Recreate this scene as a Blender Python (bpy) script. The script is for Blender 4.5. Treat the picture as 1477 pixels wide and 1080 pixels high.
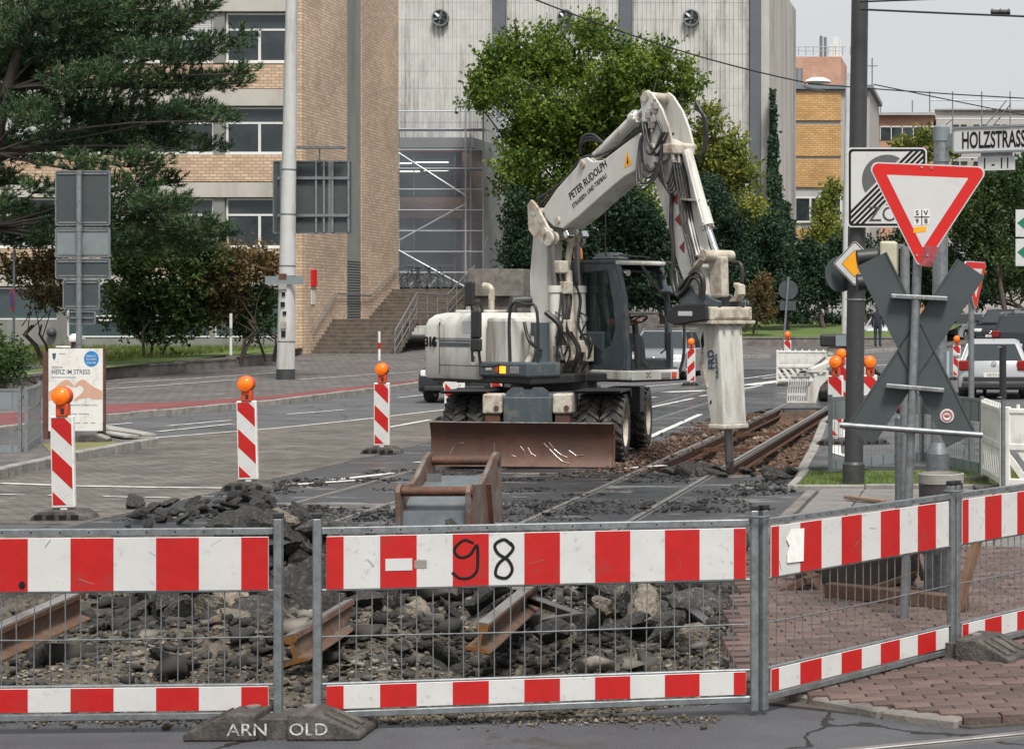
import bpy, bmesh, math, random
import numpy as np
from mathutils import Vector, Matrix, noise, geometry

random.seed(11); RNG = np.random.default_rng(11)
S = bpy.context.scene
COL = S.collection
for o in list(bpy.data.objects): bpy.data.objects.remove(o)

# ------------------------------------------------------------------ camera
FPX, U0, V0, CAMH = 2800.0, 1430.0, 450.0, 2.1
cam = bpy.data.cameras.new('camera'); camo = bpy.data.objects.new('camera', cam); COL.objects.link(camo)
camo.location = (0, 0, CAMH); camo.rotation_euler = (math.radians(90), 0, 0)
cam.sensor_width = 36; cam.lens = FPX / 1477 * 36
cam.shift_x = -(U0 - 738.5) / 1477; cam.shift_y = -(540 - V0) / 1477
cam.clip_start = 0.1; cam.clip_end = 3000
S.camera = camo
S.render.resolution_x = 1024; S.render.resolution_y = 748

# ------------------------------------------------------------------ sky, sun, exposure
SUN_EL, SUN_AZ = math.radians(58), math.radians(152)
w = bpy.data.worlds.new('World'); S.world = w; w.use_nodes = True
nt = w.node_tree; nt.nodes.clear()
sky = nt.nodes.new('ShaderNodeTexSky'); sky.sky_type = 'NISHITA'; sky.sun_disc = False
sky.sun_elevation = SUN_EL; sky.sun_rotation = SUN_AZ; sky.dust_density = 4.0; sky.air_density = 1.5
hs = nt.nodes.new('ShaderNodeHueSaturation'); hs.inputs['Saturation'].default_value = 0.25; hs.inputs['Value'].default_value = 1.0
nt.links.new(sky.outputs[0], hs.inputs['Color'])
mx = nt.nodes.new('ShaderNodeMix'); mx.data_type = 'RGBA'; mx.inputs[0].default_value = 0.80
nt.links.new(hs.outputs[0], mx.inputs[6]); cn = nt.nodes.new('ShaderNodeTexNoise'); cn.inputs['Scale'].default_value = 2.2; cn.inputs['Detail'].default_value = 5; tcw = nt.nodes.new('ShaderNodeTexCoord'); nt.links.new(tcw.outputs['Generated'], cn.inputs[0])
cr_ = nt.nodes.new('ShaderNodeValToRGB'); cr_.color_ramp.elements[0].color = (.47, .485, .51, 1); cr_.color_ramp.elements[1].color = (.57, .575, .58, 1); cr_.color_ramp.elements[0].position = .3; cr_.color_ramp.elements[1].position = .7; nt.links.new(cn.outputs[0], cr_.inputs[0])
cs_ = nt.nodes.new('ShaderNodeMix'); cs_.data_type = 'RGBA'; cs_.blend_type = 'MULTIPLY'; cs_.inputs[0].default_value = 1; nt.links.new(cr_.outputs[0], cs_.inputs[6]); cs_.inputs[7].default_value = (7.8, 7.8, 7.8, 1); nt.links.new(cs_.outputs[2], mx.inputs[7])   # soft cloud deck
bg = nt.nodes.new('ShaderNodeBackground'); bg.inputs[1].default_value = 0.10
nt.links.new(mx.outputs[2], bg.inputs[0])
wo = nt.nodes.new('ShaderNodeOutputWorld'); nt.links.new(bg.outputs[0], wo.inputs[0])
sl = bpy.data.lights.new('sun', 'SUN'); sl.energy = 2.6; sl.angle = math.radians(15); sl.color = (1.0, 0.96, 0.90)
so = bpy.data.objects.new('sun', sl); COL.objects.link(so)
sd = Vector((math.sin(SUN_AZ) * math.cos(SUN_EL), math.cos(SUN_AZ) * math.cos(SUN_EL), math.sin(SUN_EL)))
so.rotation_euler = sd.to_track_quat('Z', 'Y').to_euler(); so.location = (0, 0, 40)
S.view_settings.view_transform = 'Standard'; S.view_settings.look = 'None'
S.view_settings.exposure = 0.84; S.view_settings.gamma = 1.0; S.view_settings.use_curve_mapping = False
S.cycles.max_bounces = 6; S.cycles.transparent_max_bounces = 24

# ------------------------------------------------------------------ layout helpers
def smooth(a, b, x):
    t = min(1, max(0, (x - a) / (b - a))); return t * t * (3 - 2 * t)
def rise(x, y):            # the street climbs gently towards its far end
    return 0.55 * smooth(52, 92, y) + max(0, y - 92) * 0.002
def at(u, v, Y): return Vector(((u - U0) * Y / FPX, Y, CAMH - (v - V0) * Y / FPX))
def gp(u, v, z=0.0):       # where a line of sight meets the street
    Y = 30.0
    for _ in range(30):
        d = CAMH - z - rise(0, Y)
        Y = 0.5 * Y + 0.5 * min(260, max(4, d * FPX / max(4, v - V0)))
    return ((u - U0) * Y / FPX, Y)
def gz(y): return rise(0, y)

# ------------------------------------------------------------------ mesh builder
class MB:
    def __init__(s): s.v = []; s.f = []; s.m = []; s.M = None; s.T = None
    def add(s, vs, fs, mi=0):
        b = len(s.v)
        if s.T is not None: vs = [s.T @ Vector(q) for q in vs]
        s.v += [tuple(q) for q in vs]
        s.f += [tuple(i + b for i in q) for q in fs]; s.m += [mi] * len(fs); return s
    def box(s, c, d, rot=None, mi=0, taper=1.0):
        x, y, z = d[0] / 2, d[1] / 2, d[2] / 2; t = taper
        vs = [(-x, -y, -z), (x, -y, -z), (x, y, -z), (-x, y, -z), (-x*t, -y*t, z), (x*t, -y*t, z), (x*t, y*t, z), (-x*t, y*t, z)]
        c = Vector(c)
        if rot is not None:
            R = rot if isinstance(rot, Matrix) else Matrix.Rotation(rot, 3, 'Z')
            vs = [R @ Vector(q) + c for q in vs]
        else: vs = [Vector(q) + c for q in vs]
        return s.add(vs, [(0, 3, 2, 1), (4, 5, 6, 7), (0, 1, 5, 4), (1, 2, 6, 5), (2, 3, 7, 6), (3, 0, 4, 7)], mi)
    def bb(s, x0, x1, y0, y1, z0, z1, mi=0):
        return s.box(((x0 + x1) / 2, (y0 + y1) / 2, (z0 + z1) / 2), (abs(x1 - x0), abs(y1 - y0), abs(z1 - z0)), None, mi)
    def beam(s, a, b, w, h, up=(0, 0, 1), mi=0):
        a, b = Vector(a), Vector(b); d = b - a; L = d.length
        if L < 1e-6: return s
        x = d / L; u = Vector(up)
        if abs(x.dot(u)) > 0.98: u = Vector((0, 1, 0)) if abs(x.y) < .9 else Vector((1, 0, 0))
        y = u.cross(x).normalized(); z = x.cross(y)
        return s.box((a + b) / 2, (L, w, h), Matrix((x, y, z)).transposed(), mi)
    def cyl(s, a, b, r, r2=None, n=12, mi=0, cap=True):
        a, b = Vector(a), Vector(b); r2 = r if r2 is None else r2
        d = (b - a).normalized(); u = Vector((0, 0, 1)) if abs(d.z) < .9 else Vector((1, 0, 0))
        e = d.cross(u).normalized(); g = d.cross(e); vs = []
        for p, q in ((a, r), (b, r2)):
            for i in range(n):
                t = 2 * math.pi * i / n; vs.append(p + (e * math.cos(t) + g * math.sin(t)) * q)
        fs = [(i, i + n, (i + 1) % n + n, (i + 1) % n) for i in range(n)]
        if cap: fs += [tuple(range(n)), tuple(range(2 * n - 1, n - 1, -1))]
        return s.add(vs, fs, mi)
    def tube(s, pts, r, n=6, mi=0, r2=None, crv=0):
        pts = [Vector(p) for p in pts]; vs = []
        if crv and len(pts) > 2:
            E_ = [pts[0] * 2 - pts[1]] + pts + [pts[-1] * 2 - pts[-2]]; o_ = []
            for i in range(1, len(E_) - 2):
                a, b, c, d = E_[i - 1:i + 3]
                for k in range(crv):
                    t = k / crv; o_.append(.5 * ((2 * b) + (c - a) * t + (2 * a - 5 * b + 4 * c - d) * t * t + (3 * b - a - 3 * c + d) * t ** 3))
            pts = o_ + [pts[-1]]
        N = len(pts); u = None
        for i, p in enumerate(pts):
            d = (pts[min(i + 1, N - 1)] - pts[max(i - 1, 0)]).normalized()
            if u is None: u = Vector((0, 0, 1)) if abs(d.z) < .9 else Vector((1, 0, 0))
            e = (u - d * u.dot(d)).normalized(); u = e; g = d.cross(e)
            q = r if r2 is None else r + (r2 - r) * i / max(1, N - 1)
            for k in range(n):
                t = 2 * math.pi * k / n; vs.append(p + (e * math.cos(t) + g * math.sin(t)) * q)
        fs = []
        for i in range(N - 1):
            for k in range(n):
                fs.append((i * n + k, i * n + (k + 1) % n, (i + 1) * n + (k + 1) % n, (i + 1) * n + k))
        fs += [tuple(range(n - 1, -1, -1)), tuple((N - 1) * n + k for k in range(n))]
        return s.add(vs, fs, mi)
    def prism(s, poly, o, ax, ay, depth, mi=0, mi_side=None):
        # poly in the (ax, ay) plane from origin o, extruded by the vector depth
        o, ax, ay, dp = Vector(o), Vector(ax), Vector(ay), Vector(depth); n = len(poly)
        A = [o + ax * p[0] + ay * p[1] for p in poly]; B = [p + dp for p in A]
        if ax.cross(ay).dot(dp) > 0: caps = [tuple(range(n - 1, -1, -1)), tuple(range(n, 2 * n))]; fl = False
        else: caps = [tuple(range(n)), tuple(range(2 * n - 1, n - 1, -1))]; fl = True
        ar = sum(poly[i][0] * poly[(i + 1) % n][1] - poly[(i + 1) % n][0] * poly[i][1] for i in range(n))
        if ar < 0: caps = [tuple(reversed(c)) for c in caps]; fl = not fl
        sd = [(i, (i + 1) % n, (i + 1) % n + n, i + n) for i in range(n)]
        if fl: sd = [tuple(reversed(q)) for q in sd]
        s.add(A + B, caps + sd, mi)
        if mi_side is not None:
            for k in range(len(sd)): s.m[-1 - k] = mi_side
        return s
    def lathe(s, prof, o=(0, 0, 0), axis='Z', n=24, mi=0):
        # prof: list of (radius, height)
        o = Vector(o); vs = []; m = len(prof)
        for k in range(n):
            t = 2 * math.pi * k / n; c, q = math.cos(t), math.sin(t)
            for r, h in prof:
                p = {'Z': (r * c, r * q, h), 'X': (h, r * c, r * q), 'Y': (r * q, h, r * c)}[axis]; vs.append(o + Vector(p))
        fs = []
        for k in range(n):
            for i in range(m - 1):
                a, b = k * m + i, ((k + 1) % n) * m + i
                fs.append((a, b, b + 1, a + 1))
        return s.add(vs, fs, mi)
    def sphere(s, c, r, n=10, mi=0, sc=(1, 1, 1)):
        c = Vector(c); m = max(4, n // 2 + 1)
        pr = [(max(1e-4, math.sin(math.pi * i / m)), -math.cos(math.pi * i / m)) for i in range(m + 1)]
        vs = []; fs = []
        for k in range(n):
            t = 2 * math.pi * k / n
            for a, h in pr: vs.append(c + Vector((a * math.cos(t) * r * sc[0], a * math.sin(t) * r * sc[1], h * r * sc[2])))
        for k in range(n):
            for i in range(m):
                a, b = k * (m + 1) + i, ((k + 1) % n) * (m + 1) + i; fs.append((a, b, b + 1, a + 1))
        return s.add(vs, fs, mi)
    def ring(s, c, R, r, axis='Z', n=20, k=6, mi=0, a0=0, a1=2 * math.pi):
        c = Vector(c); pts = []
        for i in range(n + 1):
            t = a0 + (a1 - a0) * i / n
            p = {'Z': (math.cos(t), math.sin(t), 0), 'X': (0, math.cos(t), math.sin(t)), 'Y': (math.cos(t), 0, math.sin(t))}[axis]
            pts.append(c + Vector(p) * R)
        return s.tube(pts, r, k, mi)
    def mesh(s, name, mats, sm=35):
        if s.M is not None: s.v = [tuple(s.M @ Vector(q)) for q in s.v]
        me = bpy.data.meshes.new(name); me.from_pydata(s.v, [], s.f)
        for m in (mats if isinstance(mats, (list, tuple)) else [mats]): me.materials.append(m)
        if any(s.m): me.polygons.foreach_set('material_index', s.m)
        bm = bmesh.new(); bm.from_mesh(me); bmesh.ops.remove_doubles(bm, verts=bm.verts, dist=1e-5)
        bmesh.ops.recalc_face_normals(bm, faces=bm.faces); bm.to_mesh(me); bm.free()
        if sm:
            me.polygons.foreach_set('use_smooth', [True] * len(me.polygons)); me.set_sharp_from_angle(angle=math.radians(sm))
        return me
    def build(s, name, mats, parent=None, sm=35, bevel=0, loc=None, rz=0, seg=2):
        o = bpy.data.objects.new(name, s.mesh(name, mats, sm)); COL.objects.link(o)
        if parent is not None: o.parent = parent
        if loc is not None: o.location = loc
        if rz: o.rotation_euler = (0, 0, rz)
        if bevel:
            b = o.modifiers.new('bevel', 'BEVEL'); b.width = bevel; b.segments = seg; b.limit_method = 'ANGLE'; b.angle_limit = math.radians(40)
            b.harden_normals = False
        return o

def tag(o, label=None, cat=None, group=None, kind=None):
    if label: o['label'] = label
    if cat: o['category'] = cat
    if group: o['group'] = group
    if kind: o['kind'] = kind
    return o
def thing(name, label, cat, loc=(0, 0, 0), rz=0, group=None):
    o = bpy.data.objects.new(name, None); o.empty_display_size = .2; COL.objects.link(o)
    o.location = loc; o.rotation_euler = (0, 0, rz)
    return tag(o, label, cat, group)
KIDS = None
def copy_tree(o, parent=None, kids=None):
    if kids is None:
        kids = {}
        for q in bpy.data.objects:
            if q.parent: kids.setdefault(q.parent.name, []).append(q)
    c = o.copy(); COL.objects.link(c); c.parent = parent
    for ch in kids.get(o.name, []): copy_tree(ch, c, kids)
    return c
def mesh_np(name, verts, faces, mat, parent=None, sm=False):
    me = bpy.data.meshes.new(name); nv, nf = len(verts), len(faces); k = faces.shape[1]
    me.vertices.add(nv); me.vertices.foreach_set('co', np.asarray(verts, np.float32).ravel())
    me.loops.add(nf * k); me.loops.foreach_set('vertex_index', np.asarray(faces, np.int32).ravel())
    me.polygons.add(nf); me.polygons.foreach_set('loop_start', np.arange(0, nf * k, k, dtype=np.int32))
    me.update(calc_edges=True); me.materials.append(mat)
    if sm: me.polygons.foreach_set('use_smooth', [True] * nf)
    o = bpy.data.objects.new(name, me); COL.objects.link(o)
    if parent is not None: o.parent = parent
    return o
def text_obj(name, txt, size, mat, parent, M, sx=1.0, ext=0.001, align='LEFT', space=1.0, bold=0.0):
    cu = bpy.data.curves.new(name, 'FONT'); cu.body = txt; cu.size = size; cu.extrude = ext; cu.align_x = align
    cu.space_character = space; cu.resolution_u = 3; cu.offset = bold * size
    t = bpy.data.objects.new('tmp', cu); COL.objects.link(t)
    bpy.context.view_layer.update()
    me = bpy.data.meshes.new_from_object(t.evaluated_get(bpy.context.evaluated_depsgraph_get()))
    bpy.data.objects.remove(t); bpy.data.curves.remove(cu)
    me.transform(M @ Matrix.Diagonal((sx, 1, 1, 1))); me.materials.clear(); me.materials.append(mat); me.name = name
    o = bpy.data.objects.new(name, me); COL.objects.link(o); o.parent = parent
    return o
def frame(o, ax, ay):      # matrix placing flat XY print on a plane
    ax, ay = Vector(ax).normalized(), Vector(ay).normalized(); az = ax.cross(ay)
    M = Matrix((ax, ay, az)).transposed().to_4x4(); M.translation = Vector(o); return M

# ------------------------------------------------------------------ materials
def mat(name, col, rough=.7, metal=0.0, var=.15, scale=6.0, col2=None, bump=0.0, bscale=40.0, dirt=None, dscale=3.0, damt=.5,
        spec=.5, streak=False, coord='Object', alpha=1, trans=0.0, coat=0, det=6, rnd=0):
    m = bpy.data.materials.new(name); m.use_nodes = True; t = m.node_tree; N, L = t.nodes, t.links
    p = N['Principled BSDF']; p.inputs['Roughness'].default_value = rough; p.inputs['Metallic'].default_value = metal
    p.inputs['Specular IOR Level'].default_value = spec; p.inputs['Coat Weight'].default_value = coat
    tc = N.new('ShaderNodeTexCoord'); src = tc.outputs[coord] if coord != 'World' else N.new('ShaderNodeNewGeometry').outputs['Position']
    if streak:
        mp = N.new('ShaderNodeMapping'); mp.inputs['Scale'].default_value = (1, 1, .12); L.new(src, mp.inputs[0]); dsrc = mp.outputs[0]
    else: dsrc = src
    n1 = N.new('ShaderNodeTexNoise'); n1.inputs['Scale'].default_value = scale; n1.inputs['Detail'].default_value = det; n1.inputs['Roughness'].default_value = .65
    L.new(src, n1.inputs[0])
    r = N.new('ShaderNodeValToRGB'); r.color_ramp.elements[0].position = .3; r.color_ramp.elements[1].position = .7
    c2 = col2 if col2 else tuple(min(1, c * (1 + var)) for c in col); c1 = col if col2 else tuple(c * (1 - var) for c in col)
    r.color_ramp.elements[0].color = (*c1, 1); r.color_ramp.elements[1].color = (*c2, 1)
    L.new(n1.outputs[0], r.inputs[0]); out = r.outputs[0]
    if dirt:
        n2 = N.new('ShaderNodeTexNoise'); n2.inputs['Scale'].default_value = dscale; n2.inputs['Detail'].default_value = 8; n2.inputs['Roughness'].default_value = .72
        L.new(dsrc, n2.inputs[0]); r2 = N.new('ShaderNodeValToRGB')
        r2.color_ramp.elements[0].position = .62 - damt * .28; r2.color_ramp.elements[1].position = .80 - damt * .22
        L.new(n2.outputs[0], r2.inputs[0]); mm = N.new('ShaderNodeMix'); mm.data_type = 'RGBA'
        L.new(r2.outputs[0], mm.inputs[0]); L.new(out, mm.inputs[6]); mm.inputs[7].default_value = (*dirt, 1); out = mm.outputs[2]
    if rnd:
        oi = N.new('ShaderNodeObjectInfo'); ge = N.new('ShaderNodeNewGeometry'); ad = N.new('ShaderNodeMath'); L.new(oi.outputs['Random'], ad.inputs[0]); L.new(ge.outputs['Random Per Island'], ad.inputs[1])
        fr_ = N.new('ShaderNodeMath'); fr_.operation = 'FRACT'; L.new(ad.outputs[0], fr_.inputs[0]); mr = N.new('ShaderNodeMapRange'); mr.inputs[3].default_value = 1 - rnd; mr.inputs[4].default_value = 1 + rnd; L.new(fr_.outputs[0], mr.inputs[0])
        hv = N.new('ShaderNodeHueSaturation'); L.new(mr.outputs[0], hv.inputs['Value']); L.new(out, hv.inputs['Color']); out = hv.outputs[0]
    L.new(out, p.inputs['Base Color'])
    if bump:
        n3 = N.new('ShaderNodeTexNoise'); n3.inputs['Scale'].default_value = bscale; n3.inputs['Detail'].default_value = 5; L.new(src, n3.inputs[0])
        b = N.new('ShaderNodeBump'); b.inputs['Strength'].default_value = bump; b.inputs['Distance'].default_value = .02
        L.new(n3.outputs[0], b.inputs['Height']); L.new(b.outputs[0], p.inputs['Normal'])
    if alpha < 1: p.inputs['Alpha'].default_value = alpha
    if trans: p.inputs['Transmission Weight'].default_value = trans
    return m
def emit_mat(name, col, e, base=(.5, .2, .02)):
    m = mat(name, base, .3, var=.05); p = m.node_tree.nodes['Principled BSDF']
    p.inputs['Emission Color'].default_value = (*col, 1); p.inputs['Emission Strength'].default_value = e; return m
def brick_mat(name, c1, c2, mortar, bw, bh, ms=.012, bump=.4, rough=.85, plane='XZ', rot=0, dirt=None, damt=.4, offset=.5, msmooth=.1, big=.25, blotch=.25):
    m = bpy.data.materials.new(name); m.use_nodes = True; t = m.node_tree; N, L = t.nodes, t.links
    p = N['Principled BSDF']; p.inputs['Roughness'].default_value = rough
    tc = N.new('ShaderNodeTexCoord'); sp = N.new('ShaderNodeSeparateXYZ'); L.new(tc.outputs['Object'], sp.inputs[0])
    cb = N.new('ShaderNodeCombineXYZ'); i = 'XYZ'.index(plane[0]); j = 'XYZ'.index(plane[1])
    L.new(sp.outputs[i], cb.inputs[0]); L.new(sp.outputs[j], cb.inputs[1])
    mp = N.new('ShaderNodeMapping'); mp.inputs['Rotation'].default_value = (0, 0, rot); L.new(cb.outputs[0], mp.inputs[0])
    b = N.new('ShaderNodeTexBrick'); L.new(mp.outputs[0], b.inputs[0]); b.inputs['Scale'].default_value = 1
    b.inputs['Brick Width'].default_value = bw; b.inputs['Row Height'].default_value = bh; b.inputs['Mortar Size'].default_value = ms
    b.inputs['Mortar Smooth'].default_value = msmooth; b.inputs['Bias'].default_value = 0; b.offset = offset
    b.inputs['Color1'].default_value = (*c1, 1); b.inputs['Color2'].default_value = (*c2, 1); b.inputs['Mortar'].default_value = (*mortar, 1)
    n = N.new('ShaderNodeTexNoise'); n.inputs['Scale'].default_value = big; n.inputs['Detail'].default_value = 8; n.inputs['Roughness'].default_value = .7; L.new(tc.outputs['Object'], n.inputs[0])
    mr = N.new('ShaderNodeMapRange'); mr.inputs[1].default_value = .3; mr.inputs[2].default_value = .7; mr.inputs[3].default_value = 1 - blotch; mr.inputs[4].default_value = 1 + blotch
    L.new(n.outputs[0], mr.inputs[0])
    mu = N.new('ShaderNodeMix'); mu.data_type = 'RGBA'; mu.blend_type = 'MULTIPLY'; mu.inputs[0].default_value = 1
    L.new(b.outputs[0], mu.inputs[6]); L.new(mr.outputs[0], mu.inputs[7]); out = mu.outputs[2]
    if dirt:
        n2 = N.new('ShaderNodeTexNoise'); n2.inputs['Scale'].default_value = big * 3; n2.inputs['Detail'].default_value = 9; n2.inputs['Roughness'].default_value = .75; L.new(tc.outputs['Object'], n2.inputs[0])
        r2 = N.new('ShaderNodeValToRGB'); r2.color_ramp.elements[0].position = .62 - damt * .25; r2.color_ramp.elements[1].position = .82 - damt * .2; L.new(n2.outputs[0], r2.inputs[0])
        mm = N.new('ShaderNodeMix'); mm.data_type = 'RGBA'; L.new(r2.outputs[0], mm.inputs[0]); L.new(out, mm.inputs[6]); mm.inputs[7].default_value = (*dirt, 1); out = mm.outputs[2]
    L.new(out, p.inputs['Base Color'])
    bp = N.new('ShaderNodeBump'); bp.inputs['Strength'].default_value = bump; bp.inputs['Distance'].default_value = .02; bp.invert = True
    L.new(b.outputs['Fac'], bp.inputs['Height']); L.new(bp.outputs[0], p.inputs['Normal'])
    return m
def leaf_mat(name, cols, rough=.55, tr=.35):
    m = bpy.data.materials.new(name); m.use_nodes = True; t = m.node_tree; N, L = t.nodes, t.links
    p = N['Principled BSDF']; p.inputs['Roughness'].default_value = rough; p.inputs['Specular IOR Level'].default_value = .3
    g = N.new('ShaderNodeNewGeometry'); tc = N.new('ShaderNodeTexCoord')
    n = N.new('ShaderNodeTexNoise'); n.inputs['Scale'].default_value = .9; n.inputs['Detail'].default_value = 3; L.new(tc.outputs['Object'], n.inputs[0])
    a = N.new('ShaderNodeMath'); a.operation = 'MULTIPLY_ADD'; L.new(g.outputs['Random Per Island'], a.inputs[0]); a.inputs[1].default_value = .55
    s_ = N.new('ShaderNodeMath'); s_.operation = 'MULTIPLY_ADD'; L.new(n.outputs[0], s_.inputs[0]); s_.inputs[1].default_value = 1.5; s_.inputs[2].default_value = -.52
    L.new(s_.outputs[0], a.inputs[2])
    r = N.new('ShaderNodeValToRGB'); e = r.color_ramp.elements
    while len(e) < len(cols): e.new(.5)
    for i, c in enumerate(cols): e[i].position = i / (len(cols) - 1); e[i].color = (*c, 1)
    L.new(a.outputs[0], r.inputs[0]); L.new(r.outputs[0], p.inputs['Base Color'])
    tb = N.new('ShaderNodeBsdfTranslucent'); L.new(r.outputs[0], tb.inputs[0]); ms = N.new('ShaderNodeMixShader'); ms.inputs[0].default_value = tr
    L.new(p.outputs[0], ms.inputs[1]); L.new(tb.outputs[0], ms.inputs[2]); L.new(ms.outputs[0], N['Material Output'].inputs[0])
    return m
def glass_mat(name, col, rough=.04, alpha=.35):
    m = mat(name, col, rough, var=.1, scale=.6, spec=.8); m.node_tree.nodes['Principled BSDF'].inputs['Alpha'].default_value = alpha; return m

M = {}
M['galv'] = mat('galvanised_steel', (.27, .29, .30), .45, .75, .25, 25, dirt=(.16, .15, .14), dscale=8, damt=.35)
M['galv_d'] = mat('weathered_steel', (.20, .22, .23), .5, .7, .25, 25, dirt=(.11, .09, .08), dscale=9, damt=.4)
M['red'] = mat('red_reflective_film', (.43, .007, .006), .5, var=.12, scale=14, dirt=(.26, .03, .025), dscale=7, damt=.28)
M['white'] = mat('white_reflective_film', (.55, .55, .535), .45, var=.06, scale=5, dirt=(.30, .29, .27), dscale=22, damt=.16)
M['white_pl'] = mat('white_plastic', (.70, .69, .65), .5, var=.07, scale=8, dirt=(.38, .36, .32), dscale=4, damt=.42)
M['rubber'] = mat('recycled_rubber', (.050, .044, .040), .8, var=.4, scale=30, bump=.4, bscale=60, dirt=(.13, .12, .10), dscale=6, damt=.45)
M['tyre'] = mat('tyre_rubber', (.030, .029, .028), .75, var=.3, scale=12, bump=.2, dirt=(.13, .11, .085), dscale=5, damt=.5)
M['orange'] = emit_mat('orange_lens', (1, .18, .01), .12, (.85, .17, .008))
M['lamp_red'] = mat('lamp_housing_red', (.55, .06, .015), .45, var=.1)
M['amber'] = emit_mat('amber_lit', (1, .36, .01), 1.0, (.9, .3, .02))
M['black'] = mat('black_plastic', (.018, .018, .019), .5, var=.3, scale=20)
M['blackm'] = mat('black_hose', (.022, .021, .021), .42, var=.3, scale=30, dirt=(.07, .06, .05), dscale=9, damt=.3)
M['exc'] = mat('excavator_light_grey_paint', (.53, .525, .485), .48, var=.08, scale=3, dirt=(.20, .155, .11), dscale=3.0, damt=.40, streak=True, bump=.04, bscale=9)
M['exc2'] = mat('excavator_worn_paint', (.46, .43, .36), .55, var=.12, scale=9, dirt=(.20, .13, .08), dscale=6, damt=.55, bump=.06)
M['excgrey'] = mat('excavator_slate_paint', (.055, .072, .084), .45, var=.12, scale=6, dirt=(.15, .14, .12), dscale=5, damt=.35)
M['chrome'] = mat('chromed_rod', (.62, .63, .64), .18, 1.0, .08, 20, dirt=(.2, .17, .14), damt=.25)
M['rodd'] = mat('oiled_rod', (.17, .16, .155), .35, .85, .2, 20)
M['rust'] = mat('rusty_steel', (.075, .036, .024), .68, .25, .45, 9, col2=(.165, .072, .038), bump=.25, bscale=30, dirt=(.065, .042, .034), dscale=4, damt=.6)
M['rustd'] = mat('dusty_rusty_rail', (.075, .042, .028), .8, .15, .4, 7, col2=(.14, .075, .045), bump=.3, bscale=30, dirt=(.15, .115, .085), dscale=6, damt=.42)
M['rustb'] = mat('rusty_blade_steel', (.060, .028, .020), .5, .35, .4, 5, col2=(.125, .058, .038), bump=.12, bscale=20, dirt=(.055, .035, .030), dscale=2.5, damt=.55)
M['bare'] = mat('scraped_bare_steel', (.45, .42, .40), .4, .8, .25, 30, dirt=(.2, .12, .08), dscale=10, damt=.5)
M['bucket'] = mat('bucket_grey_paint', (.115, .135, .150), .5, .1, .18, 7, dirt=(.19, .16, .13), dscale=6, damt=.4, bump=.05)
M['bucketr'] = mat('bucket_worn_side', (.16, .14, .125), .6, .3, .35, 8, dirt=(.15, .068, .035), dscale=5, damt=.72, bump=.12)
M['conc'] = mat('concrete', (.30, .29, .265), .85, var=.18, scale=4, bump=.2, bscale=40, dirt=(.15, .14, .12), dscale=1.5, damt=.45)
M['concd'] = mat('dark_concrete', (.17, .155, .14), .9, var=.3, scale=3, bump=.3, bscale=30, dirt=(.075, .068, .06), dscale=2, damt=.55)
M['signback'] = mat('sign_back_grey', (.060, .074, .078), .55, .2, .12, 5, dirt=(.07, .08, .08), dscale=2, damt=.4)
M['signback2'] = mat('sign_back_pale_grey', (.20, .235, .245), .55, .2, .1, 5)
M['signgrey'] = mat('sign_face_grey_white', (.56, .56, .55), .4, var=.06, scale=4, dirt=(.42, .41, .39), dscale=4, damt=.4)
M['signred'] = mat('sign_red', (.56, .008, .006), .5, var=.06, scale=5, dirt=(.42, .03, .02), dscale=4, damt=.3)
M['ink'] = mat('black_print', (.013, .013, .014), .85, var=.15, spec=.2)
M['signyel'] = mat('sign_amber_yellow', (.84, .36, .012), .4, var=.05)
M['glass'] = glass_mat('cab_glass', (.016, .040, .040), .04, .46)
M['glass_clear'] = glass_mat('clear_glass', (.10, .13, .13), .03, .10)
M['glassc'] = mat('car_glass', (.018, .024, .028), .10, var=.1, spec=.8)
M['mast'] = mat('dark_painted_mast', (.040, .041, .043), .5, .1, .12, 30, dirt=(.07, .068, .066), dscale=10, damt=.3)
M['mastw'] = mat('grey_white_mast', (.46, .47, .46), .6, 0, .08, 3, dirt=(.24, .20, .16), dscale=2.0, damt=.38, streak=True)
M['asphc'] = mat('broken_asphalt', (.008, .008, .008), .8, var=.5, scale=18, col2=(.042, .040, .038), bump=1.0, bscale=26, dirt=(.17, .15, .12), dscale=14, damt=.34, rnd=.5)
M['stonec'] = mat('broken_concrete', (.12, .105, .085), .9, var=.4, scale=10, col2=(.26, .225, .175), bump=1.0, bscale=18, dirt=(.06, .05, .04), dscale=6, damt=.5, rnd=.3)
# ================================================================== THE SETTING
def fbm(x, y, sc, oct=4, seed=0):
    return noise.fractal(Vector((x * sc + seed, y * sc - seed * .7, seed * 1.3)), 1.0, 2.0, oct)
def jag(pts, amp, step, seed=0):
    out = []
    for i in range(len(pts) - 1):
        a, b = Vector(pts[i]), Vector(pts[i + 1]); n = max(1, int((b - a).length / step)); nrm = Vector((-(b - a).y, (b - a).x)).normalized()
        for k in range(n):
            p = a + (b - a) * k / n; q = fbm(p.x, p.y, 1.6, 3, seed) * amp + (random.random() - .5) * amp * .7
            out.append(tuple(p + nrm * q))
    out.append(tuple(pts[-1])); return out

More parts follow.
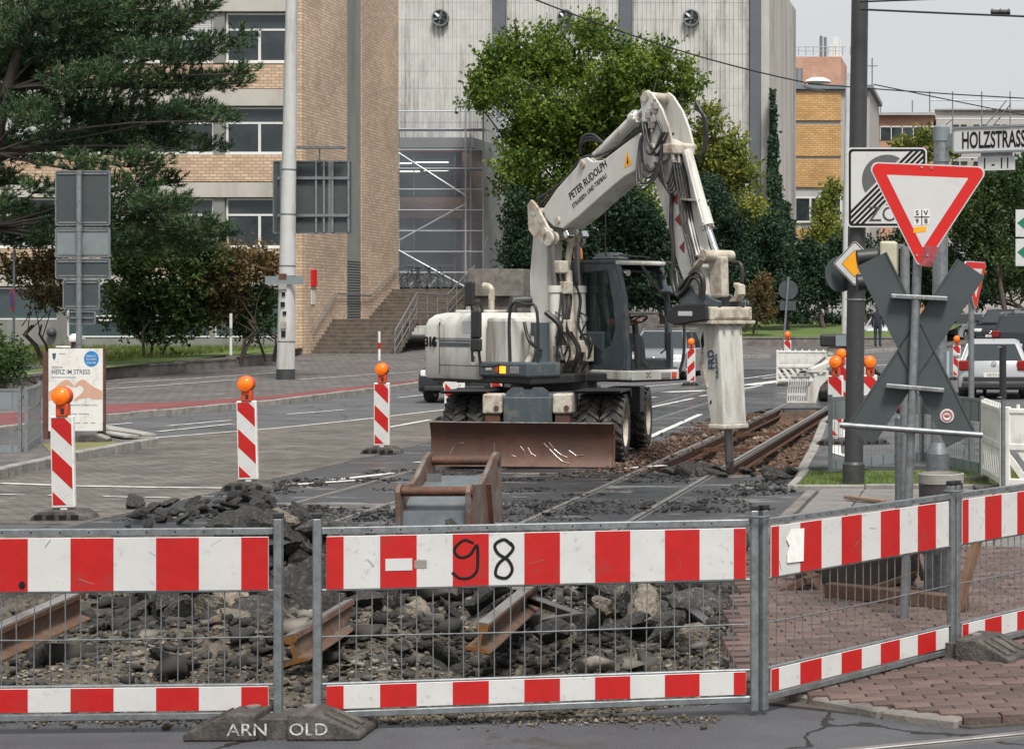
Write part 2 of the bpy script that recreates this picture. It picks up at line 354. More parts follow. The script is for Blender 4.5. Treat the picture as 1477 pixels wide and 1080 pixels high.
PIT_NEAR = jag([(-9.0, 10.05), (-6, 10.02), (-3.6, 10.0), (-2.2, 10.12), (-1.35, 10.45)], .07, .09, 3)
PIT_RIGHT = jag([(-1.35, 10.45), (-1.62, 11.6), (-1.78, 13.0), (-1.95, 15.0), (-2.1, 17.2)], .06, .15, 5)
PIT_FAR = jag([(-2.1, 17.2), (-3.4, 17.9), (-5.0, 17.7), (-6.6, 18.3), (-9.0, 18.6)], .22, .16, 7)
TRENCH = jag([(-5.0, 25.3), (-3.7, 25.15), (-2.42, 24.75)], .14, .12, 9) + jag([(-2.42, 24.75), (-2.62, 28.5), (-3.1, 36), (-3.28, 42.5)], .06, .4, 2)[1:] + \
         jag([(-3.28, 42.5), (-4.9, 42.2)], .15, .2, 4)[1:] + jag([(-4.9, 42.2), (-5.05, 34), (-5.25, 29), (-5.0, 25.3)], .16, .25, 6)[1:-1]

def inside(x, y, poly):
    c = False; n = len(poly); j = n - 1
    for i in range(n):
        xi, yi = poly[i][:2]; xj, yj = poly[j][:2]
        if (yi > y) != (yj > y) and x < (xj - xi) * (y - yi) / (yj - yi) + xi: c = not c
        j = i
    return c
def edge_dist(x, y, poly):
    d = 9
    for i in range(len(poly)):
        ax, ay = poly[i][:2]; bx, by = poly[(i + 1) % len(poly)][:2]
        dx, dy = bx - ax, by - ay; L = dx * dx + dy * dy
        t = 0 if L == 0 else min(1, max(0, ((x - ax) * dx + (y - ay) * dy) / L))
        d = min(d, math.hypot(x - ax - t * dx, y - ay - t * dy))
    return d
PIT = PIT_NEAR + PIT_RIGHT[1:] + PIT_FAR[1:]
PIT_S = [(-9, 10.03), (-3, 10.02), (-1.35, 10.45), (-1.7, 12.2), (-1.95, 15), (-2.1, 17.3), (-4.5, 17.8), (-6.6, 18.3), (-9, 18.6)]
TR_S = [(-5.0, 25.3), (-2.42, 24.8), (-2.62, 28.5), (-3.1, 36), (-3.28, 42.5), (-4.9, 42.2), (-5.05, 34), (-5.25, 29)]
def ground_z(x, y):
    z = -0.035 + rise(x, y)
    if -9.2 < x < -1 and 9.8 < y < 18.9 and inside(x, y, PIT_S):
        e = smooth(0, .55, edge_dist(x, y, PIT_S))
        heap = .34 * math.exp(-((y - 16.2) / 1.3) ** 2) * (0.65 + .5 * fbm(x, y, .8, 3, 21)) + .26 * math.exp(-((x + 5.0) / 1.0) ** 2 - ((y - 13.6) / 1.1) ** 2)
        heap += .16 * math.exp(-((x + 5.75) / .5) ** 2 - ((y - 12.0) / .8) ** 2)
        z = -.035 + e * (-.26 + heap + .16 * fbm(x, y, 1.1, 4, 3)) + .035 * fbm(x, y, 6, 4, 8)
    elif -5.6 < x < -2 and 24.4 < y < 43 and inside(x, y, TR_S):
        e = smooth(0, .3, edge_dist(x, y, TR_S))
        bank = .17 * smooth(-3.35, -2.7, x)
        z = -.04 + e * (-.27 + bank + .10 * fbm(x, y, .9, 4, 13)) + .03 * fbm(x, y, 5, 4, 18)
    return z
xs = sorted(set([-700, -400, -200, -120, -80, -60, -45, -35, -28, -22, -18, -15, -12.5, -10.5, -9.6, -9.2] + [round(-9.1 + .085 * i, 3) for i in range(0, 96)] +
                [-.6, 0, 1, 3, 6, 10, 16, 25, 40, 70, 120, 250, 500]))
ys = sorted(set([-60, -20, -5, 3, 7, 9, 9.6] + [round(9.8 + .075 * i, 3) for i in range(0, 122)] + [19.5, 20.5, 22, 23.5] +
                [round(24.4 + .16 * i, 3) for i in range(0, 117)] + [44, 47] + list(range(50, 140, 4)) + [150, 180, 220, 300, 450, 700, 1200]))
xs, ys = np.array(xs), np.array(ys)
V = [(x, y, ground_z(x, y)) for y in ys for x in xs]; nx = len(xs)
F = np.array([(j * nx + i, j * nx + i + 1, (j + 1) * nx + i + 1, (j + 1) * nx + i) for j in range(len(ys) - 1) for i in range(nx - 1)])

def soil_material():
    m = bpy.data.materials.new('dug_soil_and_gravel'); m.use_nodes = True; t = m.node_tree; N, L = t.nodes, t.links; p = N['Principled BSDF']
    p.inputs['Roughness'].default_value = .95
    tc = N.new('ShaderNodeTexCoord'); sp = N.new('ShaderNodeSeparateXYZ'); L.new(tc.outputs['Object'], sp.inputs[0])
    def ramp(src, stops):
        r = N.new('ShaderNodeValToRGB'); e = r.color_ramp.elements
        while len(e) < len(stops): e.new(.5)
        for i, (q, c) in enumerate(stops): e[i].position = q; e[i].color = (*c, 1)
        L.new(src, r.inputs[0]); return r.outputs[0]
    n1 = N.new('ShaderNodeTexNoise'); n1.inputs['Scale'].default_value = 2.2; n1.inputs['Detail'].default_value = 9; n1.inputs['Roughness'].default_value = .75; L.new(tc.outputs['Object'], n1.inputs[0])
    vo = N.new('ShaderNodeTexVoronoi'); vo.inputs['Scale'].default_value = 26; L.new(tc.outputs['Object'], vo.inputs[0])
    gravel = ramp(n1.outputs[0], [(.30, (.018, .016, .013)), (.45, (.055, .046, .035)), (.58, (.11, .094, .071)), (.75, (.22, .195, .155))])
    peb = N.new('ShaderNodeMix'); peb.data_type = 'RGBA'; peb.blend_type = 'OVERLAY'; peb.inputs[0].default_value = .6; bwn = N.new('ShaderNodeRGBToBW'); L.new(vo.outputs['Color'], bwn.inputs[0]); L.new(gravel, peb.inputs[6]); L.new(bwn.outputs[0], peb.inputs[7])
    hsv = N.new('ShaderNodeHueSaturation'); hsv.inputs['Saturation'].default_value = .95; L.new(peb.outputs[2], hsv.inputs['Color'])
    brown = ramp(n1.outputs[0], [(.30, (.036, .023, .016)), (.50, (.085, .054, .036)), (.68, (.165, .112, .078))])
    mr = N.new('ShaderNodeMapRange'); mr.inputs[1].default_value = 20; mr.inputs[2].default_value = 22; L.new(sp.outputs[1], mr.inputs[0])
    mm = N.new('ShaderNodeMix'); mm.data_type = 'RGBA'; L.new(mr.outputs[0], mm.inputs[0]); L.new(hsv.outputs[0], mm.inputs[6]); L.new(brown, mm.inputs[7])
    L.new(mm.outputs[2], p.inputs['Base Color'])
    n2 = N.new('ShaderNodeTexNoise'); n2.inputs['Scale'].default_value = 28; n2.inputs['Detail'].default_value = 6; L.new(tc.outputs['Object'], n2.inputs[0])
    ad = N.new('ShaderNodeMath'); ad.operation = 'ADD'; L.new(n2.outputs[0], ad.inputs[0]); L.new(vo.outputs[0], ad.inputs[1])
    b = N.new('ShaderNodeBump'); b.inputs['Strength'].default_value = .9; b.inputs['Distance'].default_value = .03; L.new(ad.outputs[0], b.inputs['Height']); L.new(b.outputs[0], p.inputs['Normal'])
    return m
M['soil'] = soil_material()
tag(mesh_np('ground', np.array(V), F, M['soil'], sm=True), kind='structure')

def asphalt(name, c1, c2, rough=.85, patch=None, pscale=1.2, pamt=.3, rmin=None, sx=1.0, cracks=0.0, speck=.4):
    m = bpy.data.materials.new(name); m.use_nodes = True; t = m.node_tree; N, L = t.nodes, t.links; p = N['Principled BSDF']
    p.inputs['Roughness'].default_value = rough; p.inputs['Specular IOR Level'].default_value = .45
    tc = N.new('ShaderNodeTexCoord'); mp = N.new('ShaderNodeMapping'); mp.inputs['Scale'].default_value = (sx, 1, 1); L.new(tc.outputs['Object'], mp.inputs[0])
    n1 = N.new('ShaderNodeTexNoise'); n1.inputs['Scale'].default_value = .7; n1.inputs['Detail'].default_value = 10; n1.inputs['Roughness'].default_value = .72; L.new(mp.outputs[0], n1.inputs[0])
    r = N.new('ShaderNodeValToRGB'); r.color_ramp.elements[0].position = .32; r.color_ramp.elements[1].position = .68
    r.color_ramp.elements[0].color = (*c1, 1); r.color_ramp.elements[1].color = (*c2, 1); L.new(n1.outputs[0], r.inputs[0]); out = r.outputs[0]
    n2 = N.new('ShaderNodeTexNoise'); n2.inputs['Scale'].default_value = 90; n2.inputs['Detail'].default_value = 3; L.new(tc.outputs['Object'], n2.inputs[0])
    ov = N.new('ShaderNodeMix'); ov.data_type = 'RGBA'; ov.blend_type = 'OVERLAY'; ov.inputs[0].default_value = speck; L.new(out, ov.inputs[6]); L.new(n2.outputs[0], ov.inputs[7]); out = ov.outputs[2]
    if patch:
        n3 = N.new('ShaderNodeTexNoise'); n3.inputs['Scale'].default_value = pscale; n3.inputs['Detail'].default_value = 9; n3.inputs['Roughness'].default_value = .68; n3.inputs['Distortion'].default_value = .6; L.new(mp.outputs[0], n3.inputs[0])
        r3 = N.new('ShaderNodeValToRGB'); r3.color_ramp.elements[0].position = .66 - pamt * .25; r3.color_ramp.elements[1].position = .70 - pamt * .22; L.new(n3.outputs[0], r3.inputs[0])
        mm = N.new('ShaderNodeMix'); mm.data_type = 'RGBA'; L.new(r3.outputs[0], mm.inputs[0]); L.new(out, mm.inputs[6]); mm.inputs[7].default_value = (*patch, 1); out = mm.outputs[2]
    if cracks:
        vo = N.new('ShaderNodeTexVoronoi'); vo.feature = 'DISTANCE_TO_EDGE'; vo.inputs['Scale'].default_value = .55
        nd = N.new('ShaderNodeTexNoise'); nd.inputs['Scale'].default_value = 3; nd.inputs['Detail'].default_value = 5; L.new(tc.outputs['Object'], nd.inputs[0])
        mv = N.new('ShaderNodeMix'); mv.data_type = 'RGBA'; mv.inputs[0].default_value = .25; L.new(tc.outputs['Object'], mv.inputs[6]); L.new(nd.outputs['Color'], mv.inputs[7]); L.new(mv.outputs[2], vo.inputs[0])
        lt = N.new('ShaderNodeMath'); lt.operation = 'LESS_THAN'; lt.inputs[1].default_value = cracks; L.new(vo.outputs[0], lt.inputs[0])
        mk = N.new('ShaderNodeMix'); mk.data_type = 'RGBA'; L.new(lt.outputs[0], mk.inputs[0]); L.new(out, mk.inputs[6]); mk.inputs[7].default_value = (.012, .012, .012, 1); out = mk.outputs[2]
    L.new(out, p.inputs['Base Color'])
    if rmin is not None:
        mr = N.new('ShaderNodeMapRange'); mr.inputs[1].default_value = .35; mr.inputs[2].default_value = .65; mr.inputs[3].default_value = rmin; mr.inputs[4].default_value = rough
        L.new(n1.outputs[0], mr.inputs[0]); L.new(mr.outputs[0], p.inputs['Roughness'])
    b = N.new('ShaderNodeBump'); b.inputs['Strength'].default_value = .45; b.inputs['Distance'].default_value = .012
    L.new(n2.outputs[0], b.inputs['Height']); L.new(b.outputs[0], p.inputs['Normal'])
    return m
M['asph'] = asphalt('street_asphalt', (.055, .057, .061), (.115, .116, .119), .8, patch=(.050, .051, .054), pscale=.5, pamt=.3, cracks=.005, speck=.5)
M['asph_near'] = asphalt('near_asphalt', (.040, .042, .050), (.082, .084, .092), .75, patch=(.045, .042, .038), pamt=.25, rmin=.45, cracks=.006, speck=.6)
M['asph_tram'] = asphalt('wet_scraped_track_asphalt', (.009, .010, .013), (.046, .050, .057), .55, patch=(.19, .185, .175), pscale=2.2, pamt=.36, rmin=.16, sx=.36, cracks=.003, speck=.55)
M['bike'] = asphalt('red_cycle_path', (.13, .032, .034), (.21, .062, .060), .85, patch=(.09, .05, .05), pamt=.15)
M['slabm'] = mat('footpath_slab', (.17, .16, .15), .8, var=.25, scale=5, bump=.2, dirt=(.09, .085, .08), dscale=3, damt=.5, rnd=.18)
M['paver_red'] = mat('red_clay_paver', (.078, .047, .040), .85, var=.35, scale=9, col2=(.140, .092, .080), bump=.5, bscale=45, dirt=(.085, .074, .066), dscale=9, damt=.55, rnd=.32)
M['cobble'] = brick_mat('grey_paver_lane', (.100, .088, .077), (.165, .146, .126), (.040, .036, .032), .22, .11, .010, .5, .85, 'XY', rot=.15, dirt=(.036, .034, .033), damt=.55, big=.6, blotch=.4)
M['flag'] = brick_mat('grey_footpath_pavers', (.082, .075, .072), (.125, .113, .106), (.03, .029, .027), .3, .3, .012, .4, .75, 'XY', rot=.1, dirt=(.26, .25, .24), damt=.20, big=.45, blotch=.35)
M['kerb'] = mat('kerbstone', (.25, .24, .22), .85, var=.2, scale=5, bump=.25, dirt=(.11, .10, .09), dscale=4, damt=.5)
M['paint'] = mat('road_marking_paint', (.62, .61, .58), .7, var=.1, scale=10, dirt=(.20, .195, .19), dscale=5, damt=.55, det=9)
M['grass'] = mat('lawn', (.045, .085, .014), .9, var=.5, scale=1.3, col2=(.115, .165, .035), bump=.6, bscale=60)

def sheet(name, outer, z, m, holes=(), skirt=.10, parent=None):
    rings = [[Vector((p[0], p[1], 0)) for p in r] for r in [outer] + list(holes)]
    tri = geometry.tessellate_polygon(rings); flat = [p for r in rings for p in r]
    bm = bmesh.new(); vs = [bm.verts.new(p) for p in flat]
    for t in tri:
        try: bm.faces.new([vs[i] for i in t])
        except ValueError: pass
    bmesh.ops.recalc_face_normals(bm, faces=bm.faces)
    for f in bm.faces:
        if f.normal.z < 0: f.normal_flip()
    y1 = max(p.y for p in flat)
    for yy in list(np.arange(52, 96, 4)):
        if yy < y1: bmesh.ops.bisect_plane(bm, geom=bm.verts[:] + bm.edges[:] + bm.faces[:], plane_co=(0, yy, 0), plane_no=(0, 1, 0))
    for v in bm.verts: v.co.z = z + rise(0, v.co.y)
    if skirt:
        be = [e for e in bm.edges if e.is_boundary]
        r = bmesh.ops.extrude_edge_only(bm, edges=be)
        for g in r['geom']:
            if isinstance(g, bmesh.types.BMVert): g.co.z -= skirt
        bmesh.ops.recalc_face_normals(bm, faces=bm.faces)
        top = max(bm.faces, key=lambda f: abs(f.normal.z) * f.calc_area())
        if top.normal.z < 0: bmesh.ops.reverse_faces(bm, faces=bm.faces)
    me = bpy.data.meshes.new(name); bm.to_mesh(me); bm.free(); me.materials.append(m)
    o = bpy.data.objects.new(name, me); COL.objects.link(o)
    if parent is not None: o.parent = parent
    else: o['kind'] = 'structure'
    return o
def G(pts, z=0): return [gp(u, v, z) for u, v in pts]

KERB = G([(-120, 652), (0, 626), (151, 607), (300, 593.5), (400, 584), (520, 569), (600, 558), (720, 542), (850, 529), (1000, 520), (1118, 515.5), (1240, 510), (1330, 505)])
# near street in front of the barrier
sheet('street_near', [(-14, -8), (6, -8), (9, 13.7), (5.0, 11.95), (1.6, 10.5), (.35, 9.95), (-.10, 9.78), (-.50, 10.02)] + list(reversed(PIT_NEAR)) + [(-14, 10.05)], 0.0, M['asph_near'])
# main street with the dug trench and pit left open
main = [(-14.5, 18.9)] + [(-9.0, 18.6)] + list(reversed(PIT_FAR))[1:] + [(-2.1, 17.0), (-1.2, 16.2), (5.0, 16.2), (5.0, 12.05), (14, 15.6), (20, 60), (24, 105), (KERB[-1][0] + 4, KERB[-1][1] + 12)] + list(reversed(KERB))
sheet('street', main, 0.0, M['asph'], [TRENCH])
# tram track bed, darker asphalt
bed = [(-9.02, 18.62)] + list(reversed(PIT_FAR))[1:] + [(-2.12, 17.3), (-2.14, 22.4), (-2.40, 24.6)]
TRR = [p for p in TRENCH]
k = max(range(len(TRR)), key=lambda i: -((TRR[i][0] + 2.42) ** 2 + (TRR[i][1] - 24.75) ** 2))
sheet('tram_track_bed', [(-9.0, 18.66)] + [(x, y + .02) for x, y in list(reversed(PIT_FAR))[1:]] + [(-2.12, 17.22), (-2.14, 22.4), (-2.34, 24.5), (-2.36, 24.9), (-2.55, 28.6), (-3.03, 36), (-3.2, 43), (-3.3, 52), (-3.6, 66), (-8.6, 66), (-8.8, 52), (-9.0, 40)], 0.005, M['asph_tram'], [[(x, y) for x, y in TRENCH]], skirt=.03)
# paved lane on the left
LANE = G([(-120, 757), (-120, 648), (0, 641), (197, 634), (330, 624), (400, 618), (508, 607), (641, 591)])
sheet('paved_lane', [(-15.5, 19.2), (-15.5, 27)] + [(-15.2, 31.0)] + LANE[3:] + [(-9.02, 41.8), (-9.02, 19.2)], 0.006, M['cobble'], skirt=.02)
# street kerb, cycle path and footpath on the far left side
sheet('footpath', KERB + [(KERB[-1][0] + 4, KERB[-1][1] + 12), (-4, 120), (-60, 120), (-60, 30)], .12, M['flag'], skirt=.12)
bk0 = [(x - .2, y + .12) for x, y in KERB[:8]]; bk1 = G([(720, 534.5), (600, 548), (520, 557), (400, 570), (300, 578), (151, 584), (0, 597), (-120, 612)], .12)
sheet('cycle_path', bk0 + bk1, .126, M['bike'], skirt=0)
kroot = bpy.data.objects.new('kerb', None); COL.objects.link(kroot); kroot['kind'] = 'structure'
def kerb_run(line, h=.135, wd=.16, step=1.0, parent=kroot, name='kerbstone', m=None, zfun=None):
    for i in range(len(line) - 1):
        a, b = Vector((*line[i], 0)), Vector((*line[i + 1], 0)); L = (b - a).length; n = max(1, round(L / step))
        for k in range(n):
            p, q = a.lerp(b, k / n), a.lerp(b, (k + 1) / n); d = (q - p).normalized() * .006
            p, q = p + d, q - d; zz = gz((p.y + q.y) / 2); j = random.uniform(-.006, .006)
            mb = MB(); c = (p + q) / 2
            p.z = q.z = zz + h / 2 - .05 + j; mb.beam(p, q, wd, h + .10); o = mb.build(name, m or M['kerb'], parent, sm=0, bevel=.012, seg=1)
kerb_run(KERB)
# left traffic island
isl = G([(-120, 722), (0, 690), (120, 662), (197, 648), (222, 644.5)], 0); isl2 = G([(205, 640), (120, 642), (0, 648), (-120, 660)], 0)
sheet('traffic_island', isl + isl2, .12, M['flag'], skirt=.12)
kerb_run(isl); kerb_run([isl[-1]] + isl2[:2])
tag(sheet('island_verge', G([(75, 655), (150, 645), (185, 640), (150, 636), (60, 640)], .12), .128, mat('worn_verge', (.13, .11, .05), .95, var=.4, scale=3, col2=(.17, .18, .06), bump=.5), skirt=0))

# ---- brick footpath on the right: every paver near the barrier is a piece of its own
bp_poly = [(-.50, 10.02), (-.10, 9.78), (.35, 9.95), (1.6, 10.5), (5.0, 11.95), (5.0, 17.0)] + list(reversed(PIT_RIGHT))
foot_r = sheet('brick_footpath', bp_poly, .012, mat('paver_bedding_sand', (.07, .06, .05), .95, var=.3), skirt=.15)
pm = MB(); pm.box((0, 0, 0), (.193, .093, .06)); pme = pm.mesh('paver', M['paver_red'], 0)
bm = bmesh.new(); bm.from_mesh(pme); bmesh.ops.bevel(bm, geom=[e for e in bm.edges if all(v.co.z > 0 for v in e.verts)], offset=.006, segments=1, affect='EDGES'); bm.to_mesh(pme); bm.free()
cells = []; rot = .22; R2 = Matrix.Rotation(rot, 2)
for j in range(-40, 120):
    for i in range(-30, 60):
        p = R2 @ Vector((i * .2 + (.1 if j % 2 else 0), j * .1)) + Vector((-.4, 9.6))
        if p.y > 16.9 or p.x > 3.2 or p.y < 9.5: continue
        if inside(p.x, p.y, bp_poly) and edge_dist(p.x, p.y, bp_poly) > .05: cells.append(p)
cells.sort(key=lambda p: p.y + max(0, p.x - .25 - .02 * (p.y - 10)) * 40)
rest_v, rest_f = [], []
pv = [v.co.copy() for v in pme.vertices]; pf = [tuple(f.vertices) for f in pme.polygons]
rest = MB()
for n, p in enumerate(cells):
    z = .030 + .006 * fbm(p.x, p.y, 1.5, 2, 4) + random.uniform(-.004, .004)
    E_ = Matrix.Translation((p.x, p.y, z)) @ Matrix.Rotation(rot + random.uniform(-.02, .02), 4, 'Z') @ Matrix.Rotation(random.uniform(-.025, .025), 4, 'X')
    if n < 300:
        o = bpy.data.objects.new('paver', pme); COL.objects.link(o); o.parent = foot_r; o.matrix_local = E_
    else: rest.add([E_ @ v for v in pv], pf)
tag(rest.build('paver_field', M['paver_red'], foot_r, 0), kind='stuff')
kr2 = bpy.data.objects.new('footpath_edging', None); COL.objects.link(kr2); kr2['kind'] = 'structure'
kerb_run([(-1.05, 10.5), (-.55, 10.06), (-.15, 9.83)], .05, .10, .5, kr2, 'edging_stone', M['concd'])
# ---- slab footpath behind it
foot_s = sheet('slab_footpath', [(-2.1, 17.02), (1.9, 17.02), (1.9, 22.55), (-2.12, 22.55)], .02, mat('slab_bedding', (.05, .05, .045), .95), skirt=.12)
kk = 0
for j in range(11):
    for i in range(8):
        x0, y0 = -1.98 + i * .5, 17.05 + j * .5; mb = MB(); mb.box((0, 0, 0), (.484, .484, .05))
        o = mb.build('slab', M['slabm'], foot_s, 0, bevel=.008, seg=1, loc=(x0 + .25, y0 + .25, .022 + random.uniform(-.004, .004)))
kerb_run([(-2.08, 17.1), (-2.08, 22.5)], .05, .12, .8, kr2, 'edging_stone', M['concd'])
# ---- grass patch with edging
sheet('grass_patch', [(-2.28, 22.75), (1.9, 22.75), (1.9, 25.3), (-2.42, 25.1)], .05, M['grass'], skirt=.1)
kerb_run([(-2.32, 22.66), (1.9, 22.66)], .09, .10, .8, kr2, 'edging_stone'); kerb_run([(-2.34, 22.7), (-2.38, 24.9)], .09, .10, .8, kr2, 'edging_stone')
# ---- raised asphalt island right of the trench
RI = [(-2.38, 25.2), (-.4, 25.4), (-.4, 40), (-3.0, 42), (-3.05, 36.2), (-2.56, 28.6)]
sheet('refuge_island', RI, .09, M['asph'], skirt=.12)
kerb_run([(-2.44, 25.1), (-2.62, 28.6), (-3.1, 36), (-3.15, 42)], .10, .14, .9, kr2, 'kerbstone')

# ---- painted markings
PAINT = []
def stripe(pts, w, z=.012, name='road_marking'):
    pts = [Vector(p) for p in pts]; L, Rr = [], []
    for i, p in enumerate(pts):
        d = (pts[min(i + 1, len(pts) - 1)] - pts[max(0, i - 1)]).normalized(); n = Vector((-d.y, d.x)) * w / 2
        L.append(tuple(p + n)); Rr.append(tuple(p - n))
    o = sheet(name, L + list(reversed(Rr)), z, M['paint'], skirt=0); return o
stripe(G([(0, 698), (110, 702), (230, 704), (335, 705)]), .11, .014)
for u in (0, 70, 150, 210): stripe(G([(u, 714 + u * .02), (u + 35, 715 + u * .02)]), .06, .014)
stripe(G([(197, 634), (400, 618), (508, 607), (641, 591.5)]), .10, .012)
for a in ([(229, 623), (334, 612)], [(414, 598), (497, 591.5)], [(575, 574), (640, 567)], [(150, 614), (190, 610.5)], [(240, 615), (334, 606.5)]): stripe(G(a), .11, .012)
for a in ([(900, 596), (1000, 575)], [(1010, 572), (1100, 556)], [(905, 560), (1000, 552)], [(930, 634), (1010, 598)], [(560, 617), (620, 606)]): stripe(G(a), .12, .012)
for a in ([(960, 566), (1060, 562)], [(1075, 556), (1140, 548)], [(905, 575), (940, 573)]): stripe(G(a), .5, .012)
stripe([(-1.35, 26.3), (-1.9, 26.6), (-2.2, 27.6), (-2.35, 29.5), (-2.5, 33)], .12, .10)
for a in ([(1100, 546), (1200, 535)], [(1260, 528), (1340, 521)], [(1060, 548), (1150, 536)]): stripe(G(a), .12, .012)
for a in ([(600, 668), (640, 664)], [(480, 693), (570, 683)], [(420, 700), (520, 693)], [(900, 676), (960, 672)]): stripe(G(a), .16, .012)
for a in ([(150, 562), (340, 548)], [(170, 553), (400, 538)], [(520, 541), (600, 537)], [(430, 548), (520, 542)]): stripe(G(a, .12), .10, .135)

# ---- tram rails set in the street
def tram_rail(x0, y0, y1, label, lean=0.0, exposed=False, rz=0, ox=None):
    r = thing('tram_rail', label, 'rail', (x0, y0, 0), rz, 'tram rails in the street'); L = y1 - y0
    h = MB(); h.bb(-.034, .022, 0, L, -.03, .016); h.build('rail_head', M['rail_head'], r, 0, bevel=.004, seg=1)
    g = MB(); g.bb(.022, .058, 0, L, -.03, .0075); g.build('groove', M['ink'], r, 0)
    q = MB(); q.bb(.058, .078, 0, L, -.03, .014); q.build('guard_lip', M['rail_head'], r, 0)
    wb = MB(); wb.bb(-.010, .014, 0, L, -.145, -.03); wb.bb(-.075, .09, 0, L, -.17, -.145); wb.build('web_and_foot', M['rust'], r, 0)
    return r
M['rail_head'] = mat('worn_rail_steel', (.36, .35, .335), .34, .75, .2, 12, dirt=(.11, .065, .045), dscale=3, damt=.38)
tram_rail(-7.62, 18.6, 62, 'outer groove rail of the unbroken track under the excavator')
tram_rail(-6.56, 18.3, 62, 'inner groove rail of the unbroken track behind the bucket')
tram_rail(-4.66, 17.9, 60, 'groove rail along the excavator side of the dug trench')
tram_rail(-3.62, 17.9, 60, 'groove rail beside the chisel running through the trench')
tr = tram_rail(0, 0, 4.0, 'groove rail crossing the near street corner beside the pavers', rz=math.radians(-66)); tr.location = (-1.3, 8.99, 0); tr['group'] = ''; del tr['group']
for y in (26.3, 27.6, 31, 35):
    mb = MB(); mb.bb(-4.6, -3.66, y, y + .05, -.13, -.07); tag(mb.build('tie_bar', M['rust'], None, 0), 'rusty flat tie bar between the rails in the trench', 'tie bar', 'tie bars in the trench')
# ================================================================== BUILDINGS
M['tanbrick'] = brick_mat('tan_brick', (.44, .30, .20), (.60, .44, .31), (.30, .225, .16), .30, .12, .018, .25, .9, 'XZ', dirt=(.25, .185, .13), damt=.3, big=.16, blotch=.12)
M['tanbrick_y'] = brick_mat('tan_brick_return', (.43, .31, .22), (.58, .44, .33), (.29, .225, .17), .30, .12, .018, .25, .9, 'YZ', dirt=(.27, .20, .14), damt=.4, big=.2, blotch=.22)
M['band'] = mat('pale_render_band', (.44, .42, .375), .85, var=.08, scale=1.2, dirt=(.30, .28, .24), dscale=.8, damt=.4, streak=True)
M['gconc'] = mat('grey_green_render', (.20, .205, .185), .85, var=.1, scale=1.0, dirt=(.13, .13, .115), dscale=.6, damt=.45, streak=True)
M['frame'] = mat('white_window_frame', (.62, .62, .60), .5, var=.06)
M['winglass'] = mat('window_glass', (.008, .012, .014), .06, scale=.5, col2=(.050, .064, .074), spec=.6)
M['winblue'] = mat('strip_window_glass', (.035, .060, .062), .08, var=.25, scale=.5, spec=.8)
M['blind'] = mat('window_blind', (.55, .56, .56), .7, var=.05)
M['darkpanel'] = mat('dark_grey_panel', (.055, .060, .066), .6, var=.15, scale=2)
M['slot'] = mat('slot_panel', (.16, .17, .165), .7, var=.12, scale=1.5)
M['stepm'] = mat('dark_stone_step', (.105, .085, .065), .9, var=.3, scale=4, bump=.2, dirt=(.05, .045, .04), dscale=3, damt=.5)

def window_unit(parent, x0, x1, z0, z1, y, blind=False, panes=2):
    wd = MB(); t = .075
    wd.bb(x0, x1, y, y + .02, z0, z1)
    wn = wd.build('window', M['darkpanel'], parent, 0)
    f = MB(); d0, d1 = y - .06, y - .003; zt = z0 + (z1 - z0) * .66; xm = (x0 + x1) / 2
    for a in (x0, x1 - t): f.bb(a, a + t, d0, d1, z0, z1)
    for a, b in ((z0, z0 + t), (zt - .04, zt + .04), (z1 - t, z1)): f.bb(x0 + t, x1 - t, d0, d1, a, b)
    for k in range(1, panes):
        xx = x0 + (x1 - x0) * k / panes; f.bb(xx - .05, xx + .05, d0 + .002, d1, z0 + t, zt - .04)
    f.bb(x0 - .05, x1 + .05, d0 - .06, d0 - .002, z0 - .05, z0 + .025)
    f.build('frame', M['frame'], wn, 0)
    xs_ = [x0 + t + (x1 - x0 - 2 * t) * k / panes for k in range(panes + 1)]
    for k in range(panes):
        p = MB(); p.bb(xs_[k] + .045, xs_[k + 1] - .045, y - .035, y - .022, z0 + t + .003, zt - .043); p.build('pane', M['winglass'], wn, 0)
    p = MB(); p.bb(x0 + t + .003, x1 - t - .003, y - .035, y - .022, zt + .043, z1 - t - .003); p.build('pane', M['winglass'], wn, 0)
    if blind:
        p = MB(); n = int((z1 - z0) * .55 / .07)
        for k in range(n): p.bb(x0 + .1, x1 - .1, y - .075, y - .062, z1 - .08 - k * .07 - .055, z1 - .08 - k * .07)
        p.build('blind', M['blind'], wn, 0)
    return wn

# ---- office block behind the pine
ob = thing('office_building', 'tan brick office block with window bands and a tall brick stair wing', 'building', (-32, 75, 0))
ox, oy = 32, -75
def P(mb, name, m, **k): mb.M = Matrix.Translation((ox, oy, 0)); return mb.build(name, m, ob, k.pop('sm', 0), **k)
def Pw(o): o.location = (ox, oy, 0)
XL, XR, FY = -46.0, -26.62, 75.0
mb = MB(); mb.bb(XL, XR - .02, FY + .22, FY + 12, 0, 20); P(mb, 'core_wall', M['gconc'])
for z0, z1 in ((11.66, 10.73), (8.17, 7.14), (4.52, 3.57), (15.4, 14.9)):
    mb = MB(); mb.bb(XL, -27.02, FY - .04, FY + .22, z1, z0); P(mb, 'brick_spandrel', M['tanbrick'])
for z0, z1 in ((10.70, 10.06), (7.10, 6.53), (14.9, 13.70), (3.54, 3.1)):
    mb = MB(); mb.bb(XL, -26.9, FY - .08, FY + .22, z1, z0); P(mb, 'render_band', M['band'])
r_i = 0
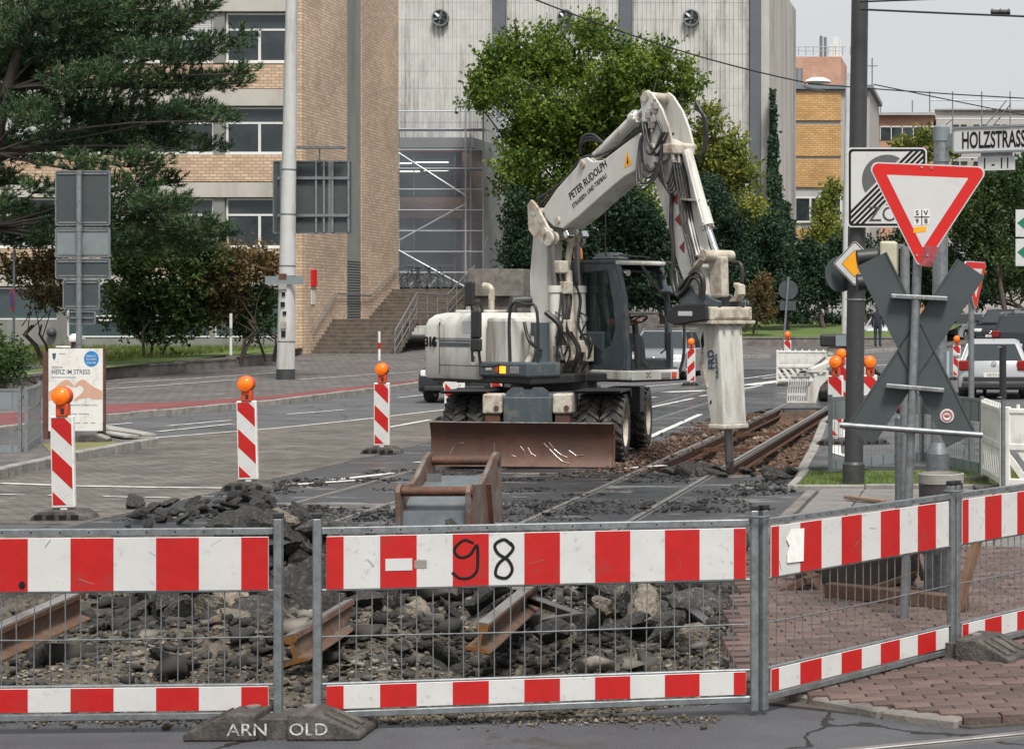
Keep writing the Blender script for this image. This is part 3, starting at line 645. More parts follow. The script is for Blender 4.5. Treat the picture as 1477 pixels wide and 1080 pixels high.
for z0, z1 in ((11.76, 13.66), (8.22, 10.02), (4.60, 6.50), (15.5, 17.5)):
    for i in range(6):
        x1 = -27.02 - i * 3.05; wn = window_unit(ob, x1 - 2.6, x1 - .02, z0, z1, FY + .2, blind=(r_i, i) in ((0, 1), (1, 3), (2, 2), (0, 3)))
        Pw(wn)
        mb = MB(); mb.bb(x1 - 3.05, x1 - 2.62, FY + .02, FY + .22, z0 - .04, z1 + .03); P(mb, 'pier', M['gconc'])
    r_i += 1
mb = MB(); mb.bb(XL, -27.0, FY - .02, FY + .22, 0, 1.08); P(mb, 'plinth', M['gconc'])
for a, b, c, d in ((-46, -36.1, 1.8, 3.05), (-35.7, -30.2, 1.12, 1.82), (-35.7, -30.2, 1.92, 3.05), (-30.0, -27.2, 1.12, 3.05)):
    mb = MB(); mb.bb(a, b, FY + .1, FY + .14, c, d); wn = P(mb, 'strip_window', M['winblue'])
    f = MB()
    for q, r in ((c, c + .06), (d - .06, d)): f.bb(a, b, FY + .03, FY + .095, q, r)
    n = max(1, round((b - a) / 2.6))
    for k in range(n + 1):
        xx = a + (b - a) * k / n; f.bb(xx - .03, xx + .03, FY + .035, FY + .09, c + .06, d - .06)
    f.M = Matrix.Translation((ox, oy, 0)); f.build('frame', M['frame'], wn, 0)
for q_ in ((-46, -36.1, 1.08, 1.78), (-36.1, -35.72, 1.08, 3.1), (-30.2, -30.0, 1.08, 3.1)):
    mb = MB(); mb.bb(q_[0], q_[1], FY - .015, FY + .2, q_[2], q_[3]); P(mb, 'low_wall_panel', M['gconc'])
mb = MB(); mb.sphere(((75 - 1430) * 74.9 / 2800, 74.85, 1.32), .18, 12); P(mb, 'wall_lamp', M['darkpanel'], sm=40)
# stair wing, with a vertical window slot
W0, W1 = 75.0, 87.1
mb = MB(); mb.bb(-27.0, XR, W0 - .05, W0 + .28, 0, 20); P(mb, 'corner_pier', M['tanbrick'])
for a, b in ((W0 + .28, 80.15), (82.0, W1)):
    mb = MB(); mb.bb(XR - .5, XR + .02, a, b, 0, 20); P(mb, 'wing_wall', M['tanbrick_y'])
mb = MB(); mb.bb(-30, XR - .01, W1 - .02, W1 + .02, 0, 20); P(mb, 'wing_end', M['tanbrick'])
mb = MB(); mb.bb(XR - .5, XR - .16, 80.16, 81.99, 0, 20); P(mb, 'slot_panel', M['slot'])
for z0, z1 in ((11.55, 13.2), (7.95, 9.5), (4.45, 5.9), (15.0, 16.8)):
    mb = MB(); mb.bb(XR - .155, XR - .12, 80.3, 81.85, z0, z1); wn = P(mb, 'slot_window', M['winglass'])
    f = MB()
    for a, b in ((80.3, 80.38), (81.77, 81.85)): f.bb(XR - .115, XR - .06, a, b, z0, z1)
    for a, b in ((z0, z0 + .08), (z1 - .08, z1)): f.bb(XR - .115, XR - .06, 80.385, 81.765, a, b)
    f.M = Matrix.Translation((ox, oy, 0)); f.build('frame', M['slot'], wn, 0)
for k in range(22):
    mb = MB(); z = 1.9 + k * .11; mb.box((XR - .07, 81.07, z), (.12, 1.8, .07), Matrix.Rotation(.5, 3, 'Y')); P(mb, 'louvre_slat', M['darkpanel'])
mb = MB(); mb.bb(XR + .02, XR + .10, 75.85, 76.35, 3.1, 3.75); P(mb, 'red_letter_box', M['signred'])
mb = MB(); mb.bb(XR + .02, XR + .05, 75.9, 76.3, 2.4, 2.95); P(mb, 'white_notice', M['signgrey'])
mb = MB(); mb.tube([(XR + .12, 75.9, 1.4), (XR + .12, 78.6, 2.85), (XR + .12, 83.0, 2.8), (XR + .12, 86.8, 4.1)], .03)
for y_, z_ in ((75.9, 1.4), (78.6, 2.85), (81, 2.83), (83, 2.8), (86.5, 4.0)): mb.cyl((XR + .12, y_, z_), (XR - .05, y_, z_), .02, n=6)
P(mb, 'wall_handrail', M['galv'], sm=40)

# ---- outside stair
st = thing('outdoor_stair', 'wide dark stone stair in two flights beside the brick wing', 'stair', (-25, 77, .3))
def Q(mb, name, m, **k): mb.M = Matrix.Translation((25, -77, -.3)); return mb.build(name, m, st, k.pop('sm', 0), **k)
SX0, SX1 = XR + .02, -23.2
n = 10
for k in range(n):
    mb = MB(); z1 = .30 + (1.82 - .30) * (k + 1) / n; y0 = 75.6 + 3.0 * k / n; mb.bb(SX0, SX1, y0, y0 + .34, z1 - .20, z1); Q(mb, 'step', M['stepm'], bevel=.015, seg=1)
mb = MB(); mb.bb(SX0, -23.05, 78.62, 83.0, 1.55, 1.815); Q(mb, 'landing', M['stepm'])
n = 9
for k in range(n):
    mb = MB(); z1 = 1.82 + (3.12 - 1.82) * (k + 1) / n; y0 = 83.0 + 3.5 * k / n; mb.bb(SX0, -22.9, y0, y0 + .42, z1 - .2, z1); Q(mb, 'step', M['stepm'], bevel=.015, seg=1)
def rail_path(pts, name):
    for dz, nm in ((0, 'handrail'), (-.42, 'mid_rail'), (-.78, 'lower_rail')):
        mb = MB(); mb.tube([(p[0], p[1], p[2] + dz) for p in pts], .035 if dz == 0 else .025, 8); Q(mb, nm, M['galv'], sm=40)
    for i in range(len(pts) - 1):
        a, b = Vector(pts[i]), Vector(pts[i + 1]); nn = max(1, int((b - a).length / 1.1))
        for k in range(nn + (1 if i == len(pts) - 2 else 0)):
            p = a.lerp(b, k / nn); mb = MB(); mb.cyl((p.x, p.y, p.z - 1.02), (p.x, p.y, p.z - .01), .028, n=8); Q(mb, 'baluster', M['galv'], sm=40)
rail_path([(-23.25, 75.65, 1.35), (-23.3, 78.7, 2.86), (-23.25, 82.9, 2.82), (-23.0, 86.4, 4.15)], 'a')
# ---- terrace, planter box and retaining walls
mb = MB(); mb.bb(-60, -20.2, 86.5, 100, 2.4, 3.11); tag(mb.build('terrace', M['concd'], None, 0), kind='structure')
mb = MB(); mb.bb(-22.66, -20.25, 84.0, 86.4, 2.78, 3.96); mb.bb(-22.5, -20.4, 84.3, 86.2, .3, 2.78)
tag(mb.build('concrete_planter', M['concd'], None, 0, bevel=.03), 'big stained concrete block at the head of the stair', 'planter')
def wall_run(name, label, pts, h, th, m, zf=None):
    r = thing(name, label, 'wall', (pts[0][0], pts[0][1], gz(pts[0][1])))
    for i in range(len(pts) - 1):
        a, b = Vector((*pts[i][:2], 0)), Vector((*pts[i + 1][:2], 0)); nn = max(1, round((b - a).length / 4.0))
        for k in range(nn):
            p, q = a.lerp(b, k / nn), a.lerp(b, (k + 1) / nn); d = (q - p).normalized() * .008; p, q = p + d, q - d
            z0 = gz((p.y + q.y) / 2) - .2; hh = h if not isinstance(h, (list, tuple)) else h[i] + (h[i + 1] - h[i]) * (k + .5) / nn
            mb = MB(); p.z = q.z = z0 + (hh + .2) / 2; mb.beam(p, q, th, hh + .2); mb.M = None
            o = mb.build('wall_panel', m, r, 0, bevel=.02, seg=1); o.location = -Vector(r.location)
            mc = MB(); p.z = q.z = z0 + hh + .2 + .035; mc.beam(p, q, th + .06, .07); oc = mc.build('coping', M['concd'], r, 0); oc.location = -Vector(r.location)
    return r
LW = G([(-120, 580), (25, 561), (151, 546), (260, 537.5), (399, 523)], .12)
wall_run('lawn_retaining_wall', 'low dark concrete wall edging the lawn under the pine', LW, .42, .30, M['concd'])
FW = [(-20.3, 84.5), (-14.5, 84.5), (-11.0, 84.5), (-3.5, 86.0)]
wall_run('verge_retaining_wall', 'long dark retaining wall below the dark hedge', FW, [1.55, 1.55, .45, .42], .3, M['concd'])
# lawns
def slope_sheet(name, quads, m):
    mb = MB()
    for q in quads: mb.add(q, [(0, 1, 2, 3)])
    return tag(mb.build(name, m, None, 0), kind='structure')
q = []
for i in range(len(LW) - 1):
    a, b = LW[i], LW[i + 1]; q.append([(a[0], a[1] + .1, gz(a[1]) + .44), (b[0], b[1] + .1, gz(b[1]) + .44), (b[0] - 1.5, 75.02, .72), (a[0] - 8, 75.02, .72)])
slope_sheet('lawn', q, M['grass'])
slope_sheet('far_lawn', [[(-14.5, 84.6, .98), (-2.5, 86.1, .98), (-1.5, 97, 1.45), (-18, 97, 1.45)], [(-18, 97, 1.45), (-1.5, 97, 1.45), (-1.5, 122, 1.6), (-30, 122, 1.6)]], M['grass'])

# ---- glazed hall behind scaffolding
gh = thing('glazed_hall', 'dark glazed hall with brick bands and a red fascia behind scaffold', 'building', (-28, 95, 3.1))
def H(mb, name, m, **k): mb.M = Matrix.Translation((28, -95, -3.1)); return mb.build(name, m, gh, k.pop('sm', 0), **k)
M['redbrick'] = brick_mat('brown_brick', (.27, .15, .095), (.36, .21, .14), (.22, .17, .14), .25, .08, .01, .3, .9, 'XZ', big=.3)
M['redbrick'].node_tree.nodes['Principled BSDF'].inputs['Roughness'].default_value = .9
mb = MB(); mb.bb(-34, -25.62, 95.3, 110, 3.1, 10.55); H(mb, 'inner_wall', M['darkpanel'])
mb = MB(); mb.bb(-25.62, -25.5, 95.35, 110, 3.1, 10.1); H(mb, 'side_wall', M['redbrick'])
mb = MB(); mb.bb(-25.9, -25.45, 94.95, 95.32, 3.1, 10.1); H(mb, 'corner_pier', M['redbrick'])
mb = MB(); mb.bb(-34, -25.3, 94.8, 110, 10.12, 10.62); H(mb, 'fascia', M['slot'])
mb = MB(); mb.bb(-34, -25.92, 94.9, 95.3, 9.92, 10.11); H(mb, 'red_fascia', mat('dark_red_fascia', (.13, .022, .028), .6))
mb = MB(); mb.bb(-34, -25.92, 95.0, 95.3, 6.68, 7.72); H(mb, 'brick_band', M['redbrick'])
for z0, z1 in ((7.76, 9.88), (4.9, 6.64), (3.3, 4.8)):
    for k in range(4):
        x1 = -26.3 - k * 2.0; mb = MB(); mb.bb(x1 - 1.94, x1, 95.1, 95.14, z0, z1); p = H(mb, 'window', M['winblue'])
        f = MB(); f.bb(x1, x1 + .06, 95.04, 95.16, z0, z1); f.bb(x1 - 1.94, x1, 95.05, 95.095, z1 - (z1 - z0) * .3, z1 - (z1 - z0) * .3 + .06); f.M = Matrix.Translation((28, -95, -3.1)); f.build('frame', M['galv'], p, 0)
lit = emit_mat('fluorescent_tube', (1, .98, .85), 1.6, (.8, .8, .8))
for k, (a, b, z) in enumerate(((-29.8, -28.4, 9.35), (-28.2, -26.6, 9.4), (-29.8, -28.0, 8.95), (-27.8, -26.6, 9.0))):
    mb = MB(); mb.bb(a, b, 95.06, 95.09, z, z + .05); H(mb, 'ceiling_lamp', lit)

M['galv_b'] = mat('bright_galvanised_tube', (.52, .54, .56), .5, .3, .12, 20)
# ---- scaffold with netting
sc = thing('scaffold', 'galvanised facade scaffold with grey debris netting round the glazed hall', 'scaffold', (-26, 93.6, 3.1))
def K(mb, name, m, **k): mb.M = Matrix.Translation((26, -93.6, -3.1)); return mb.build(name, m, sc, k.pop('sm', 40), **k)
cols_ = [(-33, 94.2), (-33, 93.4), (-28.75, 94.2), (-28.75, 93.4), (-25.3, 94.3), (-25.3, 93.4), (-24.45, 93.4), (-24.45, 95.6), (-24.45, 97.8), (-24.45, 100.5)]
for x, y in cols_:
    mb = MB(); mb.cyl((x, y, 3.1), (x, y, 12.3 if x > -29 else 11.9), .045, n=8); K(mb, 'standard', M['galv_b'])
for z in (4.0, 5.0, 6.0, 7.0, 8.0, 9.0, 9.9, 10.9, 11.75):
    for a, b in (((-34, 93.4), (-24.45, 93.4)), ((-24.45, 93.4), (-24.45, 100.5))):
        mb = MB(); mb.cyl((*a, z), (*b, z), .036, n=6); K(mb, 'ledger', M['galv_b'])
for z in (5.0, 7.0, 9.0, 10.9):
    mb = MB(); mb.bb(-34, -24.5, 93.45, 94.15, z - .05, z); K(mb, 'deck', M['galv_d'], sm=0)
for a, b in (((-28.75, 93.38, 9.9), (-25.3, 93.38, 7.7)), ((-25.3, 93.38, 7.3), (-28.75, 93.38, 5.4)), ((-28.75, 93.38, 5.2), (-25.3, 93.38, 3.3)), ((-24.43, 93.5, 5.2), (-24.43, 97.7, 9.2))):
    mb = MB(); mb.cyl(a, b, .038, n=6); K(mb, 'diagonal_brace', M['galv_b'])
for x in (-25.3, -24.45):
    for z in (12.4, 12.0):
        mb = MB(); mb.cyl((x, 93.4, z), (x, 100.5, z), .026, n=6); K(mb, 'guard_rail', M['galv_b'])
for y in (93.4, 95.6, 97.8, 100.5):
    mb = MB(); mb.cyl((-25.3, y, 11.7), (-25.3, y, 12.6), .03, n=6); mb.cyl((-24.45, y, 11.7), (-24.45, y, 12.6), .03, n=6); K(mb, 'guard_post', M['galv_b'])
M['net'] = mat('debris_netting', (.42, .46, .54), .8, var=.12, scale=.8, alpha=.20)
M['net2'] = mat('debris_netting_lightened', (.62, .64, .67), .8, var=.15, scale=.8, alpha=.72)  # side netting: colour lightened and alpha raised to make up for its shade
def net(a, b, z0, z1, m):
    mb = MB(); n = 24; vs = []
    for i in range(n + 1):
        p = Vector(a).lerp(Vector(b), i / n)
        for j in range(13):
            z = z0 + (z1 - z0) * j / 12; w_ = .05 * math.sin(i * .9 + j) * (1 if 0 < i < n else 0); vs.append((p.x + w_, p.y - w_, z))
    fs = [(i * 13 + j, (i + 1) * 13 + j, (i + 1) * 13 + j + 1, i * 13 + j + 1) for i in range(n) for j in range(12)]
    mb.add(vs, fs); return K(mb, 'netting', m)
net((-34, 93.33, 0), (-24.38, 93.33, 0), 3.3, 11.75, M['net']); net((-24.38, 93.33, 0), (-24.38, 100.5, 0), 3.3, 11.75, M['net2'])

# ---- concrete silo block
M['silo'] = mat('ribbed_precast_concrete', (.50, .495, .475), .85, var=.12, scale=.8, dirt=(.16, .15, .135), dscale=1.0, damt=.44, streak=True, coord='World')
M['siloside'] = mat('weathered_concrete_panel', (.42, .41, .385), .9, var=.08, scale=1.0, dirt=(.16, .15, .135), dscale=.5, damt=.45, streak=True)
M['pilaster'] = mat('blue_grey_pilaster', (.105, .115, .135), .7, var=.1, scale=1.0)
si = thing('silo_building', 'tall windowless ribbed concrete block with dark pilasters and round fans', 'building', (-25, 125, 0))
def I(mb, name, m, **k): mb.M = Matrix.Translation((25, -125, 0)); return mb.build(name, m, si, k.pop('sm', 0), **k)
mb = MB(); mb.bb(-50, -14.35, 125.2, 141, 0, 24); I(mb, 'core', M['siloside'])
bays = [(-39.4, -32.05), (-31.25, -23.92), (-23.12, -15.52)]
for a, b in bays:
    wd = b - a; nr = 27; h = 1.10; mb = MB(); mb.bb(0, wd, .06, .2, 0, h - .014)
    pit = wd / nr
    for k in range(nr):
        c = (k + .5) * pit; mb.prism([(c - pit * .36, 0), (c - pit * .22, -.07), (c + pit * .22, -.07), (c + pit * .36, 0)], (0, .06, .0), (1, 0, 0), (0, 1, 0), (0, 0, h - .014))
    me = mb.mesh('ribbed_panel', M['silo'], 0)
    for r in range(22):
        o = bpy.data.objects.new('ribbed_panel', me); COL.objects.link(o); o.parent = si; o.location = (25 + a, 0, r * 1.1 + random.uniform(-.008, .008))
for a, b in ((-32.05, -31.25), (-23.92, -23.12), (-15.52, -14.82), (-40.2, -39.4)):
    mb = MB(); mb.bb(a + .01, b - .01, 124.75, 125.25, 0, 24); I(mb, 'pilaster', M['pilaster'])
mb = MB(); mb.bb(-14.82, -14.3, 124.9, 126, 0, 24); I(mb, 'corner_panel', M['siloside'])
for a, b in ((126.05, 129.2), (129.4, 133.0), (133.2, 136.9), (137.1, 141)):
    mb = MB(); mb.bb(-14.36, -14.2, a, b, 0, 24.0); I(mb, 'side_panel', M['siloside'])
for u in (637, 817, 998):
    p = at(u, 27, 125); mb = MB(); c = (p.x, 124.78, p.z)
    mb.cyl((p.x, 124.7, p.z), (p.x, 125.1, p.z), .50, n=24); fo = I(mb, 'fan', M['black'], sm=40)
    f = MB(); f.ring((p.x, 124.68, p.z), .5, .06, 'Y', 24, 6); f.M = Matrix.Translation((25, -125, 0)); f.build('fan_ring', M['galv'], fo)
    f = MB(); f.cyl((p.x, 124.62, p.z), (p.x, 124.72, p.z), .11, n=12)
    for k in range(6):
        t = k * math.pi / 3 + .3; f.box((p.x + math.cos(t) * .28, 124.66, p.z + math.sin(t) * .28), (.32, .02, .16), Matrix.Rotation(-t, 3, 'Y') @ Matrix.Rotation(.6, 3, 'X'))
    f.M = Matrix.Translation((25, -125, 0)); f.build('fan_blades', M['galv_d'], fo)

# ---- orange brick block down the street
M['orange_brick'] = brick_mat('orange_brick', (.47, .27, .10), (.58, .37, .17), (.33, .20, .09), .5, .18, .03, .5, .9, 'XZ', big=.3, dirt=(.20, .09, .03), damt=.12)
M['pinkbrick'] = brick_mat('faded_red_brick', (.42, .22, .14), (.50, .28, .19), (.40, .28, .22), .3, .1, .012, .3, .9, 'XZ', big=.2)
M['greyband'] = mat('pale_grey_concrete_band', (.36, .36, .35), .85, var=.08, scale=.8)
orb = thing('orange_brick_building', 'office block with orange brick panels in a grey concrete grid', 'building', (-13, 165, 0))
def O(mb, name, m, **k): mb.M = Matrix.Translation((13, -165, 0)); return mb.build(name, m, orb, k.pop('sm', 0), **k)
def zz(v, Y): return CAMH - (v - V0) * Y / FPX
def xx_(u, Y): return (u - U0) * Y / FPX
YB = 165
mb = MB(); mb.bb(-24, xx_(1254, YB), YB + .1, YB + 14, 0, zz(126, YB)); O(mb, 'frame_wall', M['greyband'])
for (a, b) in ((1080, 1143), (1147, 1213), (1231, 1248)):
    for (t, bt) in ((133, 174), (180, 225), (230, 270), (330, 345)):
        mb = MB(); mb.bb(xx_(a, YB), xx_(b, YB), YB - .06, YB + .12, zz(bt, YB), zz(t, YB)); O(mb, 'brick_panel', M['orange_brick'])
    for (t, bt) in ((285, 320), (350, 390)):
        mb = MB(); w0, w1 = xx_(a, YB), xx_(b, YB); mb.bb(w0, w1, YB, YB + .12, zz(bt, YB), zz(t, YB)); wn = O(mb, 'window', M['winglass'])
        f = MB(); 
        for k in range(4):
            q_ = w0 + (w1 - w0) * k / 3; f.bb(q_ - .08, q_ + .08, YB - .08, YB - .005, zz(bt, YB), zz(t, YB))
        for z in (zz(bt, YB), zz(t, YB)): f.bb(w0, w1, YB - .07, YB - .006, z - .08, z + .08)
        f.M = Matrix.Translation((13, -165, 0)); f.build('frame', M['frame'], wn, 0)
mb = MB(); mb.bb(-24, xx_(1256, YB) + .2, YB - .3, YB + 14, zz(129, YB), zz(123, YB)); O(mb, 'roof_edge', mat('grey_blue_roof_edge', (.17, .20, .22), .6))
mb = MB(); mb.bb(-24, xx_(1213, YB + 6), YB + 6, YB + 13, zz(126, YB), zz(82, YB + 6)); O(mb, 'roof_house', M['pinkbrick'])
mb = MB(); mb.cyl((xx_(1152, YB + 4), YB + 4, zz(126, YB)), (xx_(1152, YB + 4), YB + 4, zz(99, YB + 4)), .35, n=12); O(mb, 'flue', M['galv'], sm=40)
for u, v, w_ in ((1184, 52, .25), (1190, 54, .25), (1206, 53, .5), (1212, 56, .15), (1200, 64, .15)):
    mb = MB(); x = xx_(u, 172); mb.bb(x - w_ / 2, x + w_ / 2, 172, 172.3, zz(82, 172), zz(v, 172)); O(mb, 'roof_antenna', M['galv_d'] if u < 1195 else M['frame'])
mb = MB(); z = zz(70, 172); mb.cyl((-24, 171, z), (xx_(1220, 171), 171, z), .04, n=6); mb.cyl((-24, 171, z - .35), (xx_(1220, 171), 171, z - .35), .03, n=6)
for k in range(8): mb.cyl((-17 + k * .65, 171, zz(82, 172)), (-17 + k * .65, 171, z), .03, n=5)
O(mb, 'roof_railing', M['galv'], sm=40)
mb = MB(); x = xx_(1258, 168); mb.cyl((x, 168, zz(128, 168)), (x, 168, zz(84, 168)), .06, n=6); mb.bb(x - .5, x + .5, 167.95, 168.05, zz(96, 168), zz(95, 168)); O(mb, 'antenna_mast', M['galv_d'], sm=40)

# ---- brick wing with windows, and the scaffolded pale block
bw = thing('brick_wing_building', 'low brick building with a window row behind the street trees', 'building', (-6, 185, 0))
mb = MB(); mb.bb(xx_(1255, 185), xx_(1345, 185), 185, 195, 0, zz(166, 185)); mb.M = Matrix.Translation((6, -185, 0)); mb.build('wall', M['pinkbrick'], bw, 0)
for k in range(5):
    mb = MB(); a = xx_(1270, 185) + k * 1.05; mb.bb(a, a + .95, 184.94, 184.99, zz(202, 185), zz(182, 185)); mb.M = Matrix.Translation((6, -185, 0)); wn = mb.build('window', M['winglass'], bw, 0)
    f = MB(); f.bb(a, a + .95, 184.88, 184.93, zz(184, 185), zz(182, 185)); f.bb(a - .05, a + .02, 184.88, 184.93, zz(202, 185), zz(184.2, 185)); f.M = Matrix.Translation((6, -185, 0)); f.build('frame', M['frame'], wn, 0)
mb = MB(); mb.bb(xx_(1250, 184), xx_(1348, 184), 184.4, 195, zz(167, 185), zz(163, 185)); mb.M = Matrix.Translation((6, -185, 0)); mb.build('roof', M['greyband'], bw, 0)
pb = thing('pale_building', 'pale grey building under scaffolding beyond the street sign', 'building', (1, 190, 0))
mb = MB(); mb.bb(xx_(1350, 190), 18, 190, 204, 0, zz(160, 190)); mb.M = Matrix.Translation((-1, -190, 0)); mb.build('wall', mat('pale_render', (.42, .41, .39), .85, var=.1, scale=.5), pb, 0)
mb = MB(); mb.bb(xx_(1348, 190), 18.2, 189.7, 204, zz(160, 190), zz(157, 190)); mb.M = Matrix.Translation((-1, -190, 0)); mb.build('roof', M['slot'], pb, 0)
for r in range(4):
    for k in range(8):
        a = xx_(1375, 190) + k * 2.0; z0 = zz(205, 190) - r * 3.6; mb = MB(); mb.bb(a, a + 1.3, 189.93, 189.98, z0, z0 + 1.7); mb.M = Matrix.Translation((-1, -190, 0)); wn = mb.build('window', M['winglass'], pb, 0)
        f = MB(); f.bb(a - .08, a + 1.38, 189.86, 189.92, z0 - .1, z0); f.bb(a + .6, a + .7, 189.87, 189.92, z0, z0 + 1.7); f.M = Matrix.Translation((-1, -190, 0)); f.build('frame', M['frame'], wn, 0)
s2 = thing('far_scaffold', 'light scaffold standing in front of the pale building', 'scaffold', (1, 187, 0))
def K2(mb, nm, m=M['galv']): mb.M = Matrix.Translation((-1, -187, 0)); return mb.build(nm, m, s2, 40)
for u in (1270, 1316, 1341, 1374, 1416, 1457, 1495):
    mb = MB(); x = xx_(u, 187); mb.cyl((x, 187, 0), (x, 187, zz(132 if u > 1330 else 145, 187)), .07, n=6); K2(mb, 'standard')
for v in (145, 158, 172, 200, 228):
    mb = MB(); a = xx_(1341 if v < 160 else 1262, 187); mb.cyl((a, 187, zz(v, 187)), (xx_(1500, 187), 187, zz(v, 187)), .05, n=6); K2(mb, 'ledger')
for a, b, c, d in ((1416, 188, 1452, 145), (1341, 200, 1374, 172), (1424, 192, 1458, 150)):
    mb = MB(); mb.cyl((xx_(a, 187), 186.9, zz(b, 187)), (xx_(c, 187), 186.9, zz(d, 187)), .06, n=6); K2(mb, 'diagonal_brace')
# ================================================================== TREES AND SHRUBS
M['bark'] = mat('bark', (.065, .050, .040), .95, var=.4, scale=8, bump=.6, bscale=20)
M['barkp'] = mat('pine_bark', (.034, .027, .022), .95, var=.4, scale=6, bump=.6, bscale=18)
LF_LIGHT = leaf_mat('light_green_leaves', [(.016, .040, .008), (.070, .130, .018), (.165, .235, .030), (.31, .365, .060)], tr=.42)
LF_YEL = leaf_mat('yellow_green_leaves', [(.040, .070, .012), (.12, .165, .028), (.24, .265, .05), (.36, .31, .08)])
LF_YEW = leaf_mat('dark_yew_leaves', [(.005, .014, .009), (.013, .034, .019), (.028, .064, .032), (.060, .11, .045)], tr=.2)
LF_MID = leaf_mat('mid_green_leaves', [(.014, .034, .012), (.032, .066, .020), (.062, .11, .032), (.11, .16, .05)])
LF_BUSH = leaf_mat('bush_leaves', [(.012, .028, .009), (.036, .074, .020), (.075, .125, .032), (.14, .19, .055)])
LF_RUST = leaf_mat('russet_leaves', [(.030, .036, .014), (.080, .072, .026), (.16, .115, .045), (.25, .14, .065)])
LF_PINE = leaf_mat('pine_needles', [(.006, .019, .009), (.024, .055, .023), (.066, .118, .046), (.15, .21, .085)], rough=.45, tr=.12)

def rdir(n):
    d = RNG.normal(size=(n, 3)); return d / np.linalg.norm(d, axis=1)[:, None]
def leaf_cloud(C, size, up=.25, aspect=.55, jitter=.35):
    n = len(C); d = rdir(n); d[:, 2] += up; d /= np.linalg.norm(d, axis=1)[:, None]
    e = np.cross(d, rdir(n)); e /= np.linalg.norm(e, axis=1)[:, None] + 1e-9
    s = size * (1 + jitter * RNG.uniform(-1, 1, n))[:, None]
    a = C - d * s * .5; b = C + d * s * .5; w = e * s * aspect * .5
    V = np.stack([a, C + w - d * s * .08, b, C - w - d * s * .08], 1).reshape(-1, 3)
    return V, np.arange(4 * n).reshape(-1, 4)
def sprays(c, r, n, ln, per):
    """twigs through an ellipsoid, denser towards its outside, each bearing a row of leaves"""
    d = rdir(n); rad = RNG.uniform(0.12, 1.0, n) ** .55
    p = np.array(c) + d * rad[:, None] * np.array(r)
    out = d * .8 + np.array([0, 0, .75]) + rdir(n) * .55; out /= np.linalg.norm(out, axis=1)[:, None]
    t = RNG.uniform(0, 1, (n, per)); l = ln * RNG.uniform(.6, 1.3, n)
    pts = p[:, None, :] + out[:, None, :] * (t * l[:, None])[:, :, None]
    pts += RNG.normal(size=pts.shape) * ln * .13 * (1.1 - t)[:, :, None]
    return pts.reshape(-1, 3)
def limb(mb, a, b, r0, r1, bend=.12, n=5):
    a, b = Vector(a), Vector(b); L = (b - a).length; o = Vector((random.uniform(-1, 1), random.uniform(-1, 1), random.uniform(-.2, .8))) * L * bend
    mb.tube([a.lerp(b, t / n) + o * math.sin(math.pi * t / n) for t in range(n + 1)], r0, 6, r2=r1)
def pad3(u, v, ru, rv, Y, dy=0):
    c = at(u, v, Y + dy); s = (Y + dy) / FPX; return c, (ru * s, max(.5 * (ru + rv) * s * .8, .3), rv * s)
def tree(name, label, cat, base, Y, pads, lm, leaf=.16, dens=60, twig=.7, per=12, tr=.16, group=None, bark=None, trunkfrac=.55, trunks=1, dyj=1.0):
    p0 = Vector(base); root = thing(name, label, cat, p0, 0, group)
    P3 = [pad3(*p, Y, random.uniform(-dyj, dyj)) for p in pads]
    top = max(P3, key=lambda q: q[0].z)[0]
    cx = sum(q[0].x for q in P3) / len(P3); cy = sum(q[0].y for q in P3) / len(P3)
    tb = MB(); lb = MB()
    for k in range(trunks):
        off = Vector((random.uniform(-.5, .5), random.uniform(-.3, .3), 0)) * (0 if trunks == 1 else 1)
        fork = Vector((p0.x * .5 + cx * .5, cy, p0.z + (top.z - p0.z) * trunkfrac)) + off
        tb.tube([p0 + off * .6 - Vector((0, 0, .3)), p0 + off * .7 + (fork - p0) * .35 + Vector((random.uniform(-.1, .1), 0, 0)), p0 + off + (fork - p0) * .7, fork], tr * 1.15, 9, r2=tr * .6)
        for i, (c, r) in enumerate(P3):
            if i % trunks == k:
                limb(tb, p0 + off * .7 + (fork - p0) * random.uniform(.5, 1.0), c, tr * .42, tr * .12)
                for _ in range(5):
                    d = Vector(rdir(1)[0]); limb(tb, Vector(c) * 1.0, Vector(c) + Vector((d.x * r[0], d.y * r[1], abs(d.z) * r[2])) * .85, tr * .13, .012, .08, 3)
    tb.M = Matrix.Translation(-p0); tb.build('trunk', bark or M['bark'], root, 50)
    A = []; Q3 = []
    for c, r in P3:
        for _ in range(6):
            d = rdir(1)[0] * random.uniform(.35, .8); f = random.uniform(.38, .62); Q3.append((Vector((c[0] + d[0] * r[0], c[1] + d[1] * r[1], c[2] + d[2] * r[2])), (r[0] * f, r[1] * f, r[2] * f)))
    for c, r in Q3:
        surf = (r[0] * r[2] + r[0] * r[1]) ; n = int(max(12, dens * surf))
        A.append(sprays(c, r, n, twig, per))
    A = np.concatenate(A) - np.array(p0)
    Vv, Ff = leaf_cloud(A, leaf); mesh_np('crown', Vv, Ff, lm, root); return root

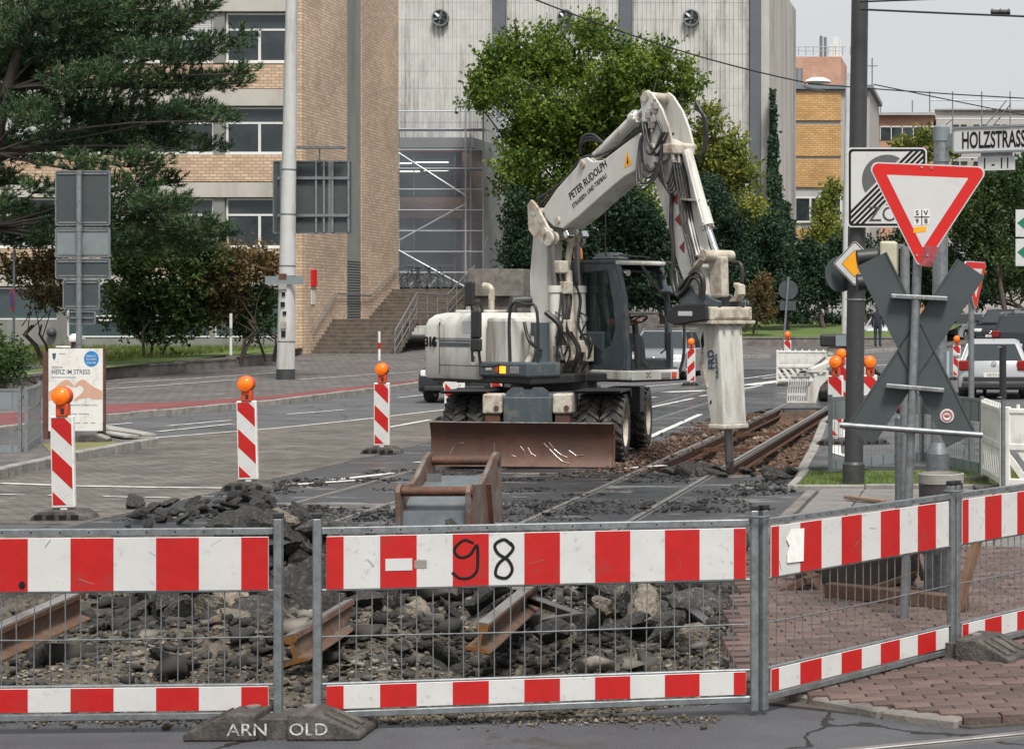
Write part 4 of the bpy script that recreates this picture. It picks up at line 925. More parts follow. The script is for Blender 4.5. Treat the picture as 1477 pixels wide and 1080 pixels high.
# ---- the pine on the left
def pine():
    Y = 57.0; b = Vector((-29.6, Y, .75)); root = thing('pine_tree', 'big dark pine with tufted spreading boughs on the lawn', 'tree', b)
    pads = [(60, 18, 95, 30), (170, 10, 80, 24), (225, 45, 55, 18), (262, 30, 36, 12), (290, 12, 26, 9), (110, 62, 95, 30), (235, 82, 65, 17), (310, 66, 42, 11), (352, 50, 14, 6), (40, 110, 55, 30), (150, 120, 85, 26),
            (255, 122, 60, 17), (325, 118, 34, 13), (352, 104, 16, 8), (90, 160, 60, 24), (185, 172, 80, 26), (275, 165, 48, 16), (318, 172, 22, 10), (150, 205, 62, 20), (235, 205, 52, 16), (300, 214, 26, 9),
            (20, 205, 28, 16), (10, 150, 26, 22), (205, 236, 42, 15), (238, 262, 26, 9), (15, 228, 34, 12), (62, 236, 18, 7), (170, 272, 55, 18), (235, 296, 48, 14), (190, 318, 75, 22), (278, 328, 48, 14), (312, 338, 26, 10),
            (215, 352, 80, 18), (150, 350, 50, 20), (40, 312, 42, 14), (25, 345, 42, 16), (75, 340, 32, 14), (0, 60, 50, 40), (130, 88, 50, 18), (120, 240, 30, 16), (135, 300, 34, 16), (5, 262, 30, 14), (-5, 300, 34, 18), (60, 275, 26, 10), (40, 170, 36, 22), (95, 205, 40, 20), (10, 100, 40, 26), (100, 20, 70, 26)]
    tb = MB(); tops = [at(-22, 330, Y), at(-10, 220, Y), at(10, 130, Y), at(45, 20, Y), at(70, -90, Y)]
    tb.tube([b - Vector((0, 0, .4))] + tops, .22, 10, r2=.12)
    C, D = [], []
    for (u, v, ru, rv) in pads:
        c, r = pad3(u, v, ru * 1.05, rv * 1.12, Y, random.uniform(-2.2, 2.2)); c = Vector(c); r = (r[0], min(1.0, max(r[1], .6)), r[2])
        tz = c.z - abs(c.x - tops[1].x) * .10 - .2; k = min(tops, key=lambda q: abs(q.z - tz)); st_ = Vector((k.x, k.y, k.z))
        limb(tb, st_, c + Vector((-r[0] * .4, 0, -r[2] * .3)), .05, .022, .05, 6)
        area = r[0] * r[2] * 4; n = int(max(16, area * 100))
        for _ in range(max(5, int(area * 2.5))):
            d = Vector((random.uniform(-.3, 1), random.uniform(-1, 1), random.uniform(-.4, .6))); e = c + Vector((d.x * r[0], d.y * r[1] * .8, d.z * r[2])) * .9
            limb(tb, c + Vector((-r[0] * .5, 0, -r[2] * .3)), e, .03, .010, .08, 3)
        q = rdir(n) * (RNG.uniform(.05, 1, n) ** .45)[:, None]; pts = np.array(c) + q * np.array(r)
        dirs = q * np.array([.9, .6, .5]) + np.array([.35, 0, .65]) + rdir(n) * .45; C.append(pts); D.append(dirs / np.linalg.norm(dirs, axis=1)[:, None])
    tb.M = Matrix.Translation(-b); tb.build('trunk', M['barkp'], root, 50)
    C, D = np.concatenate(C), np.concatenate(D); n = len(C); per = 24
    # each shoot: needles brushing forward round a short axis
    t = RNG.uniform(0, 1, (n, per)); ax = C[:, None, :] + D[:, None, :] * (t * .26)[:, :, None]
    nd = D[:, None, :] * .9 + rdir(n * per).reshape(n, per, 3) * .85; nd /= np.linalg.norm(nd, axis=2)[:, :, None]
    ln = RNG.uniform(.12, .20, (n, per))[:, :, None]; sd_ = np.cross(nd, rdir(n * per).reshape(n, per, 3)); sd_ /= np.linalg.norm(sd_, axis=2)[:, :, None] + 1e-9
    Vv = np.stack([ax - sd_ * .014, ax + sd_ * .014, ax + nd * ln], 2).reshape(-1, 3) - np.array(b)
    mesh_np('crown', Vv, np.arange(len(Vv)).reshape(-1, 3), LF_PINE, root)
pine()

# ---- big pale green tree behind the excavator
tree('feathery_tree', 'tall feathery light green tree between the silo and the excavator', 'tree', (-17.3, 92, 1.4), 92,
     [(845, 70, 22, 30), (850, 50, 8, 18), (760, 108, 62, 34), (728, 130, 38, 28), (702, 124, 18, 10), (810, 112, 50, 38), (880, 118, 50, 36), (940, 118, 42, 30), (975, 138, 30, 20), (780, 160, 75, 45), (870, 165, 70, 45), (935, 165, 55, 40),
      (752, 200, 34, 40), (780, 230, 60, 45), (850, 235, 70, 45), (915, 225, 60, 50), (765, 285, 50, 40), (830, 295, 60, 40), (900, 290, 60, 40), (790, 340, 55, 35), (712, 92, 10, 14), (745, 72, 12, 16), (790, 62, 12, 20), (872, 68, 12, 20), (908, 82, 14, 18), (955, 86, 14, 20), (992, 116, 12, 14), (690, 150, 12, 10)],
     LF_LIGHT, .19, 50, 1.05, 13, .2, trunkfrac=.45, dyj=1.5)
tree('feathery_tree', 'smaller yellowing light green tree in front of the silo corner', 'tree', (-12.6, 94, 1.4), 94,
     [(1015, 210, 32, 34), (1022, 180, 14, 22), (1040, 235, 34, 34), (1058, 220, 14, 24), (1050, 275, 36, 36), (1076, 300, 24, 36), (1010, 260, 40, 34), (1070, 345, 30, 34), (1030, 300, 40, 34), (1088, 330, 14, 30)], LF_YEL, .20, 62, .9, 12, .14, dyj=.8)
for nm, lb, x, Y, pads in (
    ('yew_tree', 'dark yew beside the netted scaffold above the concrete block', -21.0, 89, [(758, 330, 26, 45), (752, 385, 26, 40), (778, 380, 34, 50), (750, 300, 16, 24)]),
    ('yew_tree', 'broad dark yew directly behind the boom of the excavator', -17.2, 88.5, [(850, 345, 55, 50), (880, 300, 45, 40), (860, 395, 60, 45), (820, 400, 40, 45)]),
    ('yew_tree', 'dark yew seen under the raised boom and stick', -15.0, 88.5, [(935, 320, 45, 50), (925, 370, 55, 50), (960, 400, 55, 45), (930, 425, 60, 26)]),
    ('yew_tree', 'tall dark yew behind the hammer and the pale tree', -12.6, 89.5, [(1010, 330, 48, 55), (1000, 380, 50, 50), (1045, 385, 44, 50), (1030, 425, 50, 26), (1020, 290, 30, 34), (1075, 395, 34, 46), (1055, 345, 30, 34)]),
    ('yew_tree', 'dark yew at the foot of the ivy clad silo corner', -9.6, 92, [(1112, 380, 34, 50), (1095, 410, 36, 45), (1130, 420, 36, 44), (1110, 345, 18, 30)]),
    ('yew_tree', 'dark rounded yew behind the small round sign', -8.0, 94, [(1165, 400, 36, 42), (1185, 420, 36, 40), (1150, 430, 34, 32), (1170, 370, 20, 22)]),
    ('yew_tree', 'dark yew behind the painted mast and the traffic signs', -6.2, 96, [(1215, 395, 34, 45), (1235, 420, 34, 40), (1260, 405, 34, 40), (1225, 360, 24, 26)])):
    tree(nm, lb, 'tree', (x, Y, 1.2), Y, pads, LF_YEW, .15, 135, .6, 13, .13, 'yews along the verge', trunkfrac=.35, dyj=.6)
tree('russet_shrub', 'brown and green shrub on the lawn beside the hammer', 'shrub', (-10.6, 86.5, 1.05), 86.5, [(1095, 430, 18, 26), (1105, 450, 18, 24), (1085, 458, 18, 20), (1100, 408, 10, 14)], LF_RUST, .11, 120, .4, 11, .05, trunkfrac=.3, dyj=.2)
hp = [(u, 462, 22, 11) for u in range(1120, 1300, 24)]
tree('clipped_hedge', 'low dark green hedge along the back of the far lawn', 'hedge', (-7, 100, 1.4), 100, hp, LF_YEW, .11, 150, .3, 9, .05, trunkfrac=.3, dyj=.3)
for nm, lb, x, Y, pads, lm in (
    ('street_tree', 'full green street tree behind the house number sign', 1.0, 98, [(1400, 285, 48, 45), (1385, 330, 45, 45), (1430, 330, 45, 50), (1415, 380, 48, 40), (1370, 380, 36, 34), (1440, 270, 30, 34)], LF_MID),
    ('street_tree', 'green street tree cut by the picture edge near the green arrow signs', 3.0, 102, [(1470, 310, 40, 60), (1465, 370, 45, 50), (1490, 260, 36, 50), (1455, 405, 40, 28)], LF_MID),
    ('street_tree', 'dark street tree behind the yield sign and crossing boards', -3.0, 100, [(1330, 380, 42, 45), (1300, 400, 40, 40), (1345, 420, 40, 30), (1280, 375, 26, 32), (1310, 350, 28, 24)], LF_YEW),
    ('slim_tree', 'slim yellow green tree in front of the brick wing', -5.0, 120, [(1333, 200, 13, 22), (1345, 225, 18, 20), (1310, 212, 20, 14), (1295, 220, 14, 12), (1330, 245, 30, 18), (1375, 215, 12, 12)], LF_YEL),
    ('slim_tree', 'thin pale tree in front of the orange brick building', -10.0, 118, [(1195, 300, 18, 24), (1185, 330, 22, 26), (1205, 340, 16, 26), (1180, 360, 20, 20), (1203, 275, 10, 14)], LF_YEL)):
    tree(nm, lb, 'tree', (x, Y, 1.2), Y, pads, lm, .2 if lm is not LF_YEW else .15, 42 if lm is not LF_YEW else 70, .75, 11, .14, 'street trees far down the road', dyj=.7)
# distant dark tree belt closing the street
tree('tree_belt', 'dark tree belt closing the street behind the parked cars', 'trees', (4, 128, 1.0), 128, [(u, 405 + 8 * math.sin(u), 34, 34) for u in range(1250, 1560, 32)], LF_YEW, .2, 60, .7, 10, .15, dyj=2)
# ivy
iv = thing('ivy', 'dark ivy climbing the corner panels of the concrete silo', 'climber', (-14.1, 126, 0))
A = []
for u, v, ru, rv in ((1113, 190, 2.5, 30), (1112, 240, 5, 40), (1114, 300, 8, 50), (1118, 350, 13, 45), (1127, 330, 9, 40), (1135, 345, 8, 30), (1120, 400, 18, 35), (1111, 150, 1.5, 20)):
    Yv = 14.15 * FPX / (1430 - u); c = at(u, v, Yv); s = Yv / FPX
    n = int(ru * rv * 14); q = np.column_stack([np.abs(RNG.normal(0, .12, n)) - 14.12, c.y + RNG.uniform(-1, 1, n) * ru * s * 9.5, c.z + RNG.uniform(-1, 1, n) * rv * s]); A.append(q)
A = np.concatenate(A) - np.array((-14.1, 126, 0)); Vv, Ff = leaf_cloud(A, .26, up=0); mesh_np('leaves', Vv, Ff, LF_YEW, iv)
st_ = MB(); 
for k in range(5): st_.tube([(.02, -.6 + k * .5, 0), (.04, -.5 + k * .4, 5), (.03, -.4 + k * .25, 10 - k)], .04, 5)
st_.build('stem', M['bark'], iv)
# shrubs in front of the office block
for lb, x, Y, pads, lm, ln in (
    ('large multi-stemmed green bush on the lawn below the pine', -27.8, 64, [(225, 380, 60, 35), (200, 415, 50, 38), (270, 410, 55, 42), (240, 450, 62, 32), (180, 385, 30, 30), (290, 380, 36, 28), (225, 478, 55, 18), (185, 455, 36, 26), (280, 455, 36, 26)], LF_BUSH, .13),
    ('russet leaved bush beside the green bush', -25.4, 65, [(335, 375, 42, 22), (320, 405, 42, 30), (355, 385, 34, 24), (300, 425, 32, 28), (385, 378, 14, 8), (340, 435, 26, 24), (310, 455, 26, 24), (395, 395, 10, 12)], LF_RUST, .13),
    ('low green bush next to the white lamp mast', -24.6, 66, [(365, 445, 28, 34), (350, 475, 30, 20), (375, 475, 22, 18), (385, 430, 12, 18)], LF_MID, .13),
    ('brownish bush behind the stack of sign backs', -29.5, 61, [(50, 395, 42, 26), (85, 385, 30, 26), (60, 430, 34, 22), (95, 425, 22, 24), (20, 390, 26, 18)], LF_RUST, .12),
    ('dark scrubby shrub behind the mesh barrier', -22.2, 45, [(5, 520, 26, 22), (-10, 500, 24, 26), (20, 535, 12, 10), (-5, 540, 30, 16)], LF_BUSH, .09)):
    tree('garden_shrub', lb, 'shrub', (x, Y, .72 if Y > 50 else .1), Y, pads, lm, ln, 105, .55, 11, .045, trunkfrac=.35, trunks=3, dyj=.5)
# ---- grass blades on the patch beside the mast and on the lawns
def blades(name, label, pts, h, m):
    n = len(pts); d = rdir(n) * .45; d[:, 2] = 1; hh = (h * RNG.uniform(.5, 1.3, n))[:, None]; e = rdir(n) * .006 * (h / .07); e[:, 2] = 0
    Vv = np.stack([pts - e, pts + e, pts + d * hh], 1).reshape(-1, 3); o = mesh_np(name, Vv, np.arange(3 * n).reshape(-1, 3), m); return tag(o, label, 'grass', kind='stuff')
LF_GRASS = leaf_mat('grass_blades', [(.035, .060, .010), (.075, .115, .020), (.13, .17, .035), (.24, .22, .07)], tr=.25)
n = 9000; blades('grass_tufts', 'short yellowing grass round the foot of the dark mast', np.column_stack([RNG.uniform(-2.3, 1.2, n), RNG.uniform(22.8, 25.0, n), np.full(n, .05)]), .040, LF_GRASS)
n = 16000; yy_ = RNG.uniform(56, 74.8, n); blades('lawn_grass', 'lawn grass under the pine and bushes', np.column_stack([RNG.uniform(-38, -26.9, n), yy_, .55 + (yy_ - 56) / 19 * .2]), .16, LF_GRASS)
n = 500; blades('joint_weeds', 'dry grass growing round the sign posts', np.column_stack([RNG.normal(-.42, .25, n), RNG.normal(13.2, .3, n), np.full(n, .04)]), .045, LF_GRASS)
# ================================================================== BARRIERS, BEACONS, RUBBLE
WIRE = MB(); WIRE.cyl((0, 0, .222), (0, 0, .705), .0032, n=5); WIRE_ME = WIRE.mesh('mesh_wire', M['galv'], 60)
def barrier(a, b, label, phase=0.0, sw=.178):
    a, b = Vector((*a, 0)), Vector((*b, 0)); d = b - a; L = d.length; rz = math.atan2(d.y, d.x)
    r = thing('mesh_barrier', label, 'barrier', (a.x, a.y, 0), rz, 'striped mesh barrier panels across the street')
    for x in (0, L):
        mb = MB(); mb.bb(x - .021, x + .021, -.021, .021, .02, 1.07); p = mb.build('post', M['galv'], r, 0, bevel=.008)
        mb = MB(); mb.bb(x - .023, x + .023, -.023, .023, 1.07, 1.095); mb.build('cap', M['black'], p, 0, bevel=.004)
    for z, h, nm in ((1.005, .034, 'top_rail'), (.085, .034, 'bottom_rail'), (.708, .012, 'mid_rail'), (.238, .012, 'lower_rail')):
        mb = MB(); mb.bb(.021, L - .021, -.014, .014, z - h / 2, z + h / 2); mb.build(nm, M['galv'], r, 0, bevel=.004, seg=1)
    for z0, z1, nm in ((.712, .978, 'upper_board'), (.112, .232, 'lower_board')):
        mb = MB(); mb.bb(.045, L - .045, -.016, -.004, z0, z1); bd = mb.build(nm, M['white'], r, 0, bevel=.002, seg=1)
        x = .045 - phase; k = 0
        while x < L - .045:
            x0, x1 = max(x, .046), min(x + sw, L - .046)
            if k % 2 == 0 and x1 - x0 > .02:
                f2 = MB(); f2.bb(x0, x1, -.0185, -.0015, z0 + .002, z1 - .002); f2.build('red_film', M['red'], bd, 0)
            x += sw; k += 1
    for k in range(5):
        xx = random.uniform(.1, L - .2); zz_ = random.uniform(.74, .95); an = random.uniform(-1.6, 1.6); ln_ = random.uniform(.02, .09); q = MB(); q.beam((xx, -.0188, zz_), (xx + math.cos(an) * ln_, -.0188, min(.97, max(.72, zz_ + math.sin(an) * ln_))), .0008, random.uniform(.0006, .0018)); q.build('scratch', M['conc'] if k % 2 else M['concd'], r, 0)
    mb = MB(); mb.tube([(.02, 0, .475), (L * .5, -.004, .468), (L - .02, 0, .475)], .004, 5); mb.build('cross_wire', M['galv'], r)
    n = int((L - .1) / .0765)
    for k in range(1, n + 1):
        o = bpy.data.objects.new('mesh_wire', WIRE_ME); COL.objects.link(o); o.parent = r; o.location = (k * (L - .06) / (n + 1) + .03, .004, 0); o.rotation_euler = (random.uniform(-.006, .006), random.uniform(-.012, .012), 0)
    for k in range(14):
        mb = MB(); xx = .12 + k * (L - .2) / 14; mb.cyl((xx, -.0145, 1.005), (xx, -.0137, 1.005), .005, n=6); mb.build('rivet_hole', M['ink'], r, 0)
    return r
b1 = barrier((-5.73, 9.60), (-3.57, 9.72), 'striped mesh barrier whose post stands in the lettered foot, with a chipped board', .138, .208)
b2 = barrier((-3.375, 9.72), (-1.235, 10.12), 'striped mesh barrier with black 98 scrawled on its board', .0935, .1765)
b3 = barrier((-1.19, 10.14), (-.24, 11.56), 'striped mesh barrier with a torn paper notice on its board', .12)
b4 = barrier((-.21, 11.60), (.98, 13.35), 'striped mesh barrier continuing past the galvanised twin posts by the litter bin', .12)
Fz = frame((.66, -.0195, .755), (1, 0, 0), (0, 0, 1))
for gpts in ([(.76, .93), (.71, .945), (.665, .90), (.69, .86), (.74, .87), (.775, .92), (.78, .86), (.775, .79), (.74, .755), (.69, .755), (.655, .785)], [(.95, .915), (.91, .945), (.865, .92), (.88, .875), (.93, .84), (.95, .79), (.92, .75), (.87, .765), (.88, .82), (.93, .865), (.955, .90), (.94, .93)]):
    mb = MB(); mb.tube([(x, -.0195, z) for x, z in gpts], .0075, 6, crv=5); g_ = mb.build('graffiti', M['ink'], b2, 60); [setattr(v_, 'co', Vector((v_.co.x, -.0195 + (v_.co.y + .0195) * .15, v_.co.z))) for v_ in g_.data.vertices]
mb = MB(); mb.bb(.33, .46, -.0215, -.0188, .80, .86); mb.build('torn_sticker', M['signgrey'], b2, 0)
mb = MB(); mb.bb(.47, .53, -.0190, -.0165, .81, .85); mb.build('sticker_residue', M['conc'], b2, 0)
nb2 = MB(); nb2.prism([(.165, .775), (.30, .77), (.305, .945), (.20, .95), (.16, .90), (.185, .86), (.165, .82)], (0, -.0215, 0), (1, 0, 0), (0, 0, 1), (0, -.002, 0)); nb2.build('paper_notice', mat('white_paper', (.78, .77, .74), .8, var=.1, scale=30), b3, 0)
mb = MB(); mb.prism([(math.cos(t) * .018, math.sin(t) * .022) for t in np.linspace(0, 6.2, 7)], (.92, -.0190, .745), (1, 0, 0), (0, 0, 1), (0, .002, 0)); mb.build('chip', M['ink'], b1, 0)
for (x, y) in ((-1.212, 10.13), (-.225, 11.58)):
    mb = MB(); mb.ring((x, y, 1.035), .055, .006, 'Z', 16, 5); tag(mb.build('wire_clamp', M['galv_d']), 'bent wire clamp tying two barrier posts together', 'clamp', 'clamps on the barrier posts')

def foot(loc, rz, label, text=None):
    r = thing('rubber_ballast_block', label, 'barrier foot', loc, rz, 'recycled rubber feet under the barriers'); mb = MB()
    pr = [(-.43, 0), (.43, 0), (.43, .03), (.20, .135), (-.20, .135), (-.43, .03)]
    for s, t in ((-.43, -.075), (.075, .43)):
        q = [p for p in ([(-.43, 0), (-.075, 0), (-.075, .135), (-.22, .135), (-.43, .035)] if s < 0 else [(.075, 0), (.43, 0), (.43, .035), (.22, .135), (.075, .135)])]
        m2 = MB(); m2.prism(q, (0, -.16, 0), (1, 0, 0), (0, 0, 1), (0, .34, 0)); m2.build('rubber_block', M['rubber'], r, 0, bevel=.012)
    m2 = MB(); m2.bb(-.074, .074, -.13, .15, 0, .10); m2.build('bridge', M['rubber'], r, 0)
    for s in (-1, 1):
        for k in range(3):
            m2 = MB(); m2.beam((s * .40, -.10 + k * .10, .052), (s * .245, -.10 + k * .10, .127), .05, .012); m2.build('grip_rib', M['rubber'], r, 0)
    for x in (-.14, .14):
        m2 = MB(); m2.cyl((x, 0, .13), (x, 0, .145), .035, n=12); m2.build('plug', M['concd'], r)
    if text:
        wp = mat('chalky_paint', (.55, .55, .53), .9, var=.2, scale=30, dirt=(.07, .065, .06), dscale=35, damt=.6)
        text_obj('lettering', text[0], .085, wp, r, frame((-.215, -.1615, .03), (1, 0, 0), (0, 0, 1)), 1.15, .0005)
        text_obj('lettering', text[1], .085, wp, r, frame((.085, -.1615, .03), (1, 0, 0), (0, 0, 1)), 1.1, .0005)
    return r
foot((-3.53, 9.66, 0), .03, 'scuffed rubber foot lettered ARNOLD carrying two barrier posts', ('ARN', 'OLD'))
foot((-.22, 11.60, .045), math.radians(-24), 'plain dark rubber foot on the brick pavers by the bin')

def clip_poly(poly, f):
    out = []
    for i in range(len(poly)):
        a, b = poly[i], poly[(i + 1) % len(poly)]; fa, fb = f(a), f(b)
        if fa >= 0: out.append(a)
        if (fa >= 0) != (fb >= 0):
            t = fa / (fa - fb); out.append((a[0] + (b[0] - a[0]) * t, a[1] + (b[1] - a[1]) * t))
    return out
def beacon(loc, rz, label, lamp=True, flip=1, lampdir=1, group='red and white warning beacons round the dig', foot_=True, tilt=0):
    r = thing('warning_beacon', label, 'beacon', loc, rz, group); T = Matrix.Rotation(tilt, 4, 'Y')
    def bd(mb, nm, m, par=r, **k): mb.M = T; return mb.build(nm, m, par, k.pop('sm', 0), **k)
    if foot_:
        fb = MB(); fb.prism([(-.30, 0), (.30, 0), (.27, .05), (.18, .11), (-.18, .11), (-.27, .05)], (0, -.19, 0), (1, 0, 0), (0, 0, 1), (0, .40, 0)); fo = fb.build('rubber_foot', M['rubber'], r, 0, bevel=.01)
        for k in range(4):
            q = MB(); q.bb(-.235 + k * .13, -.155 + k * .13, -.196, -.180, .022, .068); q.build('slot', M['ink'], fo, 0)
    bo = MB(); bo.bb(-.125, .125, -.028, .028, .13, 1.13); bo.bb(-.04, .04, -.02, .02, .03, .13); board = bd(bo, 'board', M['white_pl'], bevel=.012)
    rect = [(-.108, .16), (.108, .16), (.108, 1.11), (-.108, 1.11)]
    fl = MB(); fl.bb(-.108, .108, -.0300, -.0282, .16, 1.11); bd(fl, 'white_film', M['white'], board)
    for k in range(-1, 4):
        z0 = 1.11 + .03 - k * .47
        f1 = lambda p: (z0 + flip * -(p[0]) ) - p[1]; f2 = lambda p: p[1] - (z0 - .235 + flip * -(p[0]))
        q = clip_poly(clip_poly(rect, f1), f2)
        if len(q) >= 3:
            m2 = MB(); m2.prism(q, (0, -.0302, 0), (1, 0, 0), (0, 0, 1), (0, -.0015, 0)); bd(m2, 'red_stripe', M['red'], board)
    if lamp:
        h = MB(); h.bb(-.055, .075, -.045, .045, 1.12, 1.26); h.cyl((.0, .055, 1.345), (.0, -.04, 1.345), .105, n=24); hs_ = bd(h, 'lamp_housing', M['lamp_red'], sm=40, bevel=.012)
        l = MB(); l.lathe([(.001, -.105), (.03, -.10), (.065, -.088), (.088, -.066), (.096, -.041), (.001, -.041)], (0, 0, 1.345), 'Y', 24); bd(l, 'lens', M['orange'], hs_, sm=60)
        l = MB(); l.lathe([(.001, .11), (.06, .095), (.095, .056), (.001, .056)], (0, 0, 1.345), 'Y', 24); bd(l, 'rear_lens', M['orange'], hs_, sm=60)
        for rr in (.035, .06, .082):
            l = MB(); l.ring((0, -.100 + (rr / .1) ** 2 * .034, 1.345), rr, .0035, 'Y', 24, 4); bd(l, 'lens_ring', M['orange'], hs_, sm=60)
        l = MB(); l.bb(.0, .04, -.0475, -.0455, 1.15, 1.21); bd(l, 'switch', M['black'], hs_)
    r.scale = (.93, .93, .93); return r
def bpos(u, v): x, y = gp(u, v); return (x, y, gz(y))
beacon(bpos(93, 749), .02, 'warning beacon in front of the poster stand', tilt=-.02)
beacon(bpos(359, 706), .03, 'warning beacon beside the heap of asphalt lumps', tilt=-.025)
beacon(bpos(551, 654), .0, 'warning beacon left of the excavator blade')
beacon(bpos(997, 556), .0, 'warning beacon standing before the silver estate car', flip=-1)
beacon(bpos(650, 606), .05, 'warning beacon half hidden behind the twin tyres', lamp=False)
beacon(bpos(716, 590), .05, 'warning beacon glimpsed under the excavator deck', lamp=False)
beacon((-2.36, 29.4, .09), -.12, 'warning beacon on the refuge island beside the dark mast')
beacon((-2.72, 35.2, .09), -.10, 'warning beacon behind another, left of the dark mast')
beacon((-1.86, 29.6, .09), .35, 'warning beacon peeping out right of the dark mast')
beacon(bpos(1380, 548), -.03, 'warning beacon on the far lane near the hatchback')
beacon(bpos(1136, 537), .0, 'warning beacon behind the white plastic barrier')

# ---- rubble
def chunk_mesh(seed, flat=1.0, mat_=None, name='asphalt_chunk'):
    rr = random.Random(seed); bm = bmesh.new()
    for _ in range(20):
        v = Vector((rr.gauss(0, 1), rr.gauss(0, 1), rr.gauss(0, 1))).normalized() * rr.uniform(.36, .56); v.z *= flat; v.x *= rr.uniform(.8, 1.25); bm.verts.new(v)
    g = bmesh.ops.convex_hull(bm, input=bm.verts); bmesh.ops.delete(bm, geom=list({e for e in g['geom_interior'] + g['geom_unused'] if isinstance(e, bmesh.types.BMVert)}), context='VERTS')
    for th in (.26, .17):
        bmesh.ops.triangulate(bm, faces=bm.faces); bmesh.ops.subdivide_edges(bm, edges=[e for e in bm.edges if e.calc_length() > th], cuts=1)
    bmesh.ops.triangulate(bm, faces=bm.faces)
    for v in bm.verts:
        q = noise.noise_vector(v.co * 3.1 + Vector((seed * 7.7, 0, 0))) * .05 + noise.noise_vector(v.co * 9 + Vector((seed * 3.1, 5, 0))) * .035; v.co += q
    me = bpy.data.meshes.new(name); bm.to_mesh(me); bm.free(); me.materials.append(mat_); return me
CH_A = [chunk_mesh(i, (.24, .36, .5, .62, .75)[i % 5], M['asphc']) for i in range(15)]
CH_S = [chunk_mesh(40 + i, .6 + .05 * (i % 4), M['stonec'], 'concrete_chunk') for i in range(6)]
rr = random.Random(5)
def put(me, x, y, s, label, group, name, z=None, tiltr=.5, sink=.12):
    o = bpy.data.objects.new(name, me); COL.objects.link(o)
    zz_ = (ground_z(x, y) if z is None else z) + s * (.25 - sink)
    o.location = (x, y, zz_); o.scale = (s * rr.uniform(.8, 1.2), s * rr.uniform(.8, 1.2), s * rr.uniform(.75, 1.1)); o.rotation_euler = (rr.gauss(0, tiltr), rr.gauss(0, tiltr), rr.uniform(0, 6.3))
    return tag(o, label, 'rubble', group)
LA, GA = 'black jagged lump of broken asphalt lying in the dug pit', 'asphalt lumps in the pit'
LS, GS = 'pale brown lump of broken concrete lying in the dug pit', 'concrete lumps in the pit'
for k in range(185):
    y = 17.9 - abs(rr.gauss(0, 2.1)); x = rr.uniform(-6.7, -1.95)
    if y < 11.6: y = rr.uniform(13.5, 17.5)
    s = rr.uniform(.30, .66) if y > 13.8 else rr.uniform(.12, .34); zl = ground_z(x, y) + (rr.uniform(0, .16) if 14.2 < y < 16.3 else 0)
    if y > 16.3: s *= .6
    if rr.random() < .80: put(rr.choice(CH_A), x, y, s, LA, GA, 'asphalt_chunk', zl, tiltr=.7)
    else: put(rr.choice(CH_S), x, y, s * .6, LS, GS, 'concrete_chunk', zl, tiltr=.6)
for k in range(46):   # steep heap by the gap between two barriers
    x, y = rr.gauss(-5.95, .55), rr.uniform(14.6, 17.6); z = ground_z(x, y) + .30 * math.exp(-((x + 5.95) / .5) ** 2 - ((y - 16.6) / 1.0) ** 2) * rr.uniform(.3, 1)
    put(rr.choice(CH_A if rr.random() < .8 else CH_S), x, y, rr.uniform(.18, .42), 'broken asphalt slab piled in the steep heap behind the barrier gap', 'heap of slabs at the barrier gap', 'asphalt_chunk', z, .8)
for (u, v, Y, s, sm_) in ((1035, 880, 14.6, .62, 0), (1000, 885, 14.2, .55, 0), (930, 880, 14.3, .5, 1), (905, 905, 13.6, .42, 0), (800, 915, 13.2, .42, 0), (700, 870, 14.5, .4, 0), (600, 885, 14.3, .45, 1), (520, 880, 14.4, .5, 0), (555, 870, 14.8, .45, 0), (1000, 925, 13.0, .4, 1), (870, 880, 14.2, .4, 1), (350, 885, 14.3, .42, 1), (255, 890, 14, .38, 0), (440, 850, 15.2, .45, 0), (430, 800, 16.4, .4, 1), (425, 880, 14.4, .42, 0), (960, 910, 13.4, .34, 0), (490, 915, 13.3, .34, 0)):
    p = at(u, v, Y); put(rr.choice(CH_S if sm_ else CH_A), p.x, p.y, s * (.72 if sm_ else 1), 'large pale broken concrete block among the rubble' if sm_ else 'large black broken asphalt slab among the rubble', 'large blocks in the pit', 'concrete_chunk' if sm_ else 'asphalt_chunk', z=p.z - .02, tiltr=.45)
for k in range(52):   # heap on the left, next to the second beacon
    u, v = rr.uniform(175, 400), 0; t = (u - 175) / 225; x, y = gp(u, rr.uniform(735, 768) - 18 * t)
    put(rr.choice(CH_A), x, y, rr.uniform(.08, .25), 'asphalt lump in the low heap between two warning beacons', 'asphalt heap beside the paved lane', 'asphalt_chunk', z=.01 + rr.uniform(0, .06) * (1 - abs(t - .5)), tiltr=.5)
for k in range(34):   # loose lumps at the end of the trench and beside the chisel
    if k < 22: x, y = rr.uniform(-4.2, -2.2), rr.gauss(24.9, .45)
    else: x, y = rr.uniform(-5.4, -2.4), rr.uniform(25.5, 41)
    put(rr.choice(CH_A), x, y, rr.uniform(.06, .30) if k % 4 else .38, 'asphalt lump broken loose round the chisel and trench end', 'asphalt lumps at the trench', 'asphalt_chunk', z=.0 if k < 22 else None, tiltr=.4)
